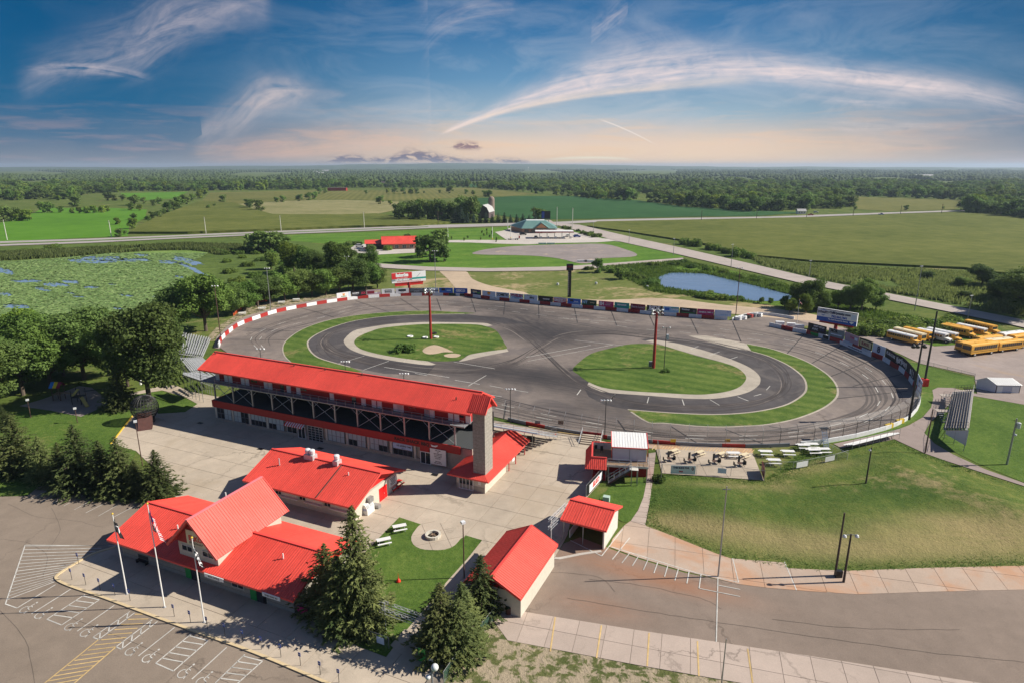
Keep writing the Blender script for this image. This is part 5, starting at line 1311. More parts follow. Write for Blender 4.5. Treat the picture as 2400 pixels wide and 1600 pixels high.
tr=MB();tr.bar(FS(-0.15,-0.15,5.34),FS(LS+0.15,-0.15,5.34),0.08,0.16)
for u in(-0.16,LS+0.16):tr.bar(FS(u,-0.1,5.4),FS(u,4.6,6.15),0.1,0.22);tr.bar(FS(u*0.98+0.05,0.1,2.9),FS(u*0.98+0.05,0.1,5.3),0.1,0.1)
tr.each('red_trim',M['red_trim'],su)
MB().box(FS(LS/2,0.1,4.15),(0.06,0.05,2.3),FS.a).build('downpipe',M['grey_paint'],su)
MB().box(FS(LS*0.82,0.11,3.95),(0.9,0.05,2.0),FS.a).build('door',M['lavender'],su)
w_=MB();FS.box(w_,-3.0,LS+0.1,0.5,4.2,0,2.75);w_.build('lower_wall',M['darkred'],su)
dk=MB();FS.box(dk,-3.3,LS+0.2,-1.7,4.3,2.76,2.93);dk.build('deck',M['wood'],su)
fc=MB();FS.box(fc,-0.9,LS+0.2,-1.78,-1.7,2.6,2.95);fc.build('deck_fascia',M['offwhite'],su)
pw=MB();FS.box(pw,-3.3,-0.1,4.2,4.35,2.95,4.15);FS.box(pw,-3.35,-3.2,-1.7,4.35,2.95,4.15);pw.each('parapet',M['offwhite'],su)
tt=MB();FS.box(tt,-3.4,-0.1,4.18,4.38,4.15,4.23);FS.box(tt,-3.42,-3.15,-1.7,4.4,4.15,4.23);FS.box(tt,-3.4,-0.9,-1.8,-1.6,4.15,4.23);tt.each('parapet_cap',M['red_trim'],su)
slope(su,FS(-4.4,-3.0,2.6),FS(-0.9,-3.0,2.6),FS(-0.9,-1.7,4.1),FS(-3.3,-1.7,4.1),M['red_roof'],rib=0.3)
slope(su,FS(-4.4,4.3,2.6),FS(-4.4,-3.0,2.6),FS(-3.3,-1.7,4.1),FS(-3.3,4.3,4.1),flat('side_slope_red',RED,0.5),rib=0.3)  # side slope in the same even red as the roofs
lw=MB();FS.box(lw,-3.2,-1.0,-1.6,0.4,0.0,1.1);lw.build('serving_counter',M['darkred'],su)
for u in(-3.2,-0.95):MB().tube(FS(u,-1.55,0),FS(u,-1.55,2.75),0.07).build('post',M['grey_metal'],su)
def rail(root,pts,h=1.05,step=1.3,mat='grey_metal',r=0.025):
 pts=[Vector(p)for p in pts]
 for i in range(len(pts)-1):
  a,b=pts[i],pts[i+1];n=max(1,int((b-a).length/step))
  for k in range(n+(1 if i==len(pts)-2 else 0)):
   p=a+(b-a)*k/n;MB().tube(p,p+UP*h,r,n=6).build('railing_post',M[mat],root)
  for z in(h,h*0.5):MB().tube(a+UP*z,b+UP*z,r,n=6).build('railing_rail',M[mat],root)
rail(su,[FS(-0.8,-1.65,2.93),FS(LS*0.52,-1.65,2.93)],mat='alu')
rail(su,[FS(LS*0.72,-1.65,2.93),FS(LS+0.1,-1.65,2.93),FS(LS+0.1,-0.2,2.93)],mat='alu')
# stairs down to the left
for k in range(12):
 u=LS*0.52-k*0.30;z=2.75-k*0.235
 MB().box(FS(u,-2.3,z),(0.30,1.1,0.05),FS.a).build('stair_tread',M['alu'],su)
for v in(-1.78,-2.84):
 MB().bar(FS(LS*0.54,v,2.75),FS(LS*0.52-3.5,v,0.02),0.06,0.26).build('stair_string',M['brown_pole'],su)
 a,b=FS(LS*0.54,v,3.85),FS(LS*0.52-3.5,v,1.1)
 MB().tube(a,b,0.028,n=6).build('stair_rail',M['alu'],su);MB().tube(a-UP*0.5,b-UP*0.5,0.028,n=6).build('stair_rail',M['alu'],su)
 for k in range(5):
  p=a+(b-a)*k/4;MB().tube(p-UP*1.1,p,0.028,n=6).build('stair_rail_post',M['alu'],su)
for u,v in((LS*0.55,-2.9),(LS*0.72,-2.9),(LS*0.72,-1.7),(LS,-1.6),(-0.6,-1.6)):MB().box(FS(u,v,1.38),(0.14,0.14,2.76),FS.a).build('post',M['grey_metal'],su)
lnd=MB();FS.box(lnd,LS*0.54,LS*0.74,-2.9,-1.72,2.70,2.80);lnd.build('landing',M['offwhite'],su)
for k,(u,v)in enumerate(((-2.7,3.2),(-1.7,2.9))):
 ch=thing('chair',['black chair in the corner of the open suite deck','black chair nearer the pale wall on the open suite deck'][k],'chair',FS(u,v,2.93))
 MB().box(FS(u,v,3.38),(0.48,0.48,0.07),FS.a).build('seat',M['black'],ch)
 MB().box(FS(u,v+0.24,3.72),(0.48,0.06,0.6),FS.a).build('backrest',M['black'],ch)
 for a in(-1,1):
  for b in(-1,1):MB().tube(FS(u+a*0.2,v+b*0.2,2.94),FS(u+a*0.2,v+b*0.2,3.35),0.02,n=6).build('leg',M['black'],ch)
sh0=G(2286,909);sh1=G(2333,920);sh2=G(2388,921)
FW=Fr((sh1.x,sh1.y),math.atan2(sh2.y-sh1.y,sh2.x-sh1.x)-0.02)
LW=5.0*1.05;DWd=7.5
LW=(sh2-sh1).length+0.2
DWd=max(4.0,FW.inv(sh0)[1])+1.5
shd=thing('storage_shed','white metal storage shed with white gable roof beyond the tall bleachers','shed',FW(LW/2,0))
SX=FW.inv(sh0)[0]
FW2=Fr((sh1.x,sh1.y),math.atan2(sh0.y-sh1.y,sh0.x-sh1.x))
w_=MB()
A_,B_,C_=sh1,sh2,sh0;D__=sh0+(sh2-sh1)
w_.prism([tuple(A_[:2]),tuple(B_[:2]),tuple(D__[:2]),tuple(C_[:2])],0,1.9);w_.build('wall',M['lavender'],shd)
mA,mB_=(A_+C_)/2,(B_+D__)/2
ov=(B_-A_).normalized()*0.25;ov2=(A_-C_).normalized()*0.25
g_=MB()
for e,m_d in((A_,C_),(B_,D__)):
 a,b=Vector((e.x,e.y,1.9)),Vector((m_d.x,m_d.y,1.9));c_=(a+b)/2+UP*1.15;o_=(B_-A_).normalized()*0.03
 g_.add([a-o_,b-o_,c_-o_,a+o_,b+o_,c_+o_],[(0,2,1),(3,4,5),(0,1,4,3),(1,2,5,4),(2,0,3,5)])
g_.each('gable_wall',M['lavender'],shd)
slope(shd,A_-ov+ov2+UP*1.95,B_+ov+ov2+UP*1.95,mB_+ov+UP*3.2,mA-ov+UP*3.2,M['white_roof'],rib=0.5)
slope(shd,D__+ov-ov2+UP*1.95,C_-ov-ov2+UP*1.95,mA-ov+UP*3.2,mB_+ov+UP*3.2,M['white_roof'],rib=0.5)
fdir=(B_-A_).normalized();nrm=Vector((fdir.y,-fdir.x,0))
for t0,t1 in((0.03,0.26),(0.66,0.97)):
 p=A_+(B_-A_)*(t0+t1)/2+nrm*0.04+UP*0.85
 MB().box(p,((B_-A_).length*(t1-t0),0.05,1.6),math.atan2(fdir.y,fdir.x)).build('sliding_door',M['white'],shd)
tr=MB();tr.bar(A_+UP*0.0,A_+UP*1.9,0.1);tr.bar(B_,B_+UP*1.9,0.1);tr.bar(A_+UP*1.88+nrm*0.1,B_+UP*1.88+nrm*0.1,0.1);tr.each('corner_trim',M['brown_pole'],shd)
st=thing('filling_station','filling station shop with green hipped roof and tan brick walls at the road junction','building',G(1225,551))
def ring3(lst):return[G(u,v,z)for u,v,z in lst]
def x_(a,b):return(1160+a/7.84,500+b/7.84)
ze,zr_=3.6,9.0
fl_,fr_=G(*x_(485,372)),G(*x_(1130,395))
bl_=G(*x_(270,322))
FX=Fr((fl_.x,fl_.y),0.0);LX=(fr_.x-fl_.x)*1.0
w_=MB();w_.prism([(fl_.x+1,fl_.y+1),(fr_.x,fl_.y+1),(fr_.x,fl_.y+28),(bl_.x+2,fl_.y+28),(bl_.x+1,bl_.y-4)],0,3.6);w_.build('wall',M['brick'],st)
y0=fl_.y
E_=[Vector((bl_.x,bl_.y+2,3.7)),Vector((fl_.x,y0,3.7)),Vector((fr_.x+1.5,y0,3.7)),Vector((fr_.x+1.5,y0+30,3.7)),Vector((bl_.x,y0+30,3.7))]
R1,R2=Vector((fl_.x+4,y0+11,9.0)),Vector((fr_.x-8,y0+11,9.0))
R3,R4=Vector((fr_.x-8,y0+20,9.0)),Vector((fl_.x+4,y0+20,9.0))
for k,pts in enumerate(([E_[1],E_[2],R2,R1],[E_[0],E_[1],R1],[E_[2],E_[3],R3,R2],[E_[3],E_[4],R4,R3],[E_[4],E_[0],R1,R4])):
 MB().slab(pts,0.25).build('roof_slope',M['green_roof'],st)
MB().slab([R1,R2,R3,R4],0.2).build('flat_roof',M['white_roof'],st)
gx=fr_.x-11
MB().slab([Vector((gx-6,y0-1.5,4.0)),Vector((gx,y0-1.5,8.2)),Vector((gx,y0+8,8.2)),Vector((gx-6,y0+2,4.5))],0.25).build('roof_slope',M['green_roof'],st)
MB().slab([Vector((gx+6,y0-1.5,4.0)),Vector((gx,y0-1.5,8.2)),Vector((gx,y0+8,8.2)),Vector((gx+6,y0+2,4.5))],0.25).build('roof_slope',M['green_roof'],st)
MB().add([(gx-4.6,y0-0.8,4.2),(gx+4.6,y0-0.8,4.2),(gx,y0-0.8,7.5),(gx-4.6,y0-0.4,4.2),(gx+4.6,y0-0.4,4.2),(gx,y0-0.4,7.5)],[(0,1,2),(5,4,3),(0,3,4,1),(1,4,5,2),(2,5,3,0)]).build('gable_wall',flat('orange_brick',(0.6,0.3,0.16),0.8),st)
for k in range(5):
 MB().box((fl_.x+4+k*5.5,y0+0.95,1.8),(3.2,0.15,2.2)).build('window',M['glass'],st)
fc_=thing('pump_canopy','long flat white pump canopy with dark red edge in front of the filling station shop','canopy',G(1340,557))
c0,c1=G(*x_(745,372),4.4),G(*x_(1460,340),4.4)
yc=G(*x_(1120,475)).y
ca,cb=Gy(*x_(745,375),yc),Gy(*x_(1450,350),yc)
xx0,xx1=ca.x,cb.x
MB().box(((xx0+xx1)/2,yc+5,4.9),(xx1-xx0,11,0.9)).build('roof_slab',M['white'],fc_)
MB().box(((xx0+xx1)/2,yc-0.55,4.85),(xx1-xx0+0.2,0.08,0.7)).build('edge_strip',M['darkred'],fc_)
for k in range(5):
 x=xx0+3+k*(xx1-xx0-6)/4
 MB().box((x,yc+1,2.2),(0.5,0.5,4.4)).build('column',M['offwhite'],fc_)
 pu=MB().box((x+1.0,yc+1,0.95),(0.9,0.6,1.7)).build('fuel_pump',M['white'],fc_)
 MB().box((x+1.0,yc+0.68,1.3),(0.5,0.04,0.5)).build('display',M['black'],pu)
sgp=thing('price_sign','tall dark price sign on posts behind the green-roofed shop','sign',G(1279,533))
p_=G(1279,534)
MB().box(p_+UP*10.5,(7.5,0.8,6.5)).build('panel',M['black'],sgp);MB().box(p_+Vector((-2.4,-0.5,10.5)),(2.2,0.1,5.5)).build('face',M['blue'],sgp)
for s_ in(-2.5,2.5):MB().tube(p_+Vector((s_,0,0)),p_+Vector((s_,0,7.5)),0.3).build('post',M['grey_metal'],sgp)
of=thing('office','single-storey brick office with bright red roof across the meadow','building',G(925,585))
o0,o1=G(899,586),G(975,584)
FO=Fr((o0.x,o0.y),math.atan2(o1.y-o0.y,o1.x-o0.x));LO=(o1-o0).length
w_=MB();FO.box(w_,0,LO,0,12,0,3.3);w_.build('wall',M['brick'],of)
gable(of,FO,-1.0,LO+1.0,-1.0,13,3.5,7.6,M['red_roof'],M['red_trim'],wallmat=M['brown_brick'],ins=0.8)
w_=MB();FO.box(w_,-10.5,0,4,14,0,3.3);w_.build('wall',M['brown_brick'],of)
slope(of,FO(-11.3,3.5,3.5),FO(-0.2,3.5,3.5),FO(-0.2,9,5.4),FO(-11.3,9,5.4),M['red_roof'])
slope(of,FO(-0.2,14.5,3.5),FO(-11.3,14.5,3.5),FO(-11.3,9,5.4),FO(-0.2,9,5.4),M['red_roof'])
for k in range(4):window(of,FO,7.0+k*4.6,9.3+k*4.6,0.8,2.7,0,nx=2,nz=2,fr='white')
window(of,FO,1.0,3.0,0.8,2.5,0,nx=2,nz=1,fr='white')
b0=G(1137,512)
barn=thing('barn','dark red wooden barn with pale gambrel roof among the farm trees','barn',b0)
FBn=Fr((b0.x-8,b0.y),R(-12))
w_=MB();FBn.box(w_,0,12,0,22,0,6);w_.build('wall',M['brown_brick'],barn)
prof=[(-0.6,5.8),(1.8,10.5),(6,13),(10.2,10.5),(12.6,5.8)]
for k in range(4):
 (a,za),(b,zb)=prof[k],prof[k+1]
 MB().slab([FBn(a,-0.6,za),FBn(b,-0.6,zb),FBn(b,22.6,zb),FBn(a,22.6,za)],0.2).build('roof_slope',flat('weathered_barn_roof',(0.42,0.42,0.42),0.7)if k==0 else MATS['weathered_barn_roof'],barn)
MB().add([FBn(a,0.02,z)for a,z in[(0,6),(12,6),(10.2,10.3),(6,12.8),(1.8,10.3)]],[(0,1,2,3,4)]).build('gable_wall',M['brown_brick'],barn)
sb=G(1152,508)
silo=MB().lathe(Vector((sb.x,sb.y,0)),[(3.2,0),(3.2,17),(3.0,18.3),(2.2,19.6),(0.8,20.3),(0.1,20.4)],16).build('silo',flat('silo_stave',(0.26,0.20,0.17),0.9),label='round weathered silo with domed cap beside the barn',category='silo')
hl=[(738,405,14,'cream house with grey roof on the wooded rise, leftmost of its row','cream'),(752,407,12,'pale house partly hidden by trees on the wooded rise','offwhite'),(763,403,16,'largest cream house on the wooded rise','cream'),(776,411,12,'small pale house at the right end of the wooded rise','white'),(2035,456,16,'white farmhouse beside the row of tall poplars','white'),(2005,458,12,'low white outbuilding in front of the poplar row','white'),(2166,417,36,'wide pale commercial building far off in the woods','offwhite'),(1345,392,20,'pale flat building far away on the horizon woods','offwhite'),(1612,426,12,'small white building at the edge of the far woods','white'),(1879,500,13,'white house at the farm lane near the highway','white'),(905,434,26,'brick-coloured house with brown roof at the field edge','brick')]
for(u,v,wd,lb,mt)in hl:
 p=G(u,v+2);s_=wd*1.0;t_=thing('far_house',lb,'house',p)
 d_=p.length/FOC
 wm=max(wd*d_*0.9,9);hm=max(3.0,0.22*wm*(0.6 if wd>30 else 1))
 F_=Fr((p.x-wm/2,p.y),R(rnd.uniform(-15,15)))
 w_=MB();F_.box(w_,0,wm,0,wm*0.5,0,hm);w_.build('wall',M[mt],t_)
 gable(t_,F_,-0.5,wm+0.5,-0.5,wm*0.5+0.5,hm,hm*1.8,M['weathered_barn_roof']if False else MATS['weathered_barn_roof']if mt!='brick' else M['brown_brick'],M['offwhite'],rib=3,ridge_cap=False)
 for k in range(3):MB().box(F_(wm*(0.2+0.3*k),-0.06,hm*0.5),(wm*0.1,0.1,hm*0.4),F_.a).build('window',M['glass'],t_)
wh=thing('warehouse','long low red warehouse among trees at the far edge of the corn','warehouse',G(785,447))
p=G(768,448);F_=Fr((p.x,p.y),R(3))
w_=MB();F_.box(w_,0,38,0,16,0,6);w_.build('wall',M['red_wall'],wh)
MB().slab([F_(-0.5,-0.5,6.1),F_(38.5,-0.5,6.1),F_(38.5,16.5,6.6),F_(-0.5,16.5,6.6)],0.3).build('roof',M['brown_pole'],wh)
wt=thing('water_tower','white water tower standing tiny on the horizon','water tower',G(1238,398))
p=G(1238,400);MB().tube(p,p+UP*30,1.8,n=10).build('shaft',M['white'],wt);MB().ball(p+UP*34,8,12,8,(1,1,0.7)).build('tank',M['white'],wt)
# ================================================================== TRACK WALL, BANNERS, CATCH FENCE
def resample(P,step):
 out=[P[0]];acc=0.0
 for i in range(1,len(P)):
  a,b=P[i-1],P[i];L=(b-a).length;pos=step-acc
  while pos<=L:out.append(a+(b-a)*pos/L);pos+=step
  acc=(acc+L)%step
 return out
def wall_run(name,label,pxs,step,h,cols,start=0,th=0.35):
 P=[G(u,v)for u,v in smooth_px(pxs,4,False)]
 Q=resample(P,step)
 w0=thing(name,label,'track wall',Q[0])
 for i in range(len(Q)-1):
  a,b=Q[i],Q[i+1];d=(b-a).normalized();nn=Vector((-d.y,d.x,0))
  if(a+b).dot(nn)<0 and False:nn=-nn
  mb=MB()
  base=[a+d*0.02,b-d*0.02,b-d*0.02+nn*th,a+d*0.02+nn*th]
  lean=nn*0.10
  top=[a+d*0.02+lean,b-d*0.02+lean,b-d*0.02+nn*th,a+d*0.02+nn*th]
  mb.add([p for p in base]+[p+UP*h for p in top],[(0,3,2,1),(4,5,6,7),(0,1,5,4),(1,2,6,5),(2,3,7,6),(3,0,4,7)])
  mb.build('wall_block',M[cols[(i+start)%len(cols)]],w0)
 return w0,Q
wall_run('outer_wall','red and white block wall round the far and left side of the race track',outer_px,4.2,1.3,['white_wall','red_wall'])
wall_run('pit_exit_wall','white curved concrete wall at the pit opening behind the tyre stacks',[(1717,752)]+exit_px,3.0,1.0,['white_wall'])
wall_run('outer_wall','red and white block wall round the right-hand turn below the dark banners',wall2_px[:15],4.2,1.3,['white_wall','red_wall'])
wall_run('front_wall','white concrete wall below the catch fence along the near side of the track',wall2_px[14:24],4.2,0.9,['white_wall'])
wall_run('front_wall','reddish concrete wall below the catch fence in front of the plaza and suite',wall2_px[23:],4.2,0.7,['grey_paint','grey_paint','red_wall'])
# yellow painted ends on the near wall
for u,v in((2082,1003),(2108,992)):
 MB().box(G(u,v)+UP*0.5,(2.2,0.5,0.95),R(25)).build('barrier_block',M['yellow'],label='yellow painted block %s the bend of the near white wall'%('before' if u<2100 else 'after'),category='barrier')
def wall_v(run,u):
 for i in range(len(run)-1):
  if(run[i][0]-u)*(run[i+1][0]-u)<=0 and run[i][0]!=run[i+1][0]:
   t=(u-run[i][0])/(run[i+1][0]-run[i][0]);return run[i][1]+t*(run[i+1][1]-run[i][1])
 return run[-1][1]
def colm(name,rgb):
 return MATS.get(name)or flat(name,rgb,0.55,var=0.04)
BC=dict(white=(0.82,0.83,0.85),black=(0.012,0.012,0.014),navy=(0.012,0.02,0.09),blue=(0.03,0.14,0.55),geico=(0.02,0.10,0.46),grey=(0.12,0.12,0.13),pale=(0.60,0.70,0.84),maroon=(0.40,0.02,0.06),green=(0.012,0.05,0.025),magenta=(0.48,0.02,0.15),teal=(0.015,0.30,0.27),wine=(0.20,0.01,0.03),sky=(0.32,0.58,0.80),pink=(0.42,0.30,0.36),mgrey=(0.22,0.27,0.29),cream=(0.62,0.55,0.32),red=(0.62,0.03,0.03),lime=(0.05,0.32,0.06),orange=(0.75,0.3,0.04))
BM={k:colm('print_'+k,v)for k,v in BC.items()}
def banner(run,u0,u1,bg,texts,label,z0=1.25,h=2.05,extra=None,setback=0.30,frame=None):
 a,b=G(u0,wall_v(run,u0)),G(u1,wall_v(run,u1))
 d=(b-a).normalized();back=Vector((-d.y,d.x,0));a+=back*setback;b+=back*setback
 L=(b-a).length;c=(a+b)/2
 if u1-u0>45:
  mb=MB();us_=[u0+(u1-u0)*i/12 for i in range(13)];Q=[G(u_,wall_v(run,u_))for u_ in us_]
  for i in range(12):
   e_=(Q[i+1]-Q[i]).normalized();bk=Vector((-e_.y,e_.x,0));mb.bar(Q[i]+bk*setback+UP*(z0+h/2)-e_*0.04,Q[i+1]+bk*setback+UP*(z0+h/2)+e_*0.04,0.06,h)
  o=mb.build('banner',BM[bg],label=label,category='banner',group='sponsor banners on the track wall')
  for(t,dx_,dz_,hh,col_,mw)in texts:
   uc=u0+(u1-u0)*(0.5+dx_);hw=(u1-u0)*mw*0.45
   for q,ch in enumerate(t):
    ul=uc+hw*(2*(q+0.5)/len(t)-1);A_,B_=G(ul-1,wall_v(run,ul-1)),G(ul+1,wall_v(run,ul+1));e_=(B_-A_).normalized();bk=Vector((-e_.y,e_.x,0))
    text_part(ch,(A_+B_)/2+bk*(setback-0.12)+UP*(z0+h*(0.5+dz_)),e_,min(hh*(1.25 if ch.isupper()or ch in 'hlt!' else 0.95),0.75)*h,BM[col_],o,maxw=2*hw/len(t)*(B_-A_).length*0.45,bold=0.03)
  return o
 o=MB().box(c+UP*(z0+h/2),(L,0.06,h),math.atan2(d.y,d.x)).build('banner',BM[bg],label=label,category='banner',group='sponsor banners on the track wall')
 front=-back
 for k in(a+d*0.3,b-d*0.3,c):
  MB().box(k+back*0.07+UP*(h+z0)/2,(0.08,0.06,h+z0),math.atan2(d.y,d.x)).build('post',M['grey_metal'],o)
 for(t,dx_,dz_,hh,col_,mw)in texts:
  text_part(t,c+d*dx_*L+front*0.045+UP*(z0+h*(0.5+dz_)),d,min(hh*1.3,0.75)*h,BM[col_],o,maxw=L*min(mw*1.15,0.94),bold=0.03)
 for(sx,sz,wx,wz,col_)in(extra or[]):
  MB().box(c+d*sx*L+front*0.038+UP*(z0+h*(0.5+sz)),(wx*L,0.02,wz*h),math.atan2(d.y,d.x)).build('print_block',BM[col_],o)
 return o
def ab(x):return 780+x/5.88
def acx(x):return 1160+x/5.88
def adx(x):return 1500+x/5.88
def aax(x):return 1860+x/7.84
R1_=outer_px;R2_=wall2_px
bl=[(ab(65),ab(255),'white',[('M',0,.02,.3,'orange',.3),('Momentum',0,-.25,.14,'lime',.6)],'pale banner with a small orange arch logo, first at the left end of the row',[(0,0.22,.2,.12,'orange'),(.42,0,.14,.98,'pale')]),(ab(262),ab(468),'black',[('RACING',-.2,.1,.2,'white',.5),('XX',.3,0,.35,'maroon',.3)],'dark banner with faint white and purple print, second from the left end',[(-.25,-.2,.4,.15,'grey')]),(ab(470),ab(668),'pink',[('SALES',.1,-.1,.2,'white',.5)],'purple and yellow streaked banner beside the two white badge banners',[(-.2,0,.5,.5,'wine'),(.25,.15,.4,.2,'cream')]),(ab(678),ab(858),'white',[('LEGENDS',0,0,.22,'black',.45)],'white banner with a bold black shield badge',[(0,.28,.45,.08,'black'),(0,-.28,.45,.08,'black'),(-.24,0,.04,.6,'black'),(.24,0,.04,.6,'black')]),(ab(868),ab(1053),'white',[('CARS',0,.1,.2,'white',.4),('sales & parts',0,-.25,.10,'black',.5)],'white banner with a long black plate badge',[(0,.1,.55,.38,'black')]),(ab(1060),ab(1258),'grey',[('CONCRETE & MASONRY',0,.3,.13,'white',.9),('ROLLERS',0,-.1,.16,'white',.5)],'grey banner with two lines of white lettering',[(0,0,.9,.2,'mgrey')]),(ab(1262),ab(1458),'pale',[('VERA',.3,-.05,.3,'navy',.5),('O',-.25,.1,.5,'grey',.3)],'pale banner with thin dark capitals behind the left mast head',[]),(ab(1465),ab(1655),'blue',[('coach',.2,0,.2,'pale',.35)],'plain blue banner with a small black square logo, left of the darker blue one',[(-.2,.15,.25,.45,'black'),(.2,0,.3,.2,'sky')]),(ab(1665),ab(1855),'geico',[('GEICO',0,0,.38,'white',.75)],'deep blue banner with five big white capitals',[]),(ab(1895),ab(2040),'navy',[('parts',-.2,-.2,.15,'sky',.5)],'dark banner with a yellow and green car print',[(-.1,.05,.4,.3,'cream'),(.25,-.1,.3,.25,'lime')]),(ab(2055),ab(2240),'pale',[('ELKO',0,-.15,.12,'orange',.4)],'pale banner with a small orange round logo',[(0,.15,.22,.4,'orange')]),(acx(12),acx(192),'pale',[('COMETIC',0,.05,.42,'black',.9)],'pale banner with slanted black capitals, starting with C',[]),(acx(205),acx(385),'pale',[('WHELEN',0,.15,.4,'maroon',.85),('TRUCKS IN MOTION',0,-.18,.12,'blue',.7),('SAFE & SURE',0,-.36,.10,'teal',.7)],'pale banner with maroon capitals over small blue lines',[]),(acx(398),acx(583),'pale',[('BBQ',.08,-.05,.34,'black',.35),('RACK SHACK',-.1,.32,.10,'grey',.6)],'pale banner with three thin black capitals in the middle',[]),(acx(590),acx(795),'black',[('PARADISE',.05,-.02,.18,'white',.6)],'black banner with one small line of white lettering',[]),(acx(800),acx(985),'maroon',[('GRIZZLY',0,0,.36,'white',.85),('outdoor brand',0,-.33,.10,'white',.8)],'maroon banner with white outlined capitals under a pale strip',[(0,.40,.95,.16,'pale')]),(acx(992),acx(1178),'blue',[('coach',.15,0,.2,'pale',.35)],'plain blue banner with a small dark logo beside the scoreboard pylon',[(-.18,.15,.22,.35,'black'),(.15,-.25,.5,.07,'sky')]),(acx(1190),acx(1395),'green',[('NT',-.28,.05,.45,'sky',.3),('landscape',.22,.02,.16,'cream',.5)],'dark green banner with a blue monogram at its left',[(-.28,-.2,.2,.08,'lime')]),(acx(1425),acx(1630),'magenta',[('EH',-.3,.05,.5,'white',.25),("Etterly's",.18,.2,.22,'pink',.5),('Homes',.1,-.08,.20,'pink',.4)],'magenta banner with white script initials at its left',[]),(acx(1640),acx(1845),'teal',[('MENARDS',0,.1,.22,'white',.85)],'teal banner with seven white capitals',[]),(acx(1860),acx(2065),'wine',[('Shore Lunch',0,.02,.34,'pink',.85)],'wine red banner with pale script lettering',[]),(acx(2085),acx(2305),'black',[('RIDE',0,.1,.55,'white',.85),('WITH US TODAY',-.1,-.33,.14,'white',.6)],'black banner with four huge white capitals behind the right mast head',[]),(adx(312),adx(530),'sky',[('LAKES',.25,.05,.25,'white',.5)],'sky blue banner with a round dark emblem',[(-.25,.05,.3,.5,'blue'),(.25,.3,.5,.12,'lime')]),(adx(540),adx(775),'black',[('Outdoor',-.15,.2,.22,'white',.45)],'black banner with small white script and a pale square',[(.35,0,.14,.4,'grey'),(0,-.33,.8,.10,'lime')]),(adx(780),adx(1013),'magenta',[('GENERAL TIRE',-.05,-.02,.18,'white',.72)],'plum banner with a line of white capitals and a small outlined badge',[(.4,-.02,.12,.24,'pink')]),(adx(1020),adx(1250),'pale',[('Lakes Bank',.1,-.25,.15,'sky',.6)],'pale blue banner at the right end of the row, before the pole',[(.3,.25,.15,.08,'blue')]),]
for(u0,u1,bg_,tx,lb,ex)in bl:banner(R1_,u0,u1,bg_,tx,lb,extra=ex)
b2=[(aax(235),aax(568),'black',[('SWIFT HITCH',.1,.25,.16,'white',.5),('A B C',-.1,-.1,.2,'white',.45)],'black banner with rows of small white print beside the track flagpole',[(.28,-.05,.2,.3,'navy')]),(aax(612),aax(898),'mgrey',[('MOR',-.15,.25,.32,'black',.4)],'grey banner with black capitals at the foot of the blue billboard',[(0,-.15,.7,.12,'pale')]),(aax(905),aax(1160),'pink',[('TOM',0,.1,.2,'magenta',.4)],'faded pink banner with indistinct print',[(.3,.1,.2,.3,'pale')]),(aax(1168),aax(1398),'black',[],'black banner framing a cream label with dark red letters',[(0,0,.86,.7,'cream')]),(aax(1408),aax(1638),'pale',[('8',0,0,.6,'navy',.3)],'pale blue banner with a looping dark emblem',[]),(aax(1642),aax(2205),'black',[('FLORACING',-.32,.1,.26,'white',.3),('Whirlpool',0.03,-.02,.5,'white',.38),('al!',.36,-.05,.55,'white',.14)],'very long black banner with large white lettering round the turn',[]),(aax(2212),aax(2290),'pale',[('S',0,0,.6,'navy',.5)],'pale banner with dark emblem at the outer end of the long black one',[]),]
for(u0,u1,bg_,tx,lb,ex)in b2:
 o=banner(R2_,u0,u1,bg_,tx,lb,extra=ex,h=2.5)
 if bg_=='black' and not tx:
  a,b=G(u0,wall_v(R2_,u0)),G(u1,wall_v(R2_,u1));d=(b-a).normalized();bk_=Vector((-d.y,d.x,0))
  text_part('EUROL',(a+b)/2+bk_*0.22+UP*2.5,d,0.9,BM['wine'],o,maxw=(b-a).length*0.6,bold=0.03)
# small plates and the web address on the wall blocks
for(run,u0,u1,tx,bg_,cc,lb)in[(R2_,1976,2050,'www.elkospeedway.com','white','navy','white strip with a web address along the wall of the right turn'),(R2_,1899,1917,'sign','lime','white','small green plate on the wall of the right turn'),(R2_,1928,1941,'sign','black','red','small black plate with red print on the wall of the right turn'),(R1_,1052,1068,'plate','green','white','small green plate on the far wall below the deep blue banner'),(R1_,1078,1088,'plate','black','red','small black plate on the far wall below the deep blue banner')]:
 a,b=G(u0,wall_v(run,u0)),G(u1,wall_v(run,u1));d=(b-a).normalized();bk_=Vector((-d.y,d.x,0));c=(a+b)/2
 sag=0.05 if u1-u0<30 else 1.15
 o=MB().box(c-bk_*(sag-0.02)+UP*0.68,((b-a).length,0.04,0.95),math.atan2(d.y,d.x)).build('wall_plate',BM[bg_],label=lb,category='sign')
 if len(tx)>6:text_part(tx,c-bk_*(sag+0.02)+UP*0.68,d,0.6,BM[cc],o,maxw=(b-a).length*0.85,bold=0.02)
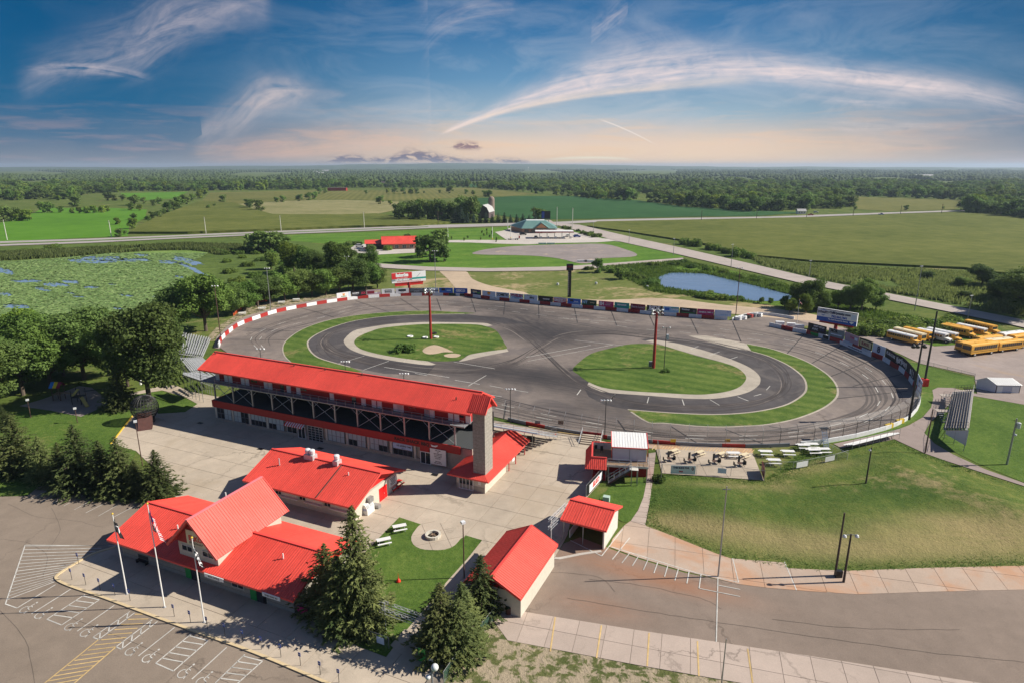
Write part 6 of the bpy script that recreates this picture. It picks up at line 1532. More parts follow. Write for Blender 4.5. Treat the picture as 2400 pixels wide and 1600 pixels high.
# catch fence
cf=thing('catch_fence','tall wire catch fence with inward-leaning post tops along the near side of the track','fence',G(1700,1046))
cp_=smooth_px(wall2_px[14:],6,False)
CP=resample([G(u,v)for u,v in cp_],3.35)
prevs=None
mesh_mb=MB()
for i,p in enumerate(CP):
 d=(CP[min(i+1,len(CP)-1)]-CP[max(i-1,0)]).normalized();inn=Vector((d.y,-d.x,0));q=p-inn*0.2
 if inn.dot(Vector((10,150,0))-p)<0:inn=-inn
 MB().tube(q,q+UP*3.3,0.045,n=6).tube(q+UP*3.3,q+UP*4.1+inn*0.75,0.035,n=6).build('fence_post',M['dark']if i<16 else M['grey_metal'],cf)
 lv=[q+UP*z for z in(0.9,1.7,2.5,3.3)]+[q+UP*4.1+inn*0.75]
 if prevs:
  for a,b in zip(prevs,lv):mesh_mb.tube(a,b,0.009,n=4,cap=False)
 if prevs:
  wm=MB()
  for k in range(4):wm.poly([prevs[k],lv[k],lv[k+1],prevs[k+1]])
  wm.build('wire_mesh',M['catch'],cf)
 prevs=lv
mesh_mb.build('cables',M['grey_paint'],cf,kind='stuff')
for u,v,m_,lb in((1239,1001,'grey_paint','grey square plate hung low on the catch fence beyond the plaza'),(1293,1001,'wood','brown square plate hung low on the catch fence beyond the plaza')):
 MB().box(G(u+21,v-2)+UP*0.9,(1.1,0.06,0.8),R(-15)).build('fence_plate',M[m_],label=lb,category='sign')
for u,lb in((1577,'left'),(1704,'right')):
 MB().box(G(u,wall_v(R2_,u)if False else 1043)+UP*1.0,(1.0,0.06,0.6),0).build('fence_plate',M['yellow'],label='yellow plate on the catch fence, %s of the two above the picnic patio'%lb,category='sign')
def tyre_stack(p,r,n,mat,label,group=None):
 t=thing('tyre_stack',label,'tyres',p,group)
 for k in range(n):
  z=0.38*k
  MB().lathe(Vector((p.x,p.y,z+0.12)),[(r*0.62,0.02),(r*0.95,0.0),(r,0.1),(r,0.28),(r*0.95,0.36),(r*0.6,0.34),(r*0.55,0.2)],14).build('tyre',M[mat],t)
for i,(x,y,m_,lb)in enumerate([(1350,415,'white_wall','largest white tyre stack at the end of the red and white wall'),(1422,405,'white_wall','second white tyre stack at the pit opening'),(1470,390,'tyre','black tyre stack at the pit opening'),(1510,380,'red_wall','dark red tyre stack squeezed between black and green ones'),(1562,372,'grey_paint','dark green-grey tyre stack at the pit opening'),(1640,368,'alu','pale tyre stack farthest along the white pit wall')]):
 p=G(1500+x/5.88,680+y/5.88);tyre_stack(p,1.15,3,m_,lb,'tyre stacks at the pit opening')
for x,y,m_,lb in((240,355,'white','white painted tractor tyre lying alone left of the red mast'),(378,365,'white','white painted tyre lying just left of the mast foot'),(480,360,'white','white painted tyre lying just right of the mast foot'),(462,325,'tyre','black tyre lying behind the mast foot')):
 p=G(900+x/3.92,700+y/3.92);tyre_stack(p,0.95 if x<300 else 0.85,1,m_,lb)
for i,(x,y)in enumerate(((1925,478),(2080,500),(2195,525))):
 p=G(1500+x/5.88,680+y/5.88)
 MB().box(p+UP*0.6,(2.6,1.3,1.1),R(-12)).build('barrier_block',M['white_wall'],label='white plastic water barrier behind the turn wall, %s of three'%['leftmost','middle','rightmost'][i],category='barrier')
for i,(u,v)in enumerate(((1271,573),(1291,573),(1364,615),(1381,615))):
 MB().box(G(u,v)+UP*0.6,(5.2,1.0,1.1),R(0)).build('barrier_block',M['white'],label=['left white block at the filling station edge of the gravel lot','right white block at the filling station edge of the gravel lot','left white block at the road end of the gravel lot','right white block at the road end of the gravel lot'][i],category='barrier')
for i,(u,v)in enumerate(((1307,669),(1397,667),(1517,675))):
 MB().lathe(G(u,v)+UP*0.0,[(0.5,0),(0.6,0.5),(0.5,1.0),(0.1,1.1)],10).build('utility_can',M['alu'],label='grey green container on the dry field, %s'%['nearest the scoreboard pylon','right of the pylon, midway to the pond','beside the pond'][i],category='container')
# ================================================================== MASTS, LAMPS, POLES, FLAGS
def mast(p,h,label):
 t=thing('light_mast',label,'light mast',p)
 MB().tube(p,p+UP*h,0.42,0.30,12).build('pole',M['darkred']if False else flat('mast_red',(0.34,0.03,0.025),0.5,var=0.15)if 'mast_red' not in MATS else MATS['mast_red'],t)
 for z in(0.2,1.3):
  for a in range(0,360,72):
   c=p+Vector((math.cos(R(a))*1.35,math.sin(R(a))*1.1,h-0.4+z*0.8))
   MB().tube(p+UP*(h-0.4+z*0.8),c,0.05,n=6).build('bracket',M['grey_metal'],t)
   d=Vector((math.cos(R(a)),math.sin(R(a)),-0.8)).normalized()
   MB().tube(c-d*0.25,c+d*0.25,0.14,0.36,10).build('floodlight',M['lamp_white']if(a//72+int(z))%2 else M['grey_metal'],t)
 MB().tube(p+UP*h,p+UP*(h+0.9),0.2,0.2).build('head',M['grey_metal'],t)
mast(G(1010,795),14.4,'red light mast with a cluster of floodlights on the left grass island')
mast(G(1531.5,863),14.6,'red light mast with a cluster of floodlights on the right grass island')
MB().box(G(1525,860)+UP*0.9,(1.0,0.6,1.4)).build('utility_box',M['grey_paint'],label='grey electrical cabinet at the foot of the right red mast',category='cabinet')
def tub(p,h,r0,r1,mat,name='pole',par=None):return MB().tube(p,p+UP*h,r0,r1,8).build(name,M[mat],par)
def lamp(name,p,h,label,mat='brown_pole',heads=1,r=0.09,head='lamp_white',cat='lamp post',group=None,rz=0.0,size=0.5):
 t=thing(name,label,cat,p,group)
 tub(p,h,r,r*0.7,mat,'pole',t)
 if heads==1:
  MB().box(p+UP*(h+0.12),(size,size,0.3),R(30)).build('lamp_head',M[head],t)
 else:
  MB().bar(p+Vector((-0.8,0,h)),p+Vector((0.8,0,h)),0.07).build('cross_arm',M['grey_metal'],t)
  for k in range(heads):
   x=-0.8+1.6*k/(heads-1)
   d=Vector((0.25*(1 if x>0 else-1),0.8,-0.5)).normalized()
   c=p+Vector((x,0.1,h+0.05));MB().tube(c-d*0.15,c+d*0.2,0.10,0.24,8).build('floodlight',M[head],t)
 return t
lamp('lamp_post',G(1088,1354),7.8,'brown lamp post with white box head beside the fire pit lawn')
lamp('lamp_post',G(334,1090),8.1,'brown lamp post with white box head beside the steel cage sphere')
lamp('lamp_post',G(72.7,978),3.8,'lamp post at the left edge of the playground lawn',r=0.08)
lamp('lamp_post',G(181.6,990),3.0,'lamp post right of the first, behind the pointed spruce',r=0.08)
def at_top(u,v,h):q=G(u,v,h);return Vector((q.x,q.y,0))
lamp('floodlight_pole',G(1417,1026),7.6,'slim floodlight pole behind the pale metal suite','dark',4)
lamp('floodlight_pole',at_top(1196,911,7.3),7.2,'slim floodlight pole right of the concrete tower','dark',4)
lamp('floodlight_pole',at_top(609,818,9.5),9.5,'floodlight pole showing above the left end of the grandstand roof','dark',3)
lamp('floodlight_pole',at_top(808,848,9.5),9.5,'floodlight pole showing above the middle of the grandstand roof','dark',4)
lamp('floodlight_pole',at_top(946,876,9.5),9.5,'floodlight pole showing above the right part of the grandstand roof','dark',4)
lamp('floodlight_pole',G(517.8,794),16.0,'tall floodlight pole at the left turn by the bleachers','brown_pole',3,r=0.16)
lamp('floodlight_pole',G(635,730.7),15.5,'tall floodlight pole beside the white picnic tables at the left turn','grey_metal',3,r=0.16)
lamp('floodlight_pole',G(817,676),13.5,'grey floodlight pole against the tree row behind the track','grey_metal',2,r=0.15)
lamp('floodlight_pole',G(1021.8,690),17.5,'grey floodlight pole right of the red and white billboard','grey_metal',3,r=0.15)
lamp('floodlight_pole',G(1724,744),17.0,'brown floodlight pole at the right end of the banner row','brown_pole',2,r=0.16)
lamp('infield_pole',G(1556,866),11.0,'slim dark pole with grey box on the right island','dark',2,r=0.10)
MB().box(G(1556,866)+Vector((0.35,0,8.6)),(0.6,0.5,1.3)).build('equipment_box',M['lamp_white'],label='grey box fixed high on the slim island pole',category='box')
sp_=G(1683,1350)
def upole(p,h,label,extra=None,r=0.16,mat='wood_pole',lean=0.0):
 t=thing('utility_pole',label,'utility pole',p)
 MB().tube(p,p+Vector((lean,0,h)),r,r*0.65,8).build('pole',M[mat],t)
 if extra:extra(t,p+Vector((lean,0,h)))
 return t
upole(sp_,12.6,'tall grey utility pole standing at the edge of the orange stained concrete',lambda t,q:(MB().bar(q+Vector((-0.5,0,-0.4)),q+Vector((0.5,0,-0.4)),0.09).build('cross_arm',M['grey_metal'],t)),0.11,'grey_metal')
upole(G(1689,1622),6.3,'grey pole standing in the pale slab strip at the bottom edge',None,0.08,'grey_metal')
upole(G(1957,1348),8.9,'dark wooden pole with black box at its foot beside the grass mound',lambda t,q:MB().box(q-UP*8.4+Vector((0.25,-0.3,0)),(0.8,0.5,1.0)).build('meter_box',M['black'],t))
def two_heads(t,q):
 MB().bar(q+Vector((-0.75,0,-0.1)),q+Vector((0.75,0,-0.1)),0.06).build('cross_arm',M['grey_metal'],t)
 for s_ in(-0.75,0.75):MB().lathe(q+Vector((s_,0,-0.42)),[(0.08,0.35),(0.2,0.25),(0.26,0.05),(0.2,0.0)][::-1],10).build('floodlight',M['lamp_white'],t)
upole(G(1977,1363.6),6.8,'dark pole with two small white floodlights beside the grass mound',two_heads)
def head_one(t,q):MB().ball(q+Vector((-0.2,0,-0.5)),0.2).build('lamp',M['lamp_white'],t)
pm=G(2027.7,1141.6);pmz=mound_z(pm.x,pm.y)
upole(Vector((pm.x,pm.y,pmz-0.1)),6.4,'short dark pole standing in the middle of the grass mound',head_one,0.14)
upole(G(2168,1061),8.5,'slim brown pole at the fork of the grey path',None,0.13,'brown_pole')
def transformer(t,q):
 MB().lathe(q+Vector((0.45,-0.1,-1.7)),[(0.3,0),(0.32,0.1),(0.32,0.95),(0.1,1.05)],10).build('transformer',M['lamp_white'],t)
 MB().bar(q+Vector((-0.5,0,-0.4)),q+Vector((0.5,0,-0.4)),0.08).build('cross_arm',M['wood_pole'],t)
 MB().ball(q+Vector((0.1,-0.3,-2.9)),0.22).build('lamp',M['lamp_white'],t)
upole(G(2359.5,1088),8.6,'utility pole with white transformer on the grass at the right edge',transformer,0.18,'grey_metal')
def turnlights(t,q):
 for z in(0.0,-0.5):
  MB().bar(q+Vector((-1.6,0,z-0.3)),q+Vector((0.9,0,z-0.3)),0.09).build('cross_arm',M['dark'],t)
 for x in(-1.6,-0.8,0.6):MB().tube(q+Vector((x,0.1,-0.9)),q+Vector((x-0.2,-0.3,-1.3)),0.2,0.45,10).build('floodlight',M['dark'],t)
upole(G(2130.4,983),16.8,'tallest dark pole with black floodlights at the near right turn',turnlights,0.24,'dark')
upole(G(2165.3,904),18.0,'tall dark pole on a red base behind the right turn',lambda t,q:MB().box(G(2165.3,904)+UP*0.9,(1.3,1.3,1.8)).build('base_frame',M['red'],t),0.26,'dark')
# AF lamp at the bottom edge with a big globe
bp_=at_top(1012,1566,7.4)
t=thing('globe_lamp','grey pole with two shiny round lamps at the bottom edge','lamp post',bp_)
tub(bp_,7.3,0.10,0.08,'grey_paint','pole',t)
MB().ball(bp_+Vector((0.25,0.1,7.45)),0.34,14,10).build('globe',M['lamp_white'],t,smooth=True)
MB().ball(bp_+Vector((-0.35,-0.1,6.6)),0.24,14,10).build('globe',M['lamp_white'],t,smooth=True)
MB().bar(bp_+Vector((-0.35,-0.1,6.85)),bp_+Vector((0.25,0.1,7.1)),0.05).build('bracket',M['lamp_white'],t)
# roadside poles
rp=[(17,563,14,'leftmost'),(261,555.6,12,'in front of the bright hay field corner'),(483,547.8,12.5,'in front of the corn, left part'),(659,541,12,'in front of the corn, behind the round dark bushes'),(854,534,13,'in front of the corn, above the red office'),(1027,527,12,'in front of the farm trees'),(1251,520,14,'beside the lone round tree'),(1305,533.5,17,'tall one at the filling station junction'),(1341.5,537,17,'with a dark head behind the pump canopy'),(1643.5,519,10,'right of the junction, first'),(1772.5,516,10,'right of the junction, second'),(1890,512,10,'right of the junction, third, by the farm lane'),(1999,508,10,'right of the junction, fourth'),(2110,505,10,'right of the junction, fifth'),(2206,503,11,'right of the junction, last before the dark trees')]
for(u,v,h,lb)in rp:
 upole(G(u,v),h,'grey utility pole along the highway, '+lb,lambda t,q:MB().bar(q+Vector((-1.1,0,-0.6)),q+Vector((1.1,0,-0.6)),0.16).build('cross_arm',M['wood'],t),0.28,'offwhite' if v>530 else 'wood_pole')
sp2=[(1390.5,545,8,'nearest the planting bed'),(1474,571,9,'second from the junction'),(1578,600,10,'third from the junction'),(1713,628.7,12,'above the pond'),(1896,651,8,'at the marsh side'),(2143.5,728,16,'tall one right of the blue billboard'),(2268,747,8,'with a white globe beside the buses')]
for(u,v,h,lb)in sp2:
 upole(G(u,v),h,'street light along the side road, '+lb,lambda t,q:MB().bar(q+Vector((-0.9,-0.4,0)),q+Vector((0.5,0.2,0.0)),0.22,0.14).build('lamp_arm',M['lamp_white'],t),0.16,'grey_metal')
for(u,v,h,lb)in[(1050,560,9,'pale post with yellow foot in the meadow right of the dark tree'),(1154,562,9,'pale post with yellow foot at the service lane'),(1197,560,10,'pale lamp post with yellow foot on the station apron'),(1190,541,9,'pale lamp post at the back of the station apron')]:
 p=G(u,v);t=thing('lamp_post',lb,'lamp post',p);tub(p,h,0.22,0.16,'white','pole',t);MB().tube(p,p+UP*1.1,0.4,0.4).build('base',M['yellow'],t)
# scoreboard pylon
p=G(1334,697)
t=thing('scoreboard_pylon','tall black scoreboard pylon with small lit slots and a wider head behind the far wall','scoreboard',p)
MB().box(p+UP*6.2,(1.3,0.7,12.4)).build('shaft',M['black'],t)
MB().box(p+UP*11.9,(2.6,0.9,2.6)).build('head',M['black'],t)
MB().box(p+Vector((0,-0.5,12.2)),(2.1,0.05,0.7)).build('display',BM['wine'],t)
for k in range(12):MB().box(p+Vector((-0.45,-0.37,1.2+k*0.78)),(0.28,0.04,0.32)).build('number_slot',M['white'],t)
# flags: hanging cloth, folded down the pole
def flagpole(p,h,label,kind=None,fl_label=None,r=0.085,w=1.7,hh=3.0):
 t=thing('flagpole',label,'flagpole',p)
 tub(p,h,r,r*0.55,'white','pole',t)
 MB().ball(p+UP*(h+0.1),0.12,8,6).build('finial',M['yellow'],t)
 MB().lathe(p,[(0.22,0),(0.22,0.06),(0.12,0.14)],10).build('base_collar',M['grey_metal'],t)
 return t
def hangflag(p,z0,h,w,label,mats,pick):
 """limp flag: rows fall away from the hoist; pick(i, j) chooses the colour of each patch"""
 nx,ny=14,16;mb=MB();vs=[]
 for j in range(ny+1):
  for i in range(nx+1):
   s_=i/nx;t_=j/ny
   x=0.06+w*0.42*s_*(0.35+0.65*t_);z=z0-h*0.52*t_-h*0.48*s_**1.25
   y=0.16*math.sin(s_*13+t_*2)*(0.2+s_);x+=0.10*math.cos(s_*11+t_)
   vs.append((p.x+x,p.y+y,z))
 for j in range(ny):
  for i in range(nx):
   mb.cur=pick(i/nx,j/ny);mb_f=(j*(nx+1)+i,j*(nx+1)+i+1,(j+1)*(nx+1)+i+1,(j+1)*(nx+1)+i)
   mb.f.append(mb_f);mb.mi.append(mb.cur)
 mb.v=vs
 return mb.build('flag',mats,smooth=True,label=label,category='flag')
usm=[colm('flag_red',(0.50,0.015,0.03)),colm('flag_white',(0.75,0.75,0.77)),colm('flag_blue',(0.02,0.03,0.20))]
def us(s_,t_):
 if s_<0.42 and t_<0.54:return 2
 return int(t_*13)%2
bw_=[colm('flag_black',(0.015,0.015,0.02)),colm('flag_white2',(0.7,0.7,0.72))]
f1,f2,f3=G(298,1391),G(386,1422),G(479,1457)
flagpole(f1,10.8,'white flagpole with dark limp flag, leftmost of three before the clubhouse')
flagpole(f2,13.5,'tallest white flagpole, in the middle of three before the clubhouse')
flagpole(f3,10.8,'white flagpole with black and white limp flag, rightmost of three before the clubhouse')
hangflag(f1,10.3,3.0,1.6,'limp black flag with white emblem on the left flagpole',bw_,lambda s_,t_:1 if(0.35<s_<0.6 and 0.3<t_<0.7)else 0)
fo=hangflag(f2,12.9,4.6,2.9,'limp red, white and blue striped flag on the tall middle flagpole',usm,us)
st_=MB()
hangflag(f3,10.0,3.1,1.6,'limp black and white checkered flag on the right flagpole',bw_,lambda s_,t_:(int(s_*5)+int(t_*6))%2)
pf=G(1866.5,767);flagpole(pf,9.0,'thin flagpole behind the turn wall with a small striped flag',r=0.07)
hangflag(pf,8.6,1.2,2.6,'small striped flag on the thin pole behind the turn wall',usm,us)
# billboards
def bboard(name,label,corners,Yl,Yr,base,mats_text,back=0.5):
 TL,TR,BR,BL=corners
 a,b,c,d=Gy(*TL,Yl),Gy(*TR,Yr),Gy(*BR,Yr),Gy(*BL,Yl)
 zt=(a.z+b.z)/2;zb=(c.z+d.z)/2;a.z=b.z=zt;c.z=d.z=zb;d.x=a.x;c.x=b.x
 X=(b-a).normalized();N=Vector((X.y,-X.x,0))
 p=(a+b)/2;p.z=0
 t=thing(name,label,'billboard',p)
 MB().slab([a,b,c,d],0.01)
 L=(b-a).length;H_=zt-zb;ctr=(a+b+c+d)/4
 pan=MB().box(ctr,(L,0.5,H_),math.atan2(X.y,X.x)).build('panel',BM['white'],t)
 MB().tube(p,p+UP*zb,0.55,0.5,10).build('post',M['darkred'],t)
 MB().bar(p+UP*(zb-0.3)-X*L*0.42,p+UP*(zb-0.3)+X*L*0.42,0.5,0.6).build('beam',M['darkred'],t)
 return t,pan,ctr,X,N,L,H_
t,pan,c,X,N,L,H_=bboard('billboard','red and white billboard on a single post behind the far wall banners',((917,638.6),(997,637),(998,660),(917,662)),G(958,686).y-3.5,G(958,686).y+3.5,None,None)
def patch(par,x0,x1,z0,z1,m_,dep=0.26):
 return MB().box(c+X*(x0+x1-1)/2*L+UP*(z0+z1-1)/2*H_+N*dep,((x1-x0)*L,0.04,(z1-z0)*H_),math.atan2(X.y,X.x)).build('print_block',m_,par)
patch(pan,0,.59,.38,1.0,BM['red']);patch(pan,0,.59,.17,.38,BM['mgrey']);patch(pan,.59,1,.25,.42,BM['teal'])
text_part('Interim',c+N*0.3+UP*0.26*H_-X*0.2*L,X,0.38*H_,BM['white'],pan,maxw=0.54*L,bold=0.07)
text_part('HEALTHCARE & STAFFING',c+N*0.3-UP*0.06*H_-X*0.2*L,X,0.07*H_,BM['white'],pan,maxw=0.5*L)
text_part('WE ARE HIRING',c+N*0.3-UP*0.225*H_-X*0.2*L,X,0.17*H_,BM['white'],pan,maxw=0.54*L,bold=0.05)
text_part('MULTIPLE INDUSTRIES, THOUSANDS OF CAREER JOBS',c+N*0.3-UP*0.41*H_,X,0.10*H_,BM['red'],pan,maxw=0.88*L)
MB().bar(c+N*0.3+X*0.18*L-UP*0.2*H_,c+N*0.3+X*0.34*L+UP*0.32*H_,0.03,0.10).build('print_line',BM['grey'],pan)
MB().box(c-UP*(H_/2+0.75),(L*0.82,0.3,1.3),math.atan2(X.y,X.x)).build('red_apron',M['red'],t)
yb=G(1959.5,778).y
t,pan,c,X,N,L,H_=bboard('billboard','blue and white curved-topped billboard on a single post above the right turn wall',((1918,720),(2011.8,735),(2009,767),(1916,748)),yb+5,yb-4,None,None)
patch(pan,0,1,0.0,.34,BM['geico']);patch(pan,0,1,.94,1.0,BM['grey']);patch(pan,.86,.97,.44,.80,BM['pale'])
text_part('DYNASTY',c+N*0.32+UP*0.2*H_-X*0.34*L,X,0.20*H_,BM['navy'],pan,maxw=0.28*L,bold=0.04)
text_part('CallDynasty.com',c+N*0.32+UP*0.24*H_+X*0.07*L,X,0.24*H_,BM['navy'],pan,maxw=0.54*L,bold=0.045)
text_part('763.464.1061',c+N*0.32-UP*0.02*H_+X*0.06*L,X,0.19*H_,BM['geico'],pan,maxw=0.44*L,bold=0.045)
text_part('The Gold Standard for Service',c+N*0.32-UP*0.27*H_+X*0.04*L,X,0.12*H_,BM['white'],pan,maxw=0.5*L,bold=0.03)
MB().add([c+N*0.3+X*(-0.34+a)*L+UP*b*H_ for a,b in((-0.1,.32),(0,.42),(0.1,.32),(0,.36))],[(0,1,2,3)]).build('emblem',BM['geico'],pan)
MB().add([c+N*0.3+X*(-0.34+a)*L+UP*b*H_ for a,b in((-0.06,.02),(0,-.08),(0.06,.02),(0,-.01))],[(0,1,2,3)]).build('emblem',BM['geico'],pan)
MB().add([c+N*0.3+X*(0.38+a)*L+UP*(b-.3)*H_ for a,b in((-0.06,.05),(0,.12),(0.06,.05),(0,-.10))],[(0,1,2,3)]).build('emblem',BM['white'],pan)
# ELKO banner on its fence and the pale steel gate frames
def chain_fence(name,label,pxs,h,mat='chain',post='grey_metal',step=3.0,toprail=True):
 P=[G(u,v)for u,v in pxs];t=thing(name,label,'fence',P[0])
 for i in range(len(P)-1):
  a,b=P[i],P[i+1];n=max(1,round((b-a).length/step))
  for k in range(n+(1 if i==len(P)-2 else 0)):
   p=a+(b-a)*k/n;MB().tube(p,p+UP*h,0.035,n=6).build('fence_post',M[post],t)
  if toprail:MB().tube(a+UP*h,b+UP*h,0.028,n=6).build('top_rail',M[post],t)
  MB().poly([a+UP*0.04,b+UP*0.04,b+UP*(h-0.03),a+UP*(h-0.03)]).build('wire_mesh',M[mat],t)
 return t
def hung(p0,p1,z0,z1,mat,name,label,cat='banner',texts=()):
 a,b=Vector((p0.x,p0.y,0)),Vector((p1.x,p1.y,0));d=(b-a).normalized();n_=Vector((d.y,-d.x,0))
 o=MB().box((a+b)/2+n_*0.08+UP*(z0+z1)/2,((b-a).length,0.04,z1-z0),math.atan2(d.y,d.x)).build(name,mat,label=label,category=cat)
 for(tx,dx_,dz_,hh,m_,mw)in texts:
  text_part(tx,(a+b)/2+n_*0.13+d*dx_*(b-a).length+UP*((z0+z1)/2+dz_*(z1-z0)),d,hh*(z1-z0),m_,o,maxw=mw*(b-a).length,bold=0.03)
 return o
e0,e1=G(1375,1166),G(1411.6,1124)
chain_fence('chain_fence','short chain-link fence carrying the black and white name banner',[(1373,1168),(1412,1123),(1426,1121)],2.3,'chain')
o=hung(e0,e1,0.35,2.35,BM['black'],'name_banner','black banner with white panel and red slanted capitals near the suite')
d=(e1-e0).normalized();n_=Vector((d.y,-d.x,0));m_=(e0+e1)/2
MB().box(m_+d*0.15+n_*0.115+UP*1.2,((e1-e0).length*0.82,0.02,1.35),math.atan2(d.y,d.x)).build('white_panel',BM['white'],o)
text_part('ELKO',m_+d*0.15+n_*0.14+UP*1.3,d,0.95,BM['red'],o,maxw=(e1-e0).length*0.7,bold=0.04,shear=0.2)
def truss_gate(p0,p1,h,gap,label,z_first=None):
 t=thing('truss_gate',label,'gate',(p0+p1)/2)
 for p in(p0,p1):MB().tube(p,p+UP*(h+0.15),0.06,n=8).build('post',M['alu'],t)
 d=(p1-p0).normalized();a0,b0=p0-d*0.6,p1+d*0.6;n_=Vector((d.y,-d.x,0))
 for z in(h,h-gap):
  mb=MB();w_=0.19
  for sy in(-1,1):
   for sz in(-1,1):mb.tube(a0+n_*sy*w_+UP*(z+sz*w_),b0+n_*sy*w_+UP*(z+sz*w_),0.03,n=5)
  L=(b0-a0).length;k=int(L/0.42)
  for i in range(k):
   s0,s1=i/k,(i+1)/k;P0,P1=a0+(b0-a0)*s0,a0+(b0-a0)*s1;q=1 if i%2 else-1
   mb.tube(P0+n_*w_*q+UP*(z+w_),P1-n_*w_*q+UP*(z+w_),0.018,n=4)
   mb.tube(P0-n_*w_+UP*(z-w_*q),P1-n_*w_+UP*(z+w_*q),0.018,n=4)
  mb.build('truss_beam',M['alu'],t)
g0=G(1240+415/7.84,1130+1030/7.84);g1=G(1240+643/7.84,1130+1085/7.84)
g0=G(1293,1262);g1=G(1321.5,1268.5)
# the frame runs back from the near post
g0b=at_top(1240+415/7.84,1130+680/7.84,3.9)
truss_gate(at_top(1292.5,1216.5,4.0),at_top(1324,1183,4.2),4.1,1.15,'pale twin-truss gate frame between the small red building and the entry canopy')
tg0=at_top(860+290/7.128,1380+235/7.128,3.9);tg1=at_top(860+905/7.128,1380+455/7.128,3.9)
truss_gate(tg0,tg1,3.9,1.0,'pale twin-truss gate frame between the two spruce groups at the bottom')
# fences round the entry lawn
chain_fence('green_fence','green-meshed chain-link fence running from the bottom edge up to the small red building',[(1040,1602),(1074,1552),(1108,1512),(1130,1484),(1184,1418)],1.5,'chain_green')
chain_fence('chain_fence','dark chain-link fence from the clubhouse corner to the bottom gate',[(692,1432),(760,1458),(830,1486),(870,1505),(912,1520)],1.5,'chain')
chain_fence('chain_fence','chain-link fence behind the green plastic sign at the bottom',[(975,1544),(1000,1552),(1024,1562)],1.5,'chain')
hung(G(700,1438),G(723,1446),0.3,1.2,BM['magenta'],'fence_banner','small pink banner on the fence at the clubhouse corner')
hung(G(779,1470),G(817,1485),0.3,1.35,BM['navy'],'fence_banner','dark blue banner with a round badge on the fence under the big spruce',texts=(('WELCOME',.15,.12,.25,BM['white'],.55),('RACE FANS',.15,-.2,.25,BM['white'],.55)))
hung(G(885,1512),G(902,1518),0.5,1.3,BM['pale'],'fence_banner','pale banner on the fence left of the bottom gate')
hung(G(982,1549),G(999,1554),0.2,1.8,BM['lime'],'fence_banner','bright green panel sign beside the bottom gate','sign',texts=(('EXIT',0,.1,.25,BM['black'],.6),))
hung(G(1001,1555),G(1022,1562),0.2,1.3,BM['black'],'fence_banner','black banner with white lettering right of the green panel',texts=(('ELKO',0,.1,.3,BM['white'],.7),))
chain_fence('chain_fence','chain-link fence at the foot of the dark spruces by the parking lot',[(143,1130),(240,1150),(300,1160),(366,1170)],1.4,'chain')
chain_fence('patio_fence','chain-link fence with small banners along the near edge of the picnic patio',[(1551,1110),(1632,1112),(1712,1116),(1791,1127)],1.9,'catch',step=4.2)
chain_fence('patio_fence','tall chain-link fence down the left edge of the picnic patio',[(1540,1056),(1549,1112),(1549,1130)],2.2,'chain')
hung(G(1571,1111),G(1629,1113),0.25,1.8,BM['white'],'fence_banner','long white banner with black capitals on the patio fence',texts=(('THIS BUDS FOR',-.08,.22,.22,BM['navy'],.65),('O',.38,.15,.4,BM['wine'],.1),('BAR',-.08,-.2,.18,BM['red'],.2)))
hung(G(1681,1114),G(1701,1116),0.6,1.5,BM['pale'],'fence_banner','small lilac banner on the patio fence')
hung(G(1785,1104),G(1791,1126),0.2,2.0,BM['wine'],'fence_banner','dark red and white banner on the right end of the patio fence')
chain_fence('patio_fence','chain-link fence with two white banners beside the grass picnic tables',[(1791,1104),(1829,1100),(1858,1100),(1893,1094),(1960,1080),(1986,1072)],1.5,'catch',step=4)
hung(G(1865,1099),G(1891,1094),0.3,1.3,BM['white'],'fence_banner','white tilted banner on the grass picnic fence, left one')
hung(G(1932,1085),G(1954,1080),0.3,1.2,BM['white'],'fence_banner','white banner on the grass picnic fence, right one')
chain_fence('chain_fence','chain-link fence below the stairs of the suite',[(1428,1122),(1450,1121),(1516,1102)],1.2,'chain')
chain_fence('snow_fence','bright orange plastic fence half hidden at the foot of the tree row',[(547,742),(575,718),(600,713),(628,706)],1.1,'orange_net','wood')
chain_fence('flat_fence','low wire fence at the far edge of the bus yard lawn',[(2157,851),(2220,868),(2285,884)],1.0,'chain')
chain_fence('picket_fence','low white-topped fence from the catch fence towards the mound',[(1908,1040),(1950,1060),(1985,1078)],1.4,'chain','alu')
# steps and hand rails down to the track
rs_=thing('rail_steps','concrete steps with slanted steel handrails down to the track fence','steps',G(1395,1030))
sx0=Fr(tuple(G(1355,1040)[:2]),R(-16))
for k in range(5):MB().box(sx0(2.1,0.4+k*0.55,0.09+0.09*(k+1)/1),(3.6,0.55,0.18*(k+1)),sx0.a).build('step',c_plaza,rs_)
for u in(0.2,4.1):
 for dz_ in(0.0,-0.35):MB().tube(sx0(u,-0.9,0.95+dz_),sx0(u,3.4,2.1+dz_),0.035,n=6).build('hand_rail',M['alu'],rs_)
 for v in(-0.9,1.2,3.3):MB().tube(sx0(u,v,0.05),sx0(u,v,1.0+(v+0.9)*0.27),0.035,n=6).build('rail_post',M['alu'],rs_)
MB().box(sx0(2.1,3.5,0.65),(4.0,0.15,1.1),sx0.a).build('red_panel',M['darkred'],rs_)
hr=thing('hand_rail','low steel barrier rail across the plaza beside the steps','railing',G(1330,1030))
rail(hr,[G(1291,1016),G(1297,1028),G(1314,1030),G(1335,1034),G(1356,1041)],1.0,1.6,'grey_metal')
rail(hr,[G(1291,1016),G(1304,1014)],1.0,1.6,'grey_metal')
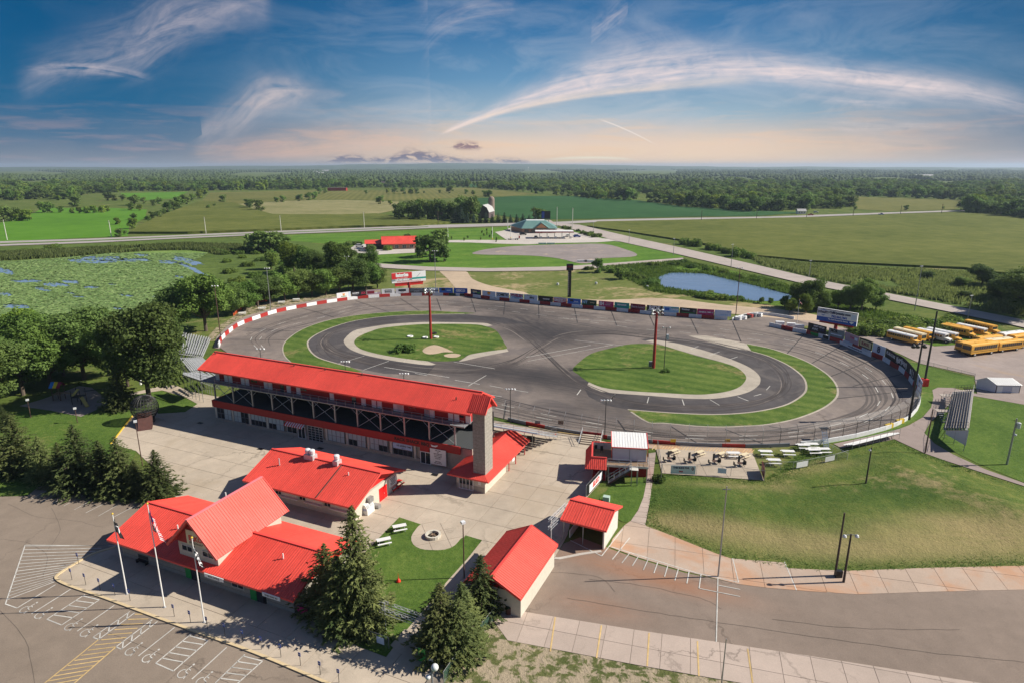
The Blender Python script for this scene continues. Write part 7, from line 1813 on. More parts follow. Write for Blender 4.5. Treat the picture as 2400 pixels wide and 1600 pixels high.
# ================================================================== TABLES, SMALL THINGS ON THE PLAZA
def make_table(mat,frame):
 t=thing('picnic_table','picnic table','picnic table')
 for k in range(3):MB().box((0,-0.26+k*0.26,0.76),(1.9,0.24,0.05)).build('table_plank',M[mat],t)
 for s_ in(-1,1):MB().box((0,s_*0.72,0.46),(1.9,0.28,0.05)).build('bench',M[mat],t)
 for sx in(-0.65,0.65):
  for s_ in(-1,1):MB().bar((sx,s_*0.2,0.74),(sx,s_*0.62,0.0),0.07).build('leg',M[frame],t)
  MB().bar((sx,-0.8,0.42),(sx,0.8,0.42),0.06).build('cross_bar',M[frame],t)
 return t
tb=make_table('white','grey_metal')
tl_=[((937,1243),20,'white picnic table on the lawn, nearer the fire pit'),((900,1275),22,'white picnic table on the lawn, nearer the big spruce'),((1300+1935/3.92,700+1440/3.92),-4,'white picnic table on the grass, left of the upper row'),((1300+2140/3.92,700+1440/3.92),-4,'white picnic table on the grass, second of the upper row'),((1300+2010/3.92,700+1520/3.92),-4,'white picnic table on the grass nearest the patio fence'),((1800+320/3.92,700+1380/3.92),-2,'left half of the long white table row nearest the catch fence'),((1800+400/3.92,700+1372/3.92),-2,'right half of the long white table row nearest the catch fence'),((1800+415/3.92,700+1425/3.92),2,'left of the two touching white tables by the fence corner'),((1800+505/3.92,700+1418/3.92),2,'right of the two touching white tables by the fence corner'),((1300+1640/3.92,700+1455/3.92),-3,'white table standing among the brown ones on the patio'),((400+660/3.92,700+155/3.92),22,'white table at the left turn, nearest the bleachers'),((400+840/3.92,700+108/3.92),18,'white table at the left turn beside the tall pole'),((400+1020/3.92,700+52/3.92),14,'small white table on the dry grass at the left turn'),((400+1155/3.92,700+28/3.92),12,'white table farthest round the left turn')]
for(u,v),a,lb in tl_:
 q=G(u,v);big=1.3 if u<720 else 1.0
 put(tb,USED,(q.x,q.y,0.1),R(a),lb,big if u<720 else(1.15 if u>1500 else 1.0),'white picnic tables')
rt=make_table('red','black')
for k,(u,v)in enumerate(((922,1147),(931,1139))):
 q=G(u,v);put(rt,USED,(q.x,q.y,0.05),R(62),['red picnic table against the wall with the menu board, nearer one','red picnic table against the wall with the menu board, farther one'][k],1.0,'red picnic tables')
bt=make_table('cream','brown_pole');bt['label']='brown and cream hexagonal patio table'
rest=[(1100,1420),(1335,1435),(1535,1448),(1745,1458)]
for k,(x,y)in enumerate(rest):
 q=G(1300+x/3.92,700+y/3.92);put(bt,USED,(q.x,q.y,0.12),R(35),'cream patio table with stools in the back row, %s from the left'%['first','second','third','fourth'][k],0.85,'cream patio tables')
def make_chairset():
 t=thing('patio_stand','dark stand','chair')
 MB().box((0,0,0.7),(0.7,0.7,0.06)).build('table_top',M['brown_pole'],t)
 MB().tube((0,0,0),(0,0,0.7),0.06).build('column',M['black'],t)
 for a,b in((-0.85,0),(0.85,0),(0.85,0.5)):
  s_=MB().box((a,b,0.42),(0.5,0.5,0.06)).build('seat',M['black'],t)
  MB().box((a+0.23*(1 if a>0 else-1),b,0.72),(0.05,0.5,0.6)).build('backrest',M['dark'],t)
  for q in(-0.2,0.2):MB().tube((a,b+q,0),(a,b+q,0.42),0.03).build('leg',M['dark'],t)
 MB().box((0,0.35,1.15),(0.4,0.06,1.5)).build('screen',M['dark'],t)
 return t
cs=make_chairset()
for k,(x,y)in enumerate([(1050,1500),(1240,1512),(1465,1525),(1697,1545)]):
 q=G(1300+x/3.92,700+y/3.92);put(cs,USED,(q.x,q.y,0.12),R(10),'black seat group with upright board in the front patio row, %s from the left'%['first','second','third','fourth'][k],1.0,'black seat groups on the patio')
# low viewing platform beside the path
pl=thing('viewing_bleacher','long low white plank bleacher with railing between mound and path','bleacher',G(2030,1043))
pa,pb_=G(1985,1052),G(2095,1024);dd_=(pb_-pa).normalized();nn_=Vector((-dd_.y,dd_.x,0))
for k in range(4):MB().box((pa+pb_)/2+nn_*(k*0.5-0.8)+UP*(1.25-0.22*k),((pb_-pa).length,0.42,0.06),math.atan2(dd_.y,dd_.x)).build('bench_plank',M['white'],pl)
for k in range(8):
 q=pa+(pb_-pa)*k/7;MB().tube(q-nn_*1.0,q-nn_*1.0+UP*2.2,0.03,n=6).build('railing_post',M['grey_metal'],pl);MB().bar(q+nn_*0.8,q-nn_*1.0+UP*1.1,0.07).build('support',M['dark'],pl)
MB().tube(pa-nn_*1.0+UP*2.2,pb_-nn_*1.0+UP*2.2,0.03,n=6).build('railing_rail',M['grey_metal'],pl)
# parking signs along the kerb
sgn=thing('parking_sign','parking sign','sign')
MB().tube((0,0,0),(0,0,1.35),0.03,n=6).build('post',M['dark'],sgn)
MB().box((0,-0.04,1.42),(0.30,0.03,0.46)).build('plate',M['blue'],sgn)
MB().box((0,-0.06,1.45),(0.12,0.01,0.16)).build('symbol',M['white'],sgn)
sp3=[(580,695,'beyond the kerb tip, farthest up'),(530,810,'at the kerb tip'),(632,848,'third from the kerb tip'),(738,885,'left of the left flagpole shadow'),(847,925,'just left of the left flagpole'),(958,965,'just right of the left flagpole'),(1283,1080,'just right of the middle flagpole'),(1403,1127,'between the middle and right flagpoles'),(1527,1172,'at the foot of the right flagpole'),(1655,1220,'first to the right of the right flagpole'),(1787,1270,'second to the right of the right flagpole')]
pxs_=[(i_(x,y),lb)for x,y,lb in sp3]+[((500+296/2.613,1000+1362/2.613),'third to the right of the right flagpole'),((500+415/2.613,1000+1410/2.613),'fourth to the right of the right flagpole'),((500+535/2.613,1000+1462/2.613),'fifth to the right of the right flagpole'),((500+656/2.613,1000+1517/2.613),'sixth to the right of the right flagpole'),((500+770/2.613,1000+1565/2.613),'last before the bottom edge')]
for(uv,lb)in pxs_:
 q=G(*uv);put(sgn,USED,(q.x,q.y,0.05),R(-20),'small blue parking sign on a thin post, '+lb,1.0,'parking signs along the kerb')
bn_=thing('bench','dark bench in the shade against the clubhouse wall left of the green door','bench',G(335,1318))
fb_=Fr(tuple(G(323,1316)[:2]),R(-23))
MB().box(fb_(0.9,0,0.45),(1.9,0.5,0.06),fb_.a).build('seat',M['dark'],bn_);MB().box(fb_(0.9,0.25,0.8),(1.9,0.06,0.6),fb_.a).build('backrest',M['dark'],bn_)
for u in(0.1,1.7):MB().box(fb_(u,0,0.22),(0.08,0.5,0.44),fb_.a).build('leg',M['dark'],bn_)
# ice chest by the concession wall
ic=thing('ice_chest','white slant-front ice chest standing at the corner of the cream concession building','freezer',G(862,1208))
fi=Fr(tuple(G(852,1211)[:2]),R(-24))
ib=MB();prof=[(0,0),(1.5,0),(1.5,0.0),(1.5,1.0),(1.1,1.7),(0,1.7)]
Fi=Fr(tuple(G(849,1205)[:2]),R(-24))
vs=[]
for v in(0.0,1.0):
 for(a,b)in[(0,0),(1.0,0),(1.0,0.95),(0.6,1.65),(0,1.65)]:vs.append(Fi(a*1.0,v*1.7,b))
ib.add(vs,[(4,3,2,1,0),(5,6,7,8,9),(0,1,6,5),(1,2,7,6),(2,3,8,7),(3,4,9,8),(4,0,5,9)]);bo=ib.build('cabinet',M['white'],ic)
for v in(0.42,1.22):MB().box(Fi(0.83,v,1.32),(0.04,0.6,0.62),ax=(Vector((Fi.X*0.87+UP*0.5)).normalized(),Fi.Y,(UP*0.87-Fi.X*0.5).normalized())).build('lid',M['grey_metal'],ic)
text_part('ICE',Fi(1.02,0.85,0.5),Fi.Y,0.35,BM['sky'],bo);text_part('ICE',Fi(0.5,-0.02,0.9),Fi.X,0.3,BM['blue'],bo)
MB().box(G(882,1188)+UP*0.3,(1.3,0.7,0.55),R(-24)).build('utility_box',M['grey_metal'],label='low grey metal box on the plaza beside the red double door',category='box')
# fire pit
fpt=thing('fire_pit','round stone fire pit on the circular concrete patio','fire pit',G(1015,1258))
c=G(1015,1256,0.1)
for k in range(18):
 a=k*20;p0_=c+Vector((math.cos(R(a))*0.95,math.sin(R(a))*0.95,0.22))
 MB().box(p0_,(0.28,0.34,0.42+rnd.uniform(-0.02,0.02)),R(a)).build('stone',M['block_light'],fpt)
MB().lathe(c,[(0.78,0.0),(0.78,0.1)],16).build('ash_bed',M['black'],fpt)
for k in range(4):MB().tube(c+Vector((math.cos(k*1.6)*0.45,math.sin(k*1.6)*0.45,0.15)),c+Vector((-math.cos(k*1.6+0.5)*0.3,-math.sin(k*1.6+0.5)*0.3,0.38)),0.08,n=6).build('log',M['wood'],fpt)
# red cone-like spike on the lawn
ck=G(934,1362,0.08);co=thing('red_beacon','small red pointed marker on a round base in the lawn','marker',ck)
MB().lathe(ck,[(0.28,0),(0.30,0.12),(0.16,0.35),(0.08,0.45)],12).build('base',flat('marker_red',(0.7,0.03,0.01),0.5),co);MB().tube(ck+UP*0.4,ck+UP*1.25,0.05,0.01,8).build('spike',MATS['marker_red'],co)
# waste drum by the small red building
dr_=thing('waste_drum','brown waste drum at the near corner of the small red building','bin',G(1192,1437))
MB().lathe(G(1192,1437),[(0.34,0),(0.36,0.05),(0.36,0.9),(0.33,0.95)],14).build('drum',M['rust'],dr_);MB().lathe(G(1192,1437)+UP*0.95,[(0.36,0),(0.30,0.1),(0.1,0.13)],14).build('lid',M['black'],dr_)
MB().box(G(1421,1174)+UP*0.45,(1.0,0.8,0.9),R(-20)).build('utility_box',flat('pale_green_box',(0.42,0.55,0.48),0.5),label='pale green utility box on the embankment behind the canopy',category='cabinet')
# barrel cooker and cages behind the annex
bq=thing('barrel_smoker','black barrel smoker beside the wire trolley at the end of the red annex roof','smoker',G(1247,1037))
q=G(1243,1040);MB().tube(q+Vector((-0.6,0.3,1.0)),q+Vector((0.7,-0.1,1.0)),0.62,0.62,14).build('drum',M['black'],bq)
for a in(-0.5,0.6):MB().tube(q+Vector((a,0.1,0)),q+Vector((a,0.1,0.6)),0.05).build('leg',M['dark'],bq)
wt_=thing('wire_trolley','light wire cage trolley beside the barrel smoker','trolley',G(1262,1043))
q=G(1262,1045)
for z in(0.3,1.2):
 for(a,b)in(((-.5,-.4),(.5,-.4)),((.5,-.4),(.5,.4)),((.5,.4),(-.5,.4)),((-.5,.4),(-.5,-.4))):MB().tube(q+Vector((a[0],a[1],z)),q+Vector((b[0],b[1],z)),0.025,n=5).build('rail',M['alu'],wt_)
for a in(-.5,.5):
 for b in(-.4,.4):MB().tube(q+Vector((a,b,0)),q+Vector((a,b,1.2)),0.025,n=5).build('upright',M['alu'],wt_)
for i,(u,v)in enumerate([((400+272/3.92),(700+1140/3.92)),((400+825/3.92),(700+1378/3.92)),((400+1375/3.92),(700+1373/3.92)),(900+795/6.72,960+1022/6.72)]):
 MB().box(G(u,v)+UP*0.056,(1.2,0.75,0.02),FG.a).build('drain_grate',M['black'],label='black drain grate in the plaza, %s'%['leftmost, near the end of the grandstand','second from the left','behind the roof of the concession building','between the concession building and the annex'][i],category='drain')
# steel cage sphere with ramp
cg=G(344,988);rr_=2.55
cgt=thing('steel_cage','large dark steel cage sphere with a rusty curved ramp on the plaza','stunt cage',cg)
sc_=cg+UP*3.2
ringm=MB()
for k in range(12):
 a=math.pi*k/12
 for j in range(24):
  t0,t1=2*math.pi*j/24,2*math.pi*(j+1)/24
  f_p=lambda t:sc_+Vector((math.cos(a)*math.sin(t),math.sin(a)*math.sin(t),math.cos(t)))*rr_
  ringm.tube(f_p(t0),f_p(t1),0.05,n=4,cap=False)
 ringm.build('meridian_bar',M['dark'],cgt);ringm=MB()
rg2=MB()
for k in range(1,9):
 z=-rr_+2*rr_*k/9;rr2=math.sqrt(max(rr_**2-z*z,0.01))
 for j in range(28):
  t0,t1=2*math.pi*j/28,2*math.pi*(j+1)/28
  rg2.tube(sc_+Vector((math.cos(t0)*rr2,math.sin(t0)*rr2,z)),sc_+Vector((math.cos(t1)*rr2,math.sin(t1)*rr2,z)),0.045,n=4,cap=False)
 rg2.build('hoop_bar',M['dark'],cgt);rg2=MB()
MB().ball(sc_,rr_*0.985,24,14).build('cage_mesh',meshmat('cage_wire',(0.03,0.03,0.03),cover=0.35),cgt)
MB().lathe(cg,[(1.6,0.05),(1.5,0.9),(1.9,1.3)],12).build('cradle',M['dark'],cgt)
for a in(0.4,1.9,3.5,5.2):MB().tube(cg+Vector((math.cos(a)*1.5,math.sin(a)*1.5,1.2)),cg+Vector((math.cos(a)*3.3,math.sin(a)*3.3,0.05)),0.05).build('outrigger',M['grey_metal'],cgt)
rp0=Vector((0.42,-0.9,0)).normalized();rpx=Vector((rp0.y,-rp0.x,0))*-1.0
mb=MB();pr=[]
for k in range(9):
 s_=k/8;pr.append((1.4+3.4*s_,2.5*(1-s_)**1.8+0.06))
for sgn_ in(-1,1):
 for(d_,z)in pr:mb.v.append(tuple(cg+rp0*d_+rpx*sgn_*1.25+UP*z))
n_=len(pr)
for k in range(n_-1):mb.f.append((k,k+1,n_+k+1,n_+k));mb.mi.append(0)
mb.build('ramp_deck',M['rust'],cgt)
for sgn_ in(-1,1):
 mb=MB();vs=[cg+rp0*d_+rpx*sgn_*1.27+UP*z for(d_,z)in pr];vs+=[cg+rp0*pr[-1][0]+rpx*sgn_*1.27,cg+rp0*pr[0][0]+rpx*sgn_*1.27]
 mb.poly(vs).build('ramp_side',M['rust'],cgt)
# playground
pgm=sheet('playground_sand',[(45,951),(100,935),(186,904),(215,908),(238,925),(260,945),(190,976),(120,962)],0.06,paving('playground_chips',(0.26,0.22,0.20),0.15,0.4))
pt=thing('play_tower','climbing tower with blue, yellow and maroon striped roof in the playground','play tower',G(140,934))
q=G(140,936)
for a in(-0.8,0.8):
 for b in(-0.8,0.8):MB().box(q+Vector((a,b,1.7)),(0.14,0.14,3.4)).build('post',M['brown_pole'],pt)
MB().box(q+UP*1.5,(1.8,1.8,0.12)).build('platform',M['wood'],pt)
for k,m_ in enumerate(('blue','yellow','darkred')):
 mt=colm('canvas_'+m_,dict(blue=(0.03,0.2,0.6),yellow=(0.8,0.55,0.02),darkred=(0.3,0.02,0.06))[m_]);x0=-1.2+k*0.8
 MB().slab([q+Vector((x0,-1.1,3.1)),q+Vector((x0+0.8,-1.1,3.1)),q+Vector((x0+0.8,0,4.2)),q+Vector((x0,0,4.2))],0.05).build('canvas',mt,pt)
 MB().slab([q+Vector((x0,1.1,3.1)),q+Vector((x0+0.8,1.1,3.1)),q+Vector((x0+0.8,0,4.2)),q+Vector((x0,0,4.2))],0.05).build('canvas',mt,pt)
MB().bar(q+Vector((0.9,0,1.7)),q+Vector((4.0,-0.8,1.7)),0.7,0.08).build('bridge',M['wood'],pt)
p2=thing('slide_tower','dark play frame with two yellow slides in the playground','slide',G(190,942))
q=G(187,944)
for a in(-1.0,1.0):
 for b in(-0.9,0.9):MB().tube(q+Vector((a,b,0)),q+Vector((a,b,3.2)),0.07).build('post',M['black'],p2)
MB().box(q+UP*1.6,(2.1,1.9,0.1)).build('platform',M['dark'],p2)
ysl=colm('slide_yellow',(0.55,0.40,0.10))
MB().bar(q+Vector((1.0,-0.6,1.7)),q+Vector((3.4,-2.6,0.2)),0.7,0.08).build('slide',ysl,p2)
MB().bar(q+Vector((-0.4,0.9,3.0)),q+Vector((-0.9,-0.6,1.9)),0.7,0.08).build('slide',ysl,p2)
MB().bar(q+Vector((1.0,0.5,2.6)),q+Vector((5.0,1.2,2.9)),0.12).build('swing_beam',M['dark'],p2)
MB().bar(q+Vector((5.0,1.2,2.9)),q+Vector((5.5,0.2,0)),0.1).build('swing_leg',M['dark'],p2);MB().bar(q+Vector((5.0,1.2,2.9)),q+Vector((5.2,2.2,0)),0.1).build('swing_leg',M['dark'],p2)
MB().lathe(G(331,908)+UP*0.8,[(0.25,0),(0.28,1.0),(0.1,1.2)],8).build('hanging_jug',M['white'],label='white container at the foot of the big twin-trunk tree',category='container')
# ================================================================== BLEACHERS
def bleacher(label,lo0,lo1,hi0,hi1,zlo,zhi,n,plank='alu',foot=True,name='bleacher'):
 a,b=G(*lo0,zlo),G(*lo1,zlo);c_,d_=G(*hi0,zhi),G(*hi1,zhi)
 base=(a+b+c_+d_)/4;base.z=0;t=thing(name,label,'bleacher',base)
 for k in range(n):
  s_=k/(n-1);p,q=a+(c_-a)*s_,b+(d_-b)*s_
  MB().bar(p,q,0.30,0.06).build('bench_plank',M[plank],t)
  if foot:
   s2_=(k-0.45)/(n-1);p,q=a+(c_-a)*s2_-UP*0.42,b+(d_-b)*s2_-UP*0.42
   MB().bar(p,q,0.34,0.05).build('foot_plank',M[plank if plank=='alu' else 'grey_paint'],t)
 fr=MB()
 for k in range(6):
  s_=k/5;l_,h_=a+(b-a)*s_,c_+(d_-c_)*s_
  fr.bar(l_-UP*0.5,h_-UP*0.5,0.08,0.12);fr.bar(h_-UP*0.5,Vector((h_.x,h_.y,0)),0.08)
  m_=(l_+h_)/2;fr.bar(m_-UP*0.5,Vector((m_.x,m_.y,0)),0.08);fr.bar(Vector((l_.x,l_.y,0)),h_-UP*0.5,0.05);fr.bar(l_-UP*0.5,Vector((l_.x,l_.y,0)),0.08)
 fr.build('support_frame',M['grey_metal'],t)
 return t,a,b,c_,d_
t,a,b,c_,d_=bleacher('silver plank bleacher at the left turn, farther of two',(490,790),(471.8,832),(418,777),(409,823),0.7,4.6,13)
rail(t,[c_+UP*0,d_+UP*0],1.1,1.8,'grey_metal')
t,a,b,c_,d_=bleacher('silver plank bleacher angled behind the left end of the grandstand, nearer of two',(472,836),(500,862),(423,838),(447,868),0.7,4.4,12)
rail(t,[c_+UP*0,d_+UP*0],1.1,1.8,'grey_metal')
t,a,b,c_,d_=bleacher('silver plank bleacher joined to the left end of the grandstand walkway',(500,866),(512,880),(428,876),(470,890),3.3,5.2,8)
rail(t,[G(426,873,5.2),G(470,891,5.2)],1.1,1.3,'grey_metal')
MB().slab([G(424,872,5.1),G(466,872,5.1),G(500,880,5.1),G(472,892,5.1)],0.08).build('walk_plate',M['alu'],t)
# tall bleacher on the right
t,a,b,c_,d_=bleacher('tall weathered bleacher on steel legs with white end panel, right of the grey path',(2238,914),(2217,1002),(2281,912),(2269,1002),2.0,4.6,9,'alu_dull',name='tall_bleacher')
pv=[b+Vector((0,-0.3,-0.4)),d_+Vector((0,-0.3,-0.3)),Vector((d_.x,d_.y-0.3,1.3)),Vector((b.x,b.y-0.3,0.9))]
MB().slab(pv,0.06).build('end_panel',M['lavender'],t)
rail(t,[a+UP*0.1,b+UP*0.1],1.0,1.6,'dark');rail(t,[b+UP*0.1,d_+UP*0.1],1.0,1.2,'dark');rail(t,[a+UP*0.1,c_+UP*0.1],1.0,1.2,'dark');rail(t,[c_+UP*0.1,d_+UP*0.1],1.0,1.6,'alu')
for s_ in(0.12,0.55):
 p=a+(b-a)*s_;o_=Vector((-1,0.12,0))
 MB().box(p+o_*1.4+UP*-0.3,(2.6,1.6,0.08),R(-5)).build('landing',M['alu_dull'],t)
 rail(t,[p+o_*2.6+Vector((0,-0.8,-0.2)),p+o_*0.1+Vector((0,-0.8,-0.2))],1.0,1.2,'dark')
 for k in range(5):MB().box(p+o_*2.2+Vector((0,-1.0-k*0.35,-0.5-k*0.32)),(1.2,0.32,0.05)).build('stair_tread',M['grey_paint'],t)
 for x in(0.6,2.4):MB().tube(Vector(((p+o_*x).x,(p+o_*x).y,0)),p+o_*x-UP*0.3,0.05).build('leg',M['dark'],t)
# announcer stair tower at the near turn
q=G(1937,1048);t=thing('ladder_stand','blue-grey steel ladder leaning over the catch fence at the near turn','ladder',q)
top=Gy(1931,1003,q.y+3.5)
for s_ in(-0.45,0.45):MB().bar(q+Vector((s_,0,0)),top+Vector((s_,0,0)),0.08).build('stile',flat('blue_grey_steel',(0.20,0.26,0.36),0.5)if 'blue_grey_steel' not in MATS else MATS['blue_grey_steel'],t)
for k in range(12):p=q+(top-q)*(k+0.5)/12;MB().bar(p+Vector((-0.45,0,0)),p+Vector((0.45,0,0)),0.2,0.04).build('rung',MATS['blue_grey_steel'],t)
MB().box(top+UP*0.1,(1.6,1.0,0.1)).build('platform',M['dark'],t)
# ================================================================== VEHICLES
def make_bus(body,roof,label,hood=True):
 t=thing('school_bus',label,'bus')
 L,Wd_,z0,z1=9.0,2.4,0.75,2.95
 mb=MB();n=6;rg=[]
 prof=[(-Wd_/2,z0),(-Wd_/2,z1-0.45),(-Wd_/2+0.15,z1-0.15),(-Wd_/2+0.5,z1),(Wd_/2-0.5,z1),(Wd_/2-0.15,z1-0.15),(Wd_/2,z1-0.45),(Wd_/2,z0)]
 m=len(prof)
 vs=[(-L/2,y,z)for y,z in prof]+[(L/2,y,z)for y,z in prof]
 fs=[tuple(range(m)),tuple(range(2*m-1,m-1,-1))]+[(i,m+i,m+(i+1)%m,(i+1)%m)for i in range(m)]
 mb.add(vs,fs);mb.build('body',M[body],t)
 rf=MB();pr2=[(-Wd_/2+0.02,z1-0.40),(-Wd_/2+0.12,z1-0.10),(-Wd_/2+0.48,z1+0.05),(Wd_/2-0.48,z1+0.05),(Wd_/2-0.12,z1-0.10),(Wd_/2-0.02,z1-0.40)];m=len(pr2)
 pr2=[(y*1.02,z+0.01)for y,z in pr2]
 rf.add([(-L/2-0.03,y,z)for y,z in pr2]+[(L/2+0.03,y,z)for y,z in pr2],[tuple(range(m)),tuple(range(2*m-1,m-1,-1))]+[(i,m+i,m+i+1,i+1)for i in range(m-1)])
 rf.build('roof',M[roof],t)
 for k,x in enumerate((-2.2,1.6)):MB().box((x,0,z1+0.10),(0.7,0.6,0.08)).build('roof_hatch',M[roof],t)
 for s_ in(-1,1):
  wn=MB()
  for k in range(10):wn.box((-L/2+0.75+k*0.78,s_*(Wd_/2+0.01),2.08),(0.64,0.03,0.72))
  wn.build('window_row',M['glass'],t)
  MB().box((0,s_*(Wd_/2+0.012),1.62),(L-0.1,0.03,0.06)).build('rub_rail',M['black'],t)
  MB().box((0,s_*(Wd_/2+0.012),1.2),(L-0.1,0.03,0.05)).build('rub_rail',M['black'],t)
 MB().box((L/2+0.012,0,2.05),(0.03,2.0,0.95)).build('windscreen',M['glass'],t)
 MB().box((-L/2-0.012,0,2.1),(0.03,1.4,0.6)).build('rear_window',M['glass'],t)
 if hood:
  hd=MB();hd.add([(L/2,-1.0,0.75),(L/2+1.5,-0.85,0.75),(L/2+1.5,0.85,0.75),(L/2,1.0,0.75),(L/2,-1.0,1.7),(L/2+1.35,-0.8,1.45),(L/2+1.35,0.8,1.45),(L/2,1.0,1.7)],[(0,3,2,1),(4,5,6,7),(0,1,5,4),(1,2,6,5),(2,3,7,6),(3,0,4,7)])
  hd.build('hood',M[body if body!='white' else 'white'],t)
  MB().box((L/2+1.53,0,1.05),(0.06,1.2,0.5)).build('grille',M['black'],t)
  for s_ in(-0.65,0.65):MB().tube((L/2+1.5,s_,1.12),(L/2+1.57,s_,1.12),0.12,n=8).build('headlight',M['lamp_white'],t)
 for x in(-2.6,L/2+0.55 if hood else 3.0):
  for s_ in(-1,1):
   w_=MB().tube((x,s_*0.85,0.5),(x,s_*1.17,0.5),0.5,n=14).build('wheel',M['tyre'],t)
   MB().tube((x,s_*1.17,0.5),(x,s_*1.19,0.5),0.24,n=10).build('rim',M['offwhite'],w_)
 MB().box((L/2+(1.65 if hood else 0.1),0,0.7),(0.12,2.3,0.25)).build('bumper',M['black'],t)
 return t
by=make_bus('bus_yellow','bus_yellow','yellow bus');byw=make_bus('bus_yellow','white','yellow bus');bww=make_bus('white','white','white bus',True);byp=make_bus('bus_yellow','cream','bus',False);byn=make_bus('bus_yellow','bus_yellow','bus',False)
def z_(x,y):return(2060+x/6.918,720+y/6.918)
# (prototype, rear roof px, front roof px, label)
busl=[(byw,(175,355),(600,455),'yellow bus with white roof, nearest the wooden rail'),(byp,(275,325),(740,435),'yellow bus with pale pinkish roof, second from the wooden rail'),(by,(430,300),(850,395),'all-yellow bus, third from the wooden rail'),(bww,(645,325),(1110,420),'white bus right of the first three yellow ones'),(byw,(805,315),(1270,410),'pale-roofed bus beside the white one'),(by,(1035,258),(1500,350),'yellow bus with jutting hood in the middle of the yard'),(by,(1090,232),(1480,318),'yellow bus close behind the middle one'),(byw,(1290,245),(1740,335),'yellow bus with a partly white roof'),(by,(1430,200),(1890,300),'yellow bus parked nearest the road'),(byn,(1720,530),(1310,570),'yellow bus facing left, behind the front one'),(byn,(1865,570),(1430,625),'front yellow bus facing left with a row of dark windows'),(byn,(1960,445),(1590,480),'yellow bus facing left, back row left'),(byp,(2130,485),(1740,515),'pale-roofed bus facing left between the rows'),(bww,(2330,385),(1980,425),'white-roofed bus facing left, farthest back'),(byn,(2275,520),(1900,565),'worn yellow bus facing left with open side, near the right edge'),(byn,(2500,420),(2150,465),'yellow bus cut by the right edge, back row'),(byn,(2560,470),(2260,505),'yellow bus cut by the right edge, front row')]
for pr_,a_,b_,lb in busl:
 A_=G(*z_(*a_),2.95);B_=G(*z_(*b_),2.95);d_=B_-A_;d_.z=0
 L_=d_.length;mid=(A_+B_)/2
 sc=max(0.85,min(1.15,L_/9.0))if L_<12 else 1.15
 put(pr_,USED,(mid.x,mid.y,0.1),math.atan2(d_.y,d_.x),lb,sc,'parked buses in the yard')
tw=thing('tow_wreck','white stripped truck cab among the weeds behind the buses','truck',G(2194,768))
q=G(*z_(930,320));MB().box(q+UP*1.0,(3.6,1.9,1.0),R(-30)).build('body',M['white'],tw);MB().box(q+Vector((-0.6,0.2,1.9)),(1.6,1.7,0.9),R(-30)).build('cab',M['glass'],tw)
for a in(-1.2,1.2):
 for b in(-0.8,0.8):MB().tube(q+Vector((a,b-0.1,0.45)),q+Vector((a,b+0.1,0.45)),0.45,n=12).build('wheel',M['tyre'],tw)
# rail in front of the bus yard
rl=thing('log_rail','long rusty trailer beam fence on short posts below the blue billboard','barrier',G(2010,780))
ra,rb_=G(aax(1000),700+545/7.84),G(2060+560/6.918,720+575/6.918)
for z in(0.55,1.15):MB().bar(ra+UP*z,rb_+UP*z,0.14,0.20).build('beam',M['brown_pole'],rl)
for k in range(17):p=ra+(rb_-ra)*k/16;MB().bar(p,p+UP*1.25,0.14).build('post',M['wood'],rl)
def make_car(col_,label,name='car',cat='car',pickup=False):
 t=thing(name,label,cat)
 lo=MB();lo.add([(-2.2,-0.9,0.35),(2.2,-0.9,0.35),(2.2,0.9,0.35),(-2.2,0.9,0.35),(-2.2,-0.88,0.95),(2.1,-0.85,0.85),(2.1,0.85,0.85),(-2.2,0.88,0.95)],[(0,3,2,1),(4,5,6,7),(0,1,5,4),(1,2,6,5),(2,3,7,6),(3,0,4,7)])
 lo.build('body',M[col_],t)
 x0,x1=(-0.4,1.1)if pickup else(-1.7,1.1)
 cb=MB();cb.add([(x0,-0.8,0.94),(x1,-0.8,0.88),(x1,0.8,0.88),(x0,0.8,0.94),(x0+0.25,-0.65,1.5),(x1-0.6,-0.65,1.5),(x1-0.6,0.65,1.5),(x0+0.25,0.65,1.5)],[(4,5,6,7),(0,1,5,4),(1,2,6,5),(2,3,7,6),(3,0,4,7)])
 cb.build('windows',M['glass'],t);MB().box(((x0+x1)/2-0.17,0,1.52),(x1-x0-0.85,1.3,0.05)).build('roof',M[col_],t)
 for x in(-1.4,1.4):
  for s_ in(-1,1):MB().tube((x,s_*0.72,0.33),(x,s_*0.93,0.33),0.33,n=12).build('wheel',M['tyre'],t)
 for s_ in(-0.6,0.6):MB().box((2.17,s_,0.68),(0.06,0.35,0.15)).build('headlight',M['lamp_white'],t)
 return t
cars=[('dark',(1900,506),0,'red and dark pickup driving on the highway beyond the soy field','darkred'),('dark',(2065,505),10,'dark pickup driving on the highway above the big corn field','blue'),('white',(1912,500),0,'white trailer rig parked at the farm lane','white'),('x',(1256,560),80,'dark car parked at the left end of the pump canopy','grey_paint'),('x',(1352,557),10,'blue-grey car at the right end of the pump canopy','blue'),('x',(1226,552),0,'dark car parked against the shop wall','black'),('x',(850,590),0,'silver car parked left of the red-roofed office','alu'),('x',(843,580),10,'white car parked at the far left of the office','white'),('x',(1330,556),90,'white car between the pumps','white')]
for i,(k_,uv,a_,lb,cc)in enumerate(cars):
 t=make_car(cc,lb,'pickup_truck' if i in(0,1)else 'car','pickup' if i in(0,1)else 'car',i in(0,1));q=G(*uv);t.location=(q.x,q.y,0.35 if uv[1]<510 else 0.22);t.rotation_euler=(0,0,R(a_));t.scale=(1.25,)*3
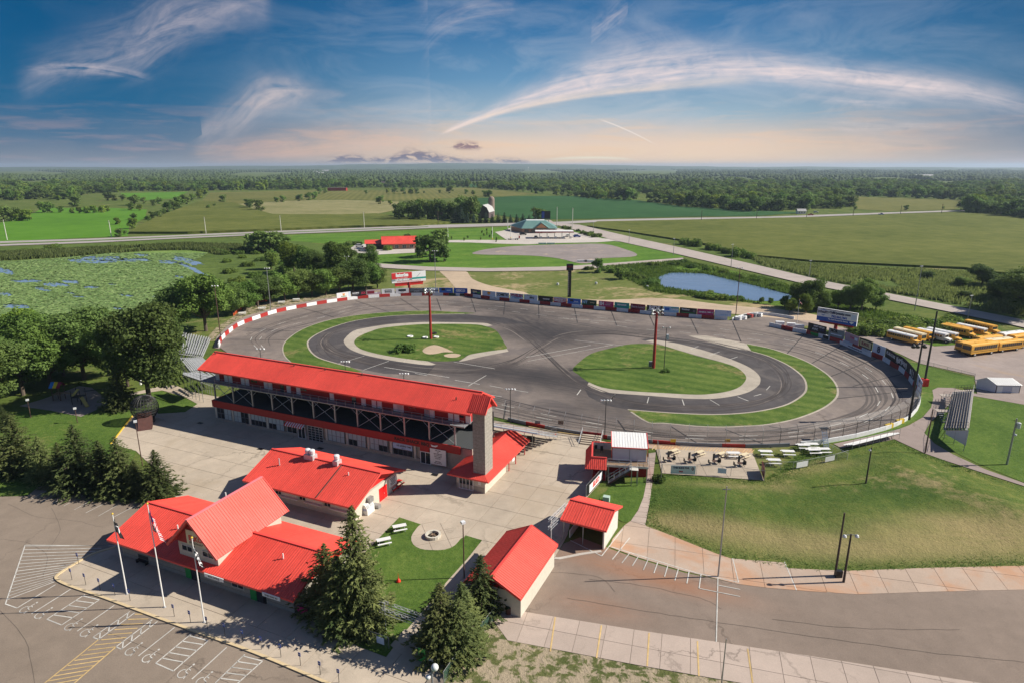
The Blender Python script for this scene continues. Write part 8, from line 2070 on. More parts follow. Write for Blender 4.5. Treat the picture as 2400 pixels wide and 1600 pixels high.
# flat trailer at the station
tr_=thing('flat_trailer','long flat white trailer parked left of the pumps','trailer',G(1202,563));q=G(1203,563)
MB().box(q+UP*1.1,(9,2.2,0.3)).build('bed',M['offwhite'],tr_)
for x in(-3,-1.8,1.5,3.0):MB().tube(q+Vector((x,-1.0,0.5)),q+Vector((x,1.0,0.5)),0.45,n=10).build('wheel',M['tyre'],tr_)
MB().box(q+Vector((4.2,0,2.0)),(1.0,1.8,1.6)).build('box',M['darkred'],tr_)
# ================================================================== VEGETATION
def quads_mesh(name,C,Nn,size,mat,rr,aspect=1.0,tri=False):
 """many leaf-sized faces: centres C, facing Nn"""
 n=len(C)
 Nn=Nn/(np.linalg.norm(Nn,axis=1,keepdims=True)+1e-9)
 ref=rr.randn(n,3);T=np.cross(Nn,ref);T/=(np.linalg.norm(T,axis=1,keepdims=True)+1e-9);B=np.cross(Nn,T)
 s=size*(0.6+0.8*rr.rand(n,1))
 k=3 if tri else 4
 if tri:V=np.stack([C+T*s,C-T*s*0.5+B*s*0.87*aspect,C-T*s*0.5-B*s*0.87*aspect],1)
 else:V=np.stack([C+T*s,C+B*s*aspect,C-T*s,C-B*s*aspect],1)
 return V.reshape(-1,3),k
def make_mesh(name,V,k,mat):
 n=len(V)//k;me=bpy.data.meshes.new(name)
 me.vertices.add(n*k);me.vertices.foreach_set('co',V.astype(np.float32).reshape(-1))
 me.loops.add(n*k);me.loops.foreach_set('vertex_index',np.arange(n*k,dtype=np.int32))
 me.polygons.add(n);me.polygons.foreach_set('loop_start',np.arange(0,n*k,k,dtype=np.int32));me.polygons.foreach_set('loop_total',np.full(n,k,dtype=np.int32))
 me.update();me.materials.append(mat);return me
def decid(seed,mat,nleaf=6500,leaf=0.045,lobes=22,wide=0.36,low=0.28):
 """unit-height broadleaf tree: trunk and limbs reaching into a lumpy crown of leaf clusters"""
 rr=np.random.RandomState(seed)
 t=thing('broadleaf_tree','tree','tree')
 L=[]
 for i in range(lobes):
  a=rr.rand()*6.28;h=low+(0.93-low)*rr.rand()**0.8
  env=wide*math.sin(math.pi*min(max((h-low*0.55)/(1.12-low*0.55),0.05),0.97))**0.6
  r=env*(0.35+0.65*math.sqrt(rr.rand()))*0.85
  L.append((np.array([math.cos(a)*r,math.sin(a)*r,h]),0.085+0.085*rr.rand()))
 L.append((np.array([0,0,0.80]),0.16));L.append((np.array([0,0,0.6]),0.2))
 w_=np.array([l[1]**2 for l in L]);w_/=w_.sum()
 pick=rr.choice(len(L),nleaf,p=w_)
 cen=np.array([L[i][0]for i in pick]);rad=np.array([L[i][1]for i in pick])
 d=rr.randn(nleaf,3);d/=np.linalg.norm(d,axis=1,keepdims=True)
 rf=(0.55+0.55*rr.rand(nleaf)**0.7)*(1+0.25*np.sin(d[:,0]*5+pick)*np.cos(d[:,1]*6+pick))
 C=cen+d*(rad*rf)[:,None]*np.array([1.15,1.15,0.85])
 Nn=d+0.7*rr.randn(nleaf,3)+np.array([0,0,0.35])
 V,k=quads_mesh('crown',C,Nn,leaf*0.5,mat,rr,0.75)
 cr=bpy.data.objects.new('crown',make_mesh('crown',V,k,mat));COL.objects.link(cr);cr.parent=t
 tr=MB();tr.tube((0,0,-0.02),(0,0,0.42),0.028,0.016,8)
 for i in range(0,min(lobes,12)):
  p=Vector(L[i][0]);b=Vector((0,0,0.18+0.25*rr.rand()));m_=(b+p)/2+Vector((0,0,-0.03));tr.tube(b,m_,0.013,0.009,5,False);tr.tube(m_,p,0.009,0.004,5,False)
 tr.build('trunk',M['trunk'],t)
 return t
def spruce(seed,mat,levels=34,nb=11,base_r=0.24,spr=0.035,trunk_clear=0.05,dens=5):
 rr=np.random.RandomState(seed);t=thing('spruce','spruce','spruce')
 Vs=[];tr=MB();tr.tube((0,0,-0.01),(0,0,0.97),0.016,0.003,7)
 C=[];D1=[];S_=[]
 for i in range(levels):
  f=i/(levels-1);z=trunk_clear+(0.965-trunk_clear)*f
  r=base_r*(1-f)**0.78*(0.85+0.3*rr.rand())+0.008
  k=max(4,int(nb*(1-0.5*f)))
  off=rr.rand()*6.28
  for j in range(k):
   a=off+6.28*j/k+rr.randn()*0.12;rl=r*(0.55+0.62*rr.rand())
   dx_,dy_=math.cos(a),math.sin(a);droop=-0.24*rl*(1-f)+0.02*f
   m=max(2,int(dens*(0.4+rl/base_r)))
   for q in range(m):
    s_=(q+0.6+0.3*rr.rand())/m
    zz=z+droop*s_+0.05*rl*s_*s_
    side=rr.randn()*0.10*rl
    C.append((dx_*rl*s_-dy_*side,dy_*rl*s_+dx_*side,zz+rr.randn()*0.004))
    D1.append((dx_,dy_,-0.25));S_.append(spr*(0.75+0.5*rr.rand())*(0.55+0.6*(1-f)))
   if i%3==0 and f<0.85:tr.tube((0,0,z),(dx_*rl*0.7,dy_*rl*0.7,z+droop*0.7),0.004,0.002,4,False)
 C=np.array(C);D1=np.array(D1);S_=np.array(S_)[:,None];n=len(C)
 out=[]
 for rep in range(3):
  Dv=D1+0.55*rr.randn(n,3);Dv/=np.linalg.norm(Dv,axis=1,keepdims=True)
  U=np.cross(Dv,np.tile([0,0,1.0],(n,1)))+0.45*rr.randn(n,3);U/=np.linalg.norm(U,axis=1,keepdims=True)
  tip=C+Dv*S_*1.25;b0=C-Dv*S_*0.5+U*S_*0.42;b1=C-Dv*S_*0.5-U*S_*0.42
  out.append(np.stack([tip,b0,b1],1).reshape(-1,3))
 V=np.concatenate(out);cr=bpy.data.objects.new('crown',make_mesh('crown',V,3,mat));COL.objects.link(cr);cr.parent=t
 tr.build('trunk',M['trunk'],t)
 return t
def bush(seed,mat,nleaf=1600,leaf=0.16):
 rr=np.random.RandomState(seed);t=thing('bush','bush','bush')
 n=nleaf;L=[(np.array([rr.uniform(-.6,.6),rr.uniform(-.6,.6),rr.uniform(.15,.55)]),rr.uniform(.25,.45))for _ in range(12)]
 pick=rr.randint(0,12,n);d=rr.randn(n,3);d/=np.linalg.norm(d,axis=1,keepdims=True)
 C=np.array([L[i][0]for i in pick])+d*np.array([L[i][1]for i in pick])[:,None]*(0.6+0.5*rr.rand(n,1));C[:,2]=np.abs(C[:,2])
 V,k=quads_mesh('leaves',C,d+0.6*rr.randn(n,3)+np.array([0,0,.3]),leaf*0.5,mat,rr,0.7)
 cr=bpy.data.objects.new('leaves',make_mesh('leaves',V,k,mat));COL.objects.link(cr);cr.parent=t
 st=MB()
 for i in range(5):st.tube((0,0,0),tuple(L[i][0]),0.03,0.01,4,False)
 st.build('stems',M['trunk'],t)
 return t
PT={'dark':[decid(11,M['leaf_dark'],17000,0.031),decid(12,M['leaf_dark'],17000,0.031,wide=0.42,lobes=28)],'mid':[decid(21,M['leaf_mid'],14000,0.033),decid(22,M['leaf_mid'],14000,0.033,lobes=26)],'light':[decid(31,M['leaf_light'],13000,0.034),decid(32,M['leaf_mid'],7000,lobes=18,wide=0.32)]}
PS={'dark':[decid(41,M['leaf_dark'],1100,0.10,16,0.42,0.02),decid(42,M['leaf_dark'],1100,0.10,14,0.46,0.0)],'mid':[decid(51,M['leaf_mid'],1100,0.10,16,0.42,0.02),decid(52,M['leaf_mid'],1100,0.10,14,0.38,0.0)],'light':[decid(61,M['leaf_light'],1100,0.10,16,0.42,0.02),decid(62,M['leaf_light'],1100,0.10,14,0.40,0.0)]}
SPR=[spruce(71,M['needle'],36,12,0.25,0.025,dens=8),spruce(72,M['needle'],30,11,0.27,0.027,dens=8),spruce(73,M['needle'],32,11,0.24,0.026,dens=8)]
SPS=[spruce(81,M['needle_blue'],16,8,0.24,0.075,dens=3)]
BU={'dark':bush(91,M['leaf_dark']),'mid':bush(92,M['leaf_mid']),'light':bush(93,M['shrub'])}
vr=random.Random(5)
TENS=['','','twenty','thirty']
O1='zeroth first second third fourth fifth sixth seventh eighth ninth tenth eleventh twelfth thirteenth fourteenth fifteenth sixteenth seventeenth eighteenth nineteenth'.split()
def ordw(n):return O1[n]if n<20 else('twentieth' if n==20 else 'twenty-'+O1[n%10])
def tree(pr,base,topv,label,group=None,wide=1.0,z0=0.0):
 q=G(*base);h=Gy(base[0],topv,q.y).z
 return put(pr,USED,(q.x,q.y,z0),vr.uniform(0,6.28),label,(h*wide,h*wide,h),group)
T=tree
# big trees round the playground and left bank
T(PT['dark'][1],(351,940),726,'very large dark twin-trunk shade tree behind the steel cage sphere',wide=1.0)
T(PT['dark'][0],(300,905),750,'large dark tree just left of the twin-trunk shade tree','trees round the playground',wide=0.8)
T(PT['dark'][1],(198,889),738,'large dark tree behind the slide tower','trees round the playground',wide=1.25)
T(PT['mid'][0],(120,905),752,'mid green tree directly behind the striped play tower','trees round the playground',wide=1.2)
T(PT['light'][0],(38,868),733,'bright yellow-green tree at the left edge above the playground','trees round the playground',wide=1.1)
T(PT['mid'][1],(90,868),732,'green tree between the yellow-green one and the dark ones','trees round the playground',wide=1.2)
T(PT['dark'][0],(55,925),790,'dark tree at the left edge of the playground lawn','trees round the playground',wide=1.2)
T(PT['dark'][1],(-20,955),810,'dark tree cut by the left edge of the photo','trees round the playground',wide=1.3)
T(PT['mid'][1],(-60,900),760,'green tree mostly outside the left edge','trees round the playground',wide=1.3)
T(PT['dark'][0],(255,880),765,'dark tree filling the gap behind the playground spruce','trees round the playground',wide=0.9)
T(PT['dark'][1],(150,880),790,'low dark tree in the shade behind the play area','trees round the playground',wide=1.5)
T(PT['mid'][0],(483,776),640,'full mid green tree overhanging the left turn bleachers',wide=1.15)
T(PT['dark'][0],(420,780),672,'dark tree left of the one overhanging the bleachers',wide=1.1)
T(PT['dark'][1],(385,790),715,'dark low tree between lake and bleachers',wide=1.5)
T(PT['dark'][0],(395,850),745,'dark tree behind the nearer silver bleacher',wide=1.0)
rowt=[(545,742,668),(575,732,660),(605,724,655),(636,716,648),(668,710,642),(700,704,638),(732,700,640),(764,697,632),(796,692,626),(828,688,612),(858,684,615),(885,680,628)]
for i,(u,v,tv)in enumerate(rowt):
 T(PT[('dark','mid','dark')[i%3]][i%2],(u,v-4),tv,'tree in the dense row behind the left turn, %s from the bleacher end'%['first','second','third','fourth','fifth','sixth','seventh','eighth','ninth','tenth','eleventh','last'][i],'dense tree row behind the left turn',wide=1.35)
for i,(k_,b,tv,lb,w_)in enumerate([('mid',(800,665),566,'tall grey-green tree above the row behind the left turn',1.0),('mid',(862,662),590,'grey-green tree at the office end of the row',1.1),('light',(690,640),570,'pale willow-like tree with dead branch beside the dark row',1.1),('light',(720,645),580,'second pale tree next to the willow-like one',1.1),('dark',(748,655),588,'dark tree between the pale ones and the tall grey-green one',1.2),('light',(636,632),592,'small round pale tree on the marsh',1.3),('dark',(606,590),545,'left part of the round dark clump below the highway',1.5),('dark',(632,592),541,'middle tree of the round dark clump below the highway',1.5),('dark',(655,590),545,'right part of the round dark clump below the highway',1.4),('dark',(590,586),562,'low dark tree at the left foot of the round clump',1.8),('dark',(1008,615),548,'broad dark oak beside the red-roofed office',1.3),('dark',(1032,601),538,'taller narrow dark tree behind the oak',.8),('dark',(1041,614),574,'small dark tree at the right foot of the oak',.9),('mid',(986,605),566,'green tree half hidden at the left of the oak',1.0),('mid',(1261,515),487,'lone round tree right of the farm spruces',1.7),('mid',(1400,640),604,'small round tree above the left end of the pond',1.1),('mid',(1455,655),626,'pale bushy tree on the pond bank',1.5)]):
 T(PT[k_][i%2]if i<6 else PS[k_][i%2],b,tv,lb,wide=w_)
# pond and road side group
for i,(u,v,tv,k_,lb)in enumerate([(1872,722,658,'mid','tall tree at the left of the group behind the turn'),(1900,728,655,'mid','tall tree second from the left behind the turn'),(1888,735,690,'light','low light green tree in front of the two tall ones'),(1928,730,682,'mid','lower tree in the gap behind the blue billboard'),(1963,728,678,'mid','rounded tree above the blue billboard'),(1992,730,672,'dark','darker tree above the blue billboard, right side'),(2018,732,655,'mid','tall tree right of the blue billboard'),(2052,728,677,'mid','last tree of the group towards the road'),(1850,735,702,'light','small pale sapling beside the pond end'),(1838,722,694,'light','small sapling left of the pale one'),(1784,712,697,'mid','small round tree on the pond edge'),(1806,714,699,'mid','second small round tree on the pond edge')]):
 T(PT[k_][i%2],(u,v),tv,lb,'trees between pond and side road',wide=1.0 if tv<690 else 1.1)
for i,(u,v,tv,w_,lb)in enumerate([(2300,672,622,1.5,'dark spreading tree at the corn edge on the right'),(2255,676,651,1.6,'dark shrubby tree left of the spreading one'),(2258,700,682,2.0,'low dark bush on the right marsh'),(2345,705,660,1.6,'dark tree at the left of the mass by the right edge'),(2375,725,645,1.5,'dark tree within the mass by the right edge'),(2405,745,640,1.5,'dark tree cut by the right edge above the road'),(2430,715,635,1.5,'dark tree mostly beyond the right edge'),(2395,700,640,1.4,'dark tree at the back of the mass by the right edge'),(2174,655,637,2.2,'round dark bush standing alone in the marsh grass')]):
 T(PT['dark'][i%2],(u,v),tv,lb,'dark trees on the right marsh',wide=w_)
# farm grove
for i in range(17):
 u=935+i*11.2;tv=[478,474,470,476,468,472,466,470,474,468,478,474,472,462,458,461,472][i]
 T(PS[('dark','mid','dark')[i%3]][i%2],(u,518-(i%3)*4),tv,'dark farm tree, %s from the left of the grove'%ordw(i+1),'farm grove beyond the highway',wide=0.95)
for i in range(15):
 u=1067+i*14.4
 T(SPS[0],(u,523.5-0.1*i),[490,486,500,503,501,498,502,500,498,503,502,500,503,501,506][i],'blue-grey spruce in the farm windbreak, %s from the left'%['first','second','third','fourth','fifth','sixth','seventh','eighth','ninth','tenth','eleventh','twelfth','thirteenth','fourteenth','last'][i],'spruce windbreak at the farm',wide=1.5)
# hedgerow and field trees on the left
def a_(x,y):return(x/2.94,360+y/2.94)
hd=[(810,490,438,'l'),(910,520,445,'l'),(925,458,412,'m'),(820,576,520,'d'),(865,560,530,'d'),(1020,478,425,'m'),(1055,458,400,'m'),(1090,450,395,'m'),(1130,425,380,'m'),(1155,405,330,'m'),(1200,395,320,'m'),(1240,380,295,'m'),(1280,350,280,'d'),(1330,325,275,'m'),(1380,310,245,'l'),(1420,290,238,'l'),(1100,350,300,'m'),(1055,360,318,'d'),(930,360,285,'m'),(990,345,300,'m'),(900,392,340,'m'),(960,395,350,'l')]
for i,(x,y,ty,k_)in enumerate(hd):
 u,v=a_(x,y);tv=360+ty/2.94
 T(PS[dict(l='light',m='mid',d='dark')[k_]][i%2],(u,v),tv,'hedgerow tree between hay field and corn, %s counting up from the road'%ordw(i+1),'hedgerow beside the hay field',wide=1.15)
ft=[(30,470,360,'d','dark tree at the left edge of the hay field'),(90,468,375,'d','dark tree second from the left edge of the hay field'),(140,466,380,'l','yellow-green tree at the left of the hay field'),(190,465,385,'l','yellow-green tree nearest the hay field middle'),(300,410,330,'m','grey-green tree beyond the hay field, left'),(345,408,330,'m','grey-green tree beyond the hay field, middle'),(420,408,360,'m','low tree beyond the hay field'),(520,368,288,'d','dark domed tree beyond the hay field'),(500,412,372,'l','first clump of the low hedge island'),(550,413,368,'l','second clump of the low hedge island'),(600,413,362,'l','third clump of the low hedge island'),(650,412,358,'l','fourth clump of the low hedge island'),(705,408,355,'l','fifth clump of the low hedge island'),(740,402,358,'l','last clump of the low hedge island'),(745,325,262,'d','dark tree in front of the left woods'),(790,325,280,'d','second dark tree in front of the left woods'),(850,325,282,'m','green tree in front of the left woods'),(1535,338,285,'d','lone dark tree on the corn edge'),(1720,382,312,'d','left of two dark round trees on the fallow field'),(1787,397,318,'d','right of two dark round trees on the fallow field'),(1905,338,300,'m','left scrub tree above the fallow field'),(1950,336,288,'m','right scrub tree above the fallow field'),(2065,330,280,'d','dark round tree at the top of the fallow field'),(2130,322,266,'m','green tree right of the dark round one'),(2170,315,262,'m','second green tree right of the dark round one'),(2200,278,235,'m','tree beside the red warehouse, left'),(2240,276,235,'m','tree beside the red warehouse, nearer'),(1440,385,352,'m','low bush on the corn corner'),(1480,370,345,'m','second low bush on the corn corner')]
for i,(x,y,ty,k_,lb)in enumerate(ft):
 u,v=a_(x,y);T(PS[dict(l='light',m='mid',d='dark')[k_]][i%2],(u,v),360+ty/2.94,lb,'trees scattered over the left fields',wide=1.2)
def b_(x,y):return(800+x/2.94,360+y/2.94)
ft2=[(170,278,252),(320,275,238),(370,278,232),(430,278,232),(480,278,235),(520,278,240),(570,275,258),(680,275,250),(750,275,222),(860,280,246),(910,282,252),(990,300,255),(1020,300,252),(340,355,320),(270,350,290)]
for i,(x,y,ty)in enumerate(ft2):
 T(PS[('mid','light','dark')[i%3]][i%2],b_(x,y),360+ty/2.94,'tree standing in the far middle fields, %s from the left'%ordw(i+1),'trees in the far middle fields',wide=1.2)
def c_c(x,y):return(1600+x/2.94,360+y/2.94)
for i,(x,y,ty,lb)in enumerate([(1538,393,355,'round bush beside the highway on the right'),(1795,385,365,'small bush beside the highway, last before the dark wood'),(1190,388,362,'low bush at the end of the tree belt'),(1280,300,262,'tree at the farm behind the light green field')]):
 T(PS['mid'][i%2],c_c(x,y),360+ty/2.94,lb,wide=1.2)
for i in range(14):
 u=1948+i*11.5 if i<6 else 1948+i*12
 T(SPS[0],(u,458.5),442,'tall poplar-like tree in the clipped row by the white farmhouse, %s'%['1st','2nd','3rd','4th','5th','6th','7th','8th','9th','10th','11th','12th','13th','14th'][i],'row of tall trees by the white farmhouse',wide=1.0)
# spruces
def d_(x,y):return(x/3.92,700+y/3.92)
for i,(b,tv,w_,lb)in enumerate([((843,1462),1182,1.08,'tallest spruce of the big clump beside the clubhouse'),((772,1430),1272,1.55,'lower spruce on the clubhouse side of the big clump'),((862,1480),1308,1.0,'lower spruce on the lawn side of the big clump'),((802,1468),1300,1.4,'spruce at the front foot of the big clump'),((1128,1440),1298,1.3,'spruce nearest the small red building'),((1085,1500),1362,1.55,'middle spruce of the clump at the bottom gate'),((1035,1528),1364,1.6,'spruce at the bottom gate, left of its clump'),((1078,1535),1400,1.5,'low spruce at the front of the clump at the bottom gate'),((50,1105),968,1.35,'large spruce at the left edge beside the parking lot'),((105,1118),1020,1.3,'spruce second from the left edge'),((195,1140),992,1.25,'tall pointed spruce left of the courtyard lamp post'),((150,1130),1035,1.35,'spruce between the two tall pointed ones'),((248,1148),1030,1.3,'spruce right of the tall pointed one'),((290,1152),1020,1.2,'slender spruce left of the lamp post'),((325,1160),1075,1.3,'low spruce behind the lamp post foot'),((376,1163),1052,1.25,'rightmost spruce beside the clubhouse parking lines'),((-5,1090),990,1.4,'spruce cut by the left edge'),((284,956),852,1.25,'dark spruce at the right edge of the playground'),((14,1005),950,1.2,'small spruce at the left edge of the lawn')]):
 T(SPR[i%3],b,tv,lb,'spruces',wide=w_*(1.35 if b[0]<400 else 1.08))
# bushes
def B_(k_,u,v,s_,lb,grp,sq=1.0):
 q=G(u,v);put(BU[k_],USED,(q.x,q.y,0.05),vr.uniform(0,6.28),lb,(s_,s_,s_*sq),grp)
B_('mid',950,824,3.4,'dark scrubby bush on the left grass island',None,0.8)
q_=0
for(x,y,s_)in[(20,628,5),(100,640,5.5),(180,660,4.5),(225,668,4.5),(300,690,4),(370,710,6),(460,722,4),(270,675,3)]:
 q_+=1;B_('light',1600+x/2.94,360+y/2.94,s_,'bush on the corn side of the side road, %s from the junction'%['first','second','third','fourth','fifth','sixth','seventh','eighth'][q_-1],'bushes along the side road')
q_=0
for(u,v,s_)in[(1640,698,3),(1655,700,3.4),(1672,700,3.6),(1690,703,3.6),(1705,704,3.2),(1728,702,2.6),(1665,692,3),(1620,690,2.4),(1525,668,4.5),(1480,650,4),(1440,640,4),(1420,634,4),(1380,633,3),(1465,640,4.5),(1500,655,3.5),(1530,625,4),(1580,622,4),(1620,628,3.4),(1660,634,3.6),(1700,642,3.6),(1740,652,3.6),(1780,662,3.4),(1820,672,3.6),(1600,617,3.6)]:
 q_+=1;B_('light' if q_%3 else 'mid',u,v,s_,'%s bush on the pond bank, going round the water'%ordw(q_),'bushes on the pond bank',0.7)
q_=0
for k in range(26):
 u=2005+k*9.5;v=786-0.2*k-(k%3)*9
 if u>2225:v-=8
 q_+=1;B_('light',u,v,3.0+(k%4)*0.5,'willow scrub bush behind the buses, %s from the blue billboard'%ordw(q_),'willow scrub behind the buses',0.9)
q_=0
for(u,v,s_)in[(1366,549,3.2),(1375,552,3),(1384,554,3.2),(1386,549,2.6),(1393,557,3.4),(1400,556,3.4),(1323,536,3),(1333,538,3),(1355,543,2.4)]:
 q_+=1;B_('mid' if q_%2 else 'dark',u,v,s_,'%s shrub in the filling station planting bed, from the left'%ordw(q_),'planting bed shrubs')
q_=0
for(u,v,s_)in[(868,590,4.2),(909,588,3.2),(954,560,3.5),(818,576,3),(832,575,2.6),(843,575,2.4)]:
 q_+=1;B_('dark' if q_!=2 else 'light',u,v,s_,['clipped round bush at the left corner of the office','bright green small tree before the office wall','dark bush behind the office roof','dark bush far left of the office','small dark bush left of the office, middle','small dark bush nearest the office on its left'][q_-1],None,1.2)
q_=0
for(u,v)in[(1058,560),(1096,558),(1088,563),(1127,562),(1164,562),(1134,553),(1141,549),(1148,556),(1153,547),(1141,541),(1163,566),(1130,546)]:
 q_+=1;T(PS['dark'][q_%2],(u,v+2),v-6,'young planted tree in the meadow by the station, %s from the left'%ordw(q_),'young trees in the meadow',wide=0.7)
q_=0
for k in range(18):
 u=500+k*9;v=588+(k%4)*3-k*0.1
 q_+=1;B_('mid',u,v,3.2,'marsh willow bush left of the round dark clump, %s from its far end'%ordw(q_),'marsh willow bushes',0.8)
q_=0
for(u,v,s_)in[(130,580,4),(120,583,4),(56,590,3.4),(80,590,3),(108,590,3.2),(620,660,4),(650,648,5),(600,650,4),(680,660,5),(560,665,5),(590,690,5),(640,680,5),(540,640,4),(580,625,4),(610,612,3.6),(530,615,3.4),(650,620,4),(570,605,3),(670,635,5)]:
 q_+=1;B_('mid' if q_%2 else 'light',u,v,s_,'low bush on the lake marsh, %s from the left'%ordw(q_),'low bushes on the lake marsh',0.7)
B_('mid',1559,872,1.4,'weedy tuft at the foot of the slim island pole',None,0.8)
B_('mid',1543,1127,1.3,'dark weeds at the lower corner of the patio fence',None,1.2)
# reeds: tufts nobody could count
def tufts(name,poly_px,n,h,mat,label,seed,w=0.5,zig=0.5):
 rr=np.random.RandomState(seed);rg=ring(poly_px);xs=[p[0]for p in rg];ys=[p[1]for p in rg]
 P=[];tries=0
 while len(P)<n and tries<n*20:
  tries+=1;x=rr.uniform(min(xs),max(xs));y=rr.uniform(min(ys),max(ys))
  if inpoly(x,y,rg)and mnoise.noise(Vector((x*0.04,y*0.04,seed)))>-zig*rr.rand():P.append((x,y))
 P=np.array(P);n=len(P)
 out=[]
 for k in range(3):
  a=rr.rand(n)*6.28;hh=h*(0.5+0.8*rr.rand(n));c=np.c_[P,np.zeros(n)]+np.c_[rr.randn(n)*w,rr.randn(n)*w,np.zeros(n)]
  d=np.c_[np.cos(a),np.sin(a),np.zeros(n)]*(w*0.7)
  out.append(np.stack([c-d,c+d,c+np.c_[rr.randn(n)*0.2,rr.randn(n)*0.2,hh]],1).reshape(-1,3))
 me=make_mesh(name,np.concatenate(out),3,mat);o=bpy.data.objects.new(name,me);COL.objects.link(o);o['kind']='stuff';o['label']=label;o['category']='reeds' if 'reed' in name else 'grass'
tufts('reeds',[(-100,606),(0,594),(170,586),(442,573),(560,576),(585,590),(510,598),(492,592),(442,586),(340,588),(170,602),(0,612)],8000,1.9,M['reed'],'reeds and rushes along the far shore of the lily lake',1,0.7)
tufts('reeds',[(1763,606),(1906,622),(2110,634),(2263,640),(2400,662),(2420,745),(2110,690),(1940,658),(1790,622)],9000,1.6,M['reed'],'dark marsh grass between the side road and the big corn field',2,0.7)
tufts('weeds',[(1420,626),(1600,612),(1800,655),(2000,720),(2230,762),(2100,790),(1980,742),(1860,716),(1858,693),(1740,663),(1651,642),(1570,640),(1541,650),(1550,675),(1680,692),(1780,712),(1680,702),(1530,684),(1440,640)],8000,1.1,M['shrub'],'weeds and tall grass on the pond banks',3,0.5)
tufts('weeds',[(1900,1040),(1985,1076),(2096,1031),(2167,1064),(2335,1120),(2400,1140),(2400,1325),(2182,1330),(1983,1337),(1847,1331),(1713,1306),(1568,1250),(1514,1230),(1530,1130),(1551,1112),(1791,1127)],14000,0.22,M['leaf_mid'],'rough grass tufts on the mound',4,0.10)
bpy.data.objects[-1]if False else None
# distant woodland that reads as one mass
def ico(sub):
 bm=bmesh.new();bmesh.ops.create_icosphere(bm,subdivisions=sub,radius=1.0)
 V=np.array([v.co[:]for v in bm.verts]);F_=np.array([[v.index for v in f.verts]for f in bm.faces]);bm.free();return V,F_
def wood_mass(name,pts,seed,sub,label,mat):
 """pts: (x, y, radius, height)"""
 rr=np.random.RandomState(seed);V0,F0=ico(sub);var=[]
 for s_ in range(8):
  dsp=np.array([1+0.42*mnoise.noise(Vector(v)*1.9+Vector((s_*7,0,0)))+0.22*mnoise.noise(Vector(v)*4.5+Vector((0,s_*5,0)))for v in V0])
  var.append(V0*dsp[:,None])
 Vs,Fs=[],[];off=0
 for i,(x,y,r,h)in enumerate(pts):
  a=rr.rand()*6.28;c_,s_=math.cos(a),math.sin(a);v=var[rr.randint(8)]
  W_=np.empty_like(v);W_[:,0]=(v[:,0]*c_-v[:,1]*s_)*r+x;W_[:,1]=(v[:,0]*s_+v[:,1]*c_)*r+y;W_[:,2]=np.maximum(v[:,2]*h*0.5+h*0.52,0)
  Vs.append(W_);Fs.append(F0+off);off+=len(v)
 V=np.concatenate(Vs);F_=np.concatenate(Fs);me=bpy.data.meshes.new(name)
 me.vertices.add(len(V));me.vertices.foreach_set('co',V.reshape(-1));me.loops.add(len(F_)*3);me.loops.foreach_set('vertex_index',F_.reshape(-1).astype(np.int32))
 me.polygons.add(len(F_));me.polygons.foreach_set('loop_start',np.arange(0,len(F_)*3,3,dtype=np.int32));me.polygons.foreach_set('loop_total',np.full(len(F_),3,dtype=np.int32));me.update()
 me.materials.append(mat);o=bpy.data.objects.new(name,me);COL.objects.link(o);o['kind']='stuff';o['label']=label;o['category']='woodland'
 return o
bound=[(-700,480),(0,470),(165,470),(200,456),(282,452),(300,449),(442,449),(493,447),(560,447),(714,445),(780,442),(860,441),(1000,441),(1089,440),(1157,444),(1260,454),(1344,462),(1400,468),(1480,471),(1600,484),(1719,496),(1790,497),(1882,492),(1916,492),(1991,490),(1992,476),(1936,461),(2076,463),(2263,470),(2240,498),(2330,505),(2400,512),(2700,545),(3200,600)]
holes=[[(1095,427),(1165,424),(1165,437),(1100,440)],[(1200,446),(1345,452),(1335,458),(1260,452)],[(282,452),(442,449),(420,460),(300,466)],[(1480,458),(1530,455),(1560,470),(1500,474)],[(1500,422),(1560,420),(1590,426),(1500,427)],[(2110,410),(2200,409),(2200,414),(2120,414)],[(740,408),(800,409),(800,414),(745,412)],[(30,425),(140,424),(150,428),(30,429)],[(560,432),(640,431),(640,435),(570,436)]]
def bv(u):
 for i in range(len(bound)-1):
  a,b=bound[i],bound[i+1]
  if a[0]<=u<=b[0]and b[0]>a[0]:return a[1]+(b[1]-a[1])*(u-a[0])/(b[0]-a[0])
 return 460
near_,far_=[],[]
wr=random.Random(9)
v=397.5
while v<560:
 dist=CAMH*FOC/(v-HOR)/1.0;pxm=FOC/dist
 u=-500+wr.uniform(0,8)
 step=max(3.4,11.0*pxm)
 while u<2900:
  uu=u+wr.uniform(-0.4,0.4)*step;vv=v+wr.uniform(-0.5,0.5)
  lim=bv(uu)
  n_=mnoise.noise(Vector((uu*0.006,vv*0.06,0.3)))
  ok=vv<lim and not any(inpoly(uu,vv,h_)for h_ in holes)
  if ok and vv<436 and n_>0.34:ok=False
  if ok:
   q=G(uu,vv);r=wr.uniform(0.6,1.3)*max(7.5,0.68*step/pxm);h=wr.uniform(8,15)*(1.1+0.5*mnoise.noise(Vector((uu*0.02,vv*0.12,5))))*(1.0 if vv>410 else 1.25)
   (near_ if v>432 else far_).append((q.x,q.y,r,h))
  u+=step
 v+=0.9 if v<425 else(1.5 if v<450 else 2.4)
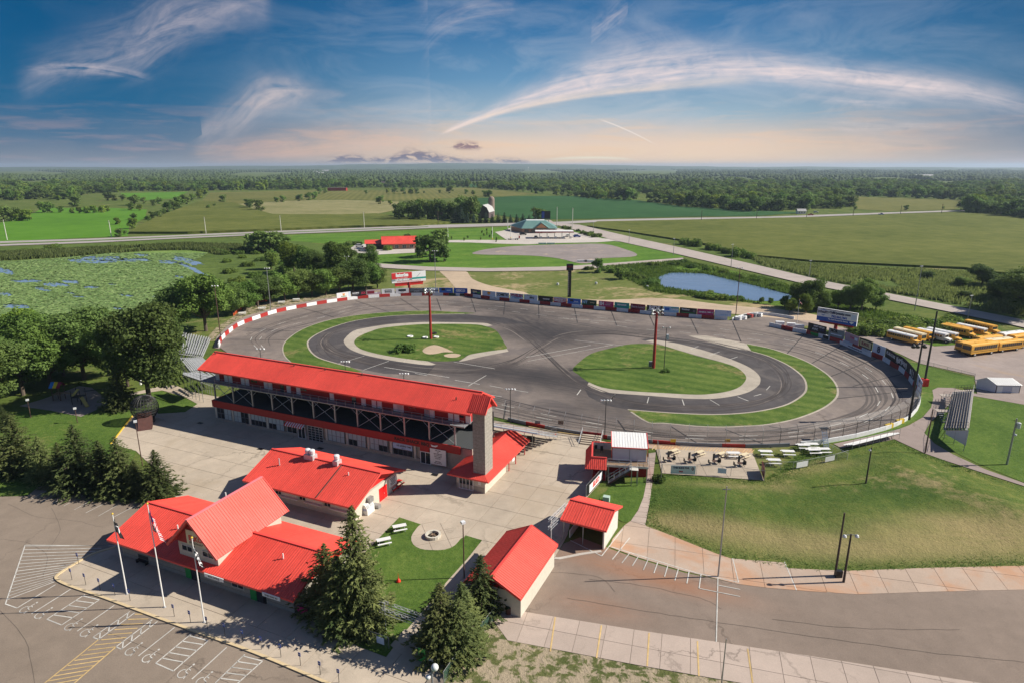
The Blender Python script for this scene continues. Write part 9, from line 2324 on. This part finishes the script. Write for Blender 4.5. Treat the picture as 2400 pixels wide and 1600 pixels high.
def wood_instances(name,pts,protos,label):
 """woods whose single trees melt into one mass: crowns set on points by geometry nodes"""
 me=bpy.data.meshes.new(name);me.from_pydata([(p[0],p[1],0)for p in pts],[],[])
 sc=me.attributes.new('sc','FLOAT_VECTOR','POINT');sc.data.foreach_set('vector',np.array([(p[2]*2.5,p[2]*2.5,p[3]*1.1)for p in pts]).reshape(-1))
 ro=me.attributes.new('ro','FLOAT','POINT');ro.data.foreach_set('value',[wr.uniform(0,6.28)for _ in pts])
 ix=me.attributes.new('ix','INT','POINT');ix.data.foreach_set('value',[wr.randrange(len(protos))for _ in pts])
 o=bpy.data.objects.new(name,me);COL.objects.link(o)
 gn=bpy.data.node_groups.new(name,'GeometryNodeTree');gn.interface.new_socket('Geometry',in_out='INPUT',socket_type='NodeSocketGeometry');gn.interface.new_socket('Geometry',in_out='OUTPUT',socket_type='NodeSocketGeometry')
 gi,go=gn.nodes.new('NodeGroupInput'),gn.nodes.new('NodeGroupOutput');L_=gn.links
 g2=gn.nodes.new('GeometryNodeGeometryToInstance')
 for pr_ in reversed(protos):
  oi_=gn.nodes.new('GeometryNodeObjectInfo');oi_.inputs['Object'].default_value=pr_;L_.new(oi_.outputs['Geometry'],g2.inputs[0])
 iop=gn.nodes.new('GeometryNodeInstanceOnPoints');iop.inputs['Pick Instance'].default_value=True
 L_.new(gi.outputs[0],iop.inputs['Points']);L_.new(g2.outputs[0],iop.inputs['Instance'])
 def attr(nm,ty,idx):
  n_=gn.nodes.new('GeometryNodeInputNamedAttribute');n_.data_type=ty;n_.inputs['Name'].default_value=nm;return n_.outputs[0]
 cx=gn.nodes.new('ShaderNodeCombineXYZ');L_.new(attr('ro','FLOAT',1),cx.inputs[2])
 L_.new(attr('sc','FLOAT_VECTOR',0),iop.inputs['Scale']);L_.new(cx.outputs[0],iop.inputs['Rotation']);L_.new(attr('ix','INT',4),iop.inputs['Instance Index'])
 L_.new(iop.outputs[0],go.inputs[0])
 md=o.modifiers.new('trees','NODES');md.node_group=gn
 o['kind']='stuff';o['label']=label;o['category']='woodland'
 return o
crowns=[next(c for c in t_.children if c.name.startswith('crown'))for k_ in('dark','mid','mid','light')for t_ in PS[k_][:1 if k_=='light' else 2]]
wood_instances('woodland',near_,crowns,'dense broadleaf woods edging the fields beyond the highway')
print('near',len(near_),'far',len(far_))
wood_mass('woodland',far_,2,2,'endless far woods reaching the horizon',M['far_wood'])
# faint rise on the horizon
hm=MB();n_=160
m_hill,t_,b__=newmat('far_hill_woods')
P_=worldpos(t_)
t_.put(b__.inputs['Base Color'],t_.ramp(t_.noise(P_,0.004,8,0.75),[(0.38,(0.016,0.042,0.014,1)),(0.58,(0.055,0.10,0.028,1)),(0.68,(0.17,0.17,0.10,1))]));b__.inputs['Roughness'].default_value=1.0
vs=[]
for i in range(n_+1):
 a=R(-62+124*i/n_);azd=math.degrees(a)
 hgt=34+62*math.exp(-((azd+4)/16)**2)+14*mnoise.noise(Vector((i*0.13,0,4)))+6*mnoise.noise(Vector((i*0.6,0,9)))
 for(rr_k,z)in((8200,-2.0),(9500,hgt*0.55),(11500,hgt),(16000,hgt*0.9),(23500,10)):vs.append((math.sin(a)*rr_k,math.cos(a)*rr_k,z))
fs=[(i*5+k,(i+1)*5+k,(i+1)*5+k+1,i*5+k+1)for i in range(n_)for k in range(4)]
hm.add(vs,fs).build('hills',m_hill,kind='structure',smooth=True)
# ================================================================== HAZE
HZ=True
if HZ:
 hz=MB().box((0,0,60),(49000,49000,124))
 mt=bpy.data.materials.new('haze_air');mt.use_nodes=True;nt=mt.node_tree;nt.nodes.clear()
 pv_=nt.nodes.new('ShaderNodeVolumePrincipled');pv_.inputs['Color'].default_value=(0.62,0.78,0.98,1);pv_.inputs['Density'].default_value=8e-5;pv_.inputs['Anisotropy'].default_value=0.2
 ou=nt.nodes.new('ShaderNodeOutputMaterial');nt.links.new(pv_.outputs[0],ou.inputs['Volume'])
 o=hz.build('haze',mt,kind='stuff');o['label']='thin blue summer haze over the whole countryside';o['category']='haze';o.display_type='WIRE'
# unused prototypes must not linger
for o in list(bpy.data.objects):
 if o.type=='EMPTY' and o.name.split('.')[0]in('broadleaf_tree','spruce','bush','school_bus','picnic_table','patio_stand','parking_sign')and o.get('label')in('tree','spruce','bush','yellow bus','white bus','bus','parking sign','dark stand','picnic table'):
  for ch in list(o.children):
   for g in list(ch.children):bpy.data.objects.remove(g)
   bpy.data.objects.remove(ch)
  bpy.data.objects.remove(o)
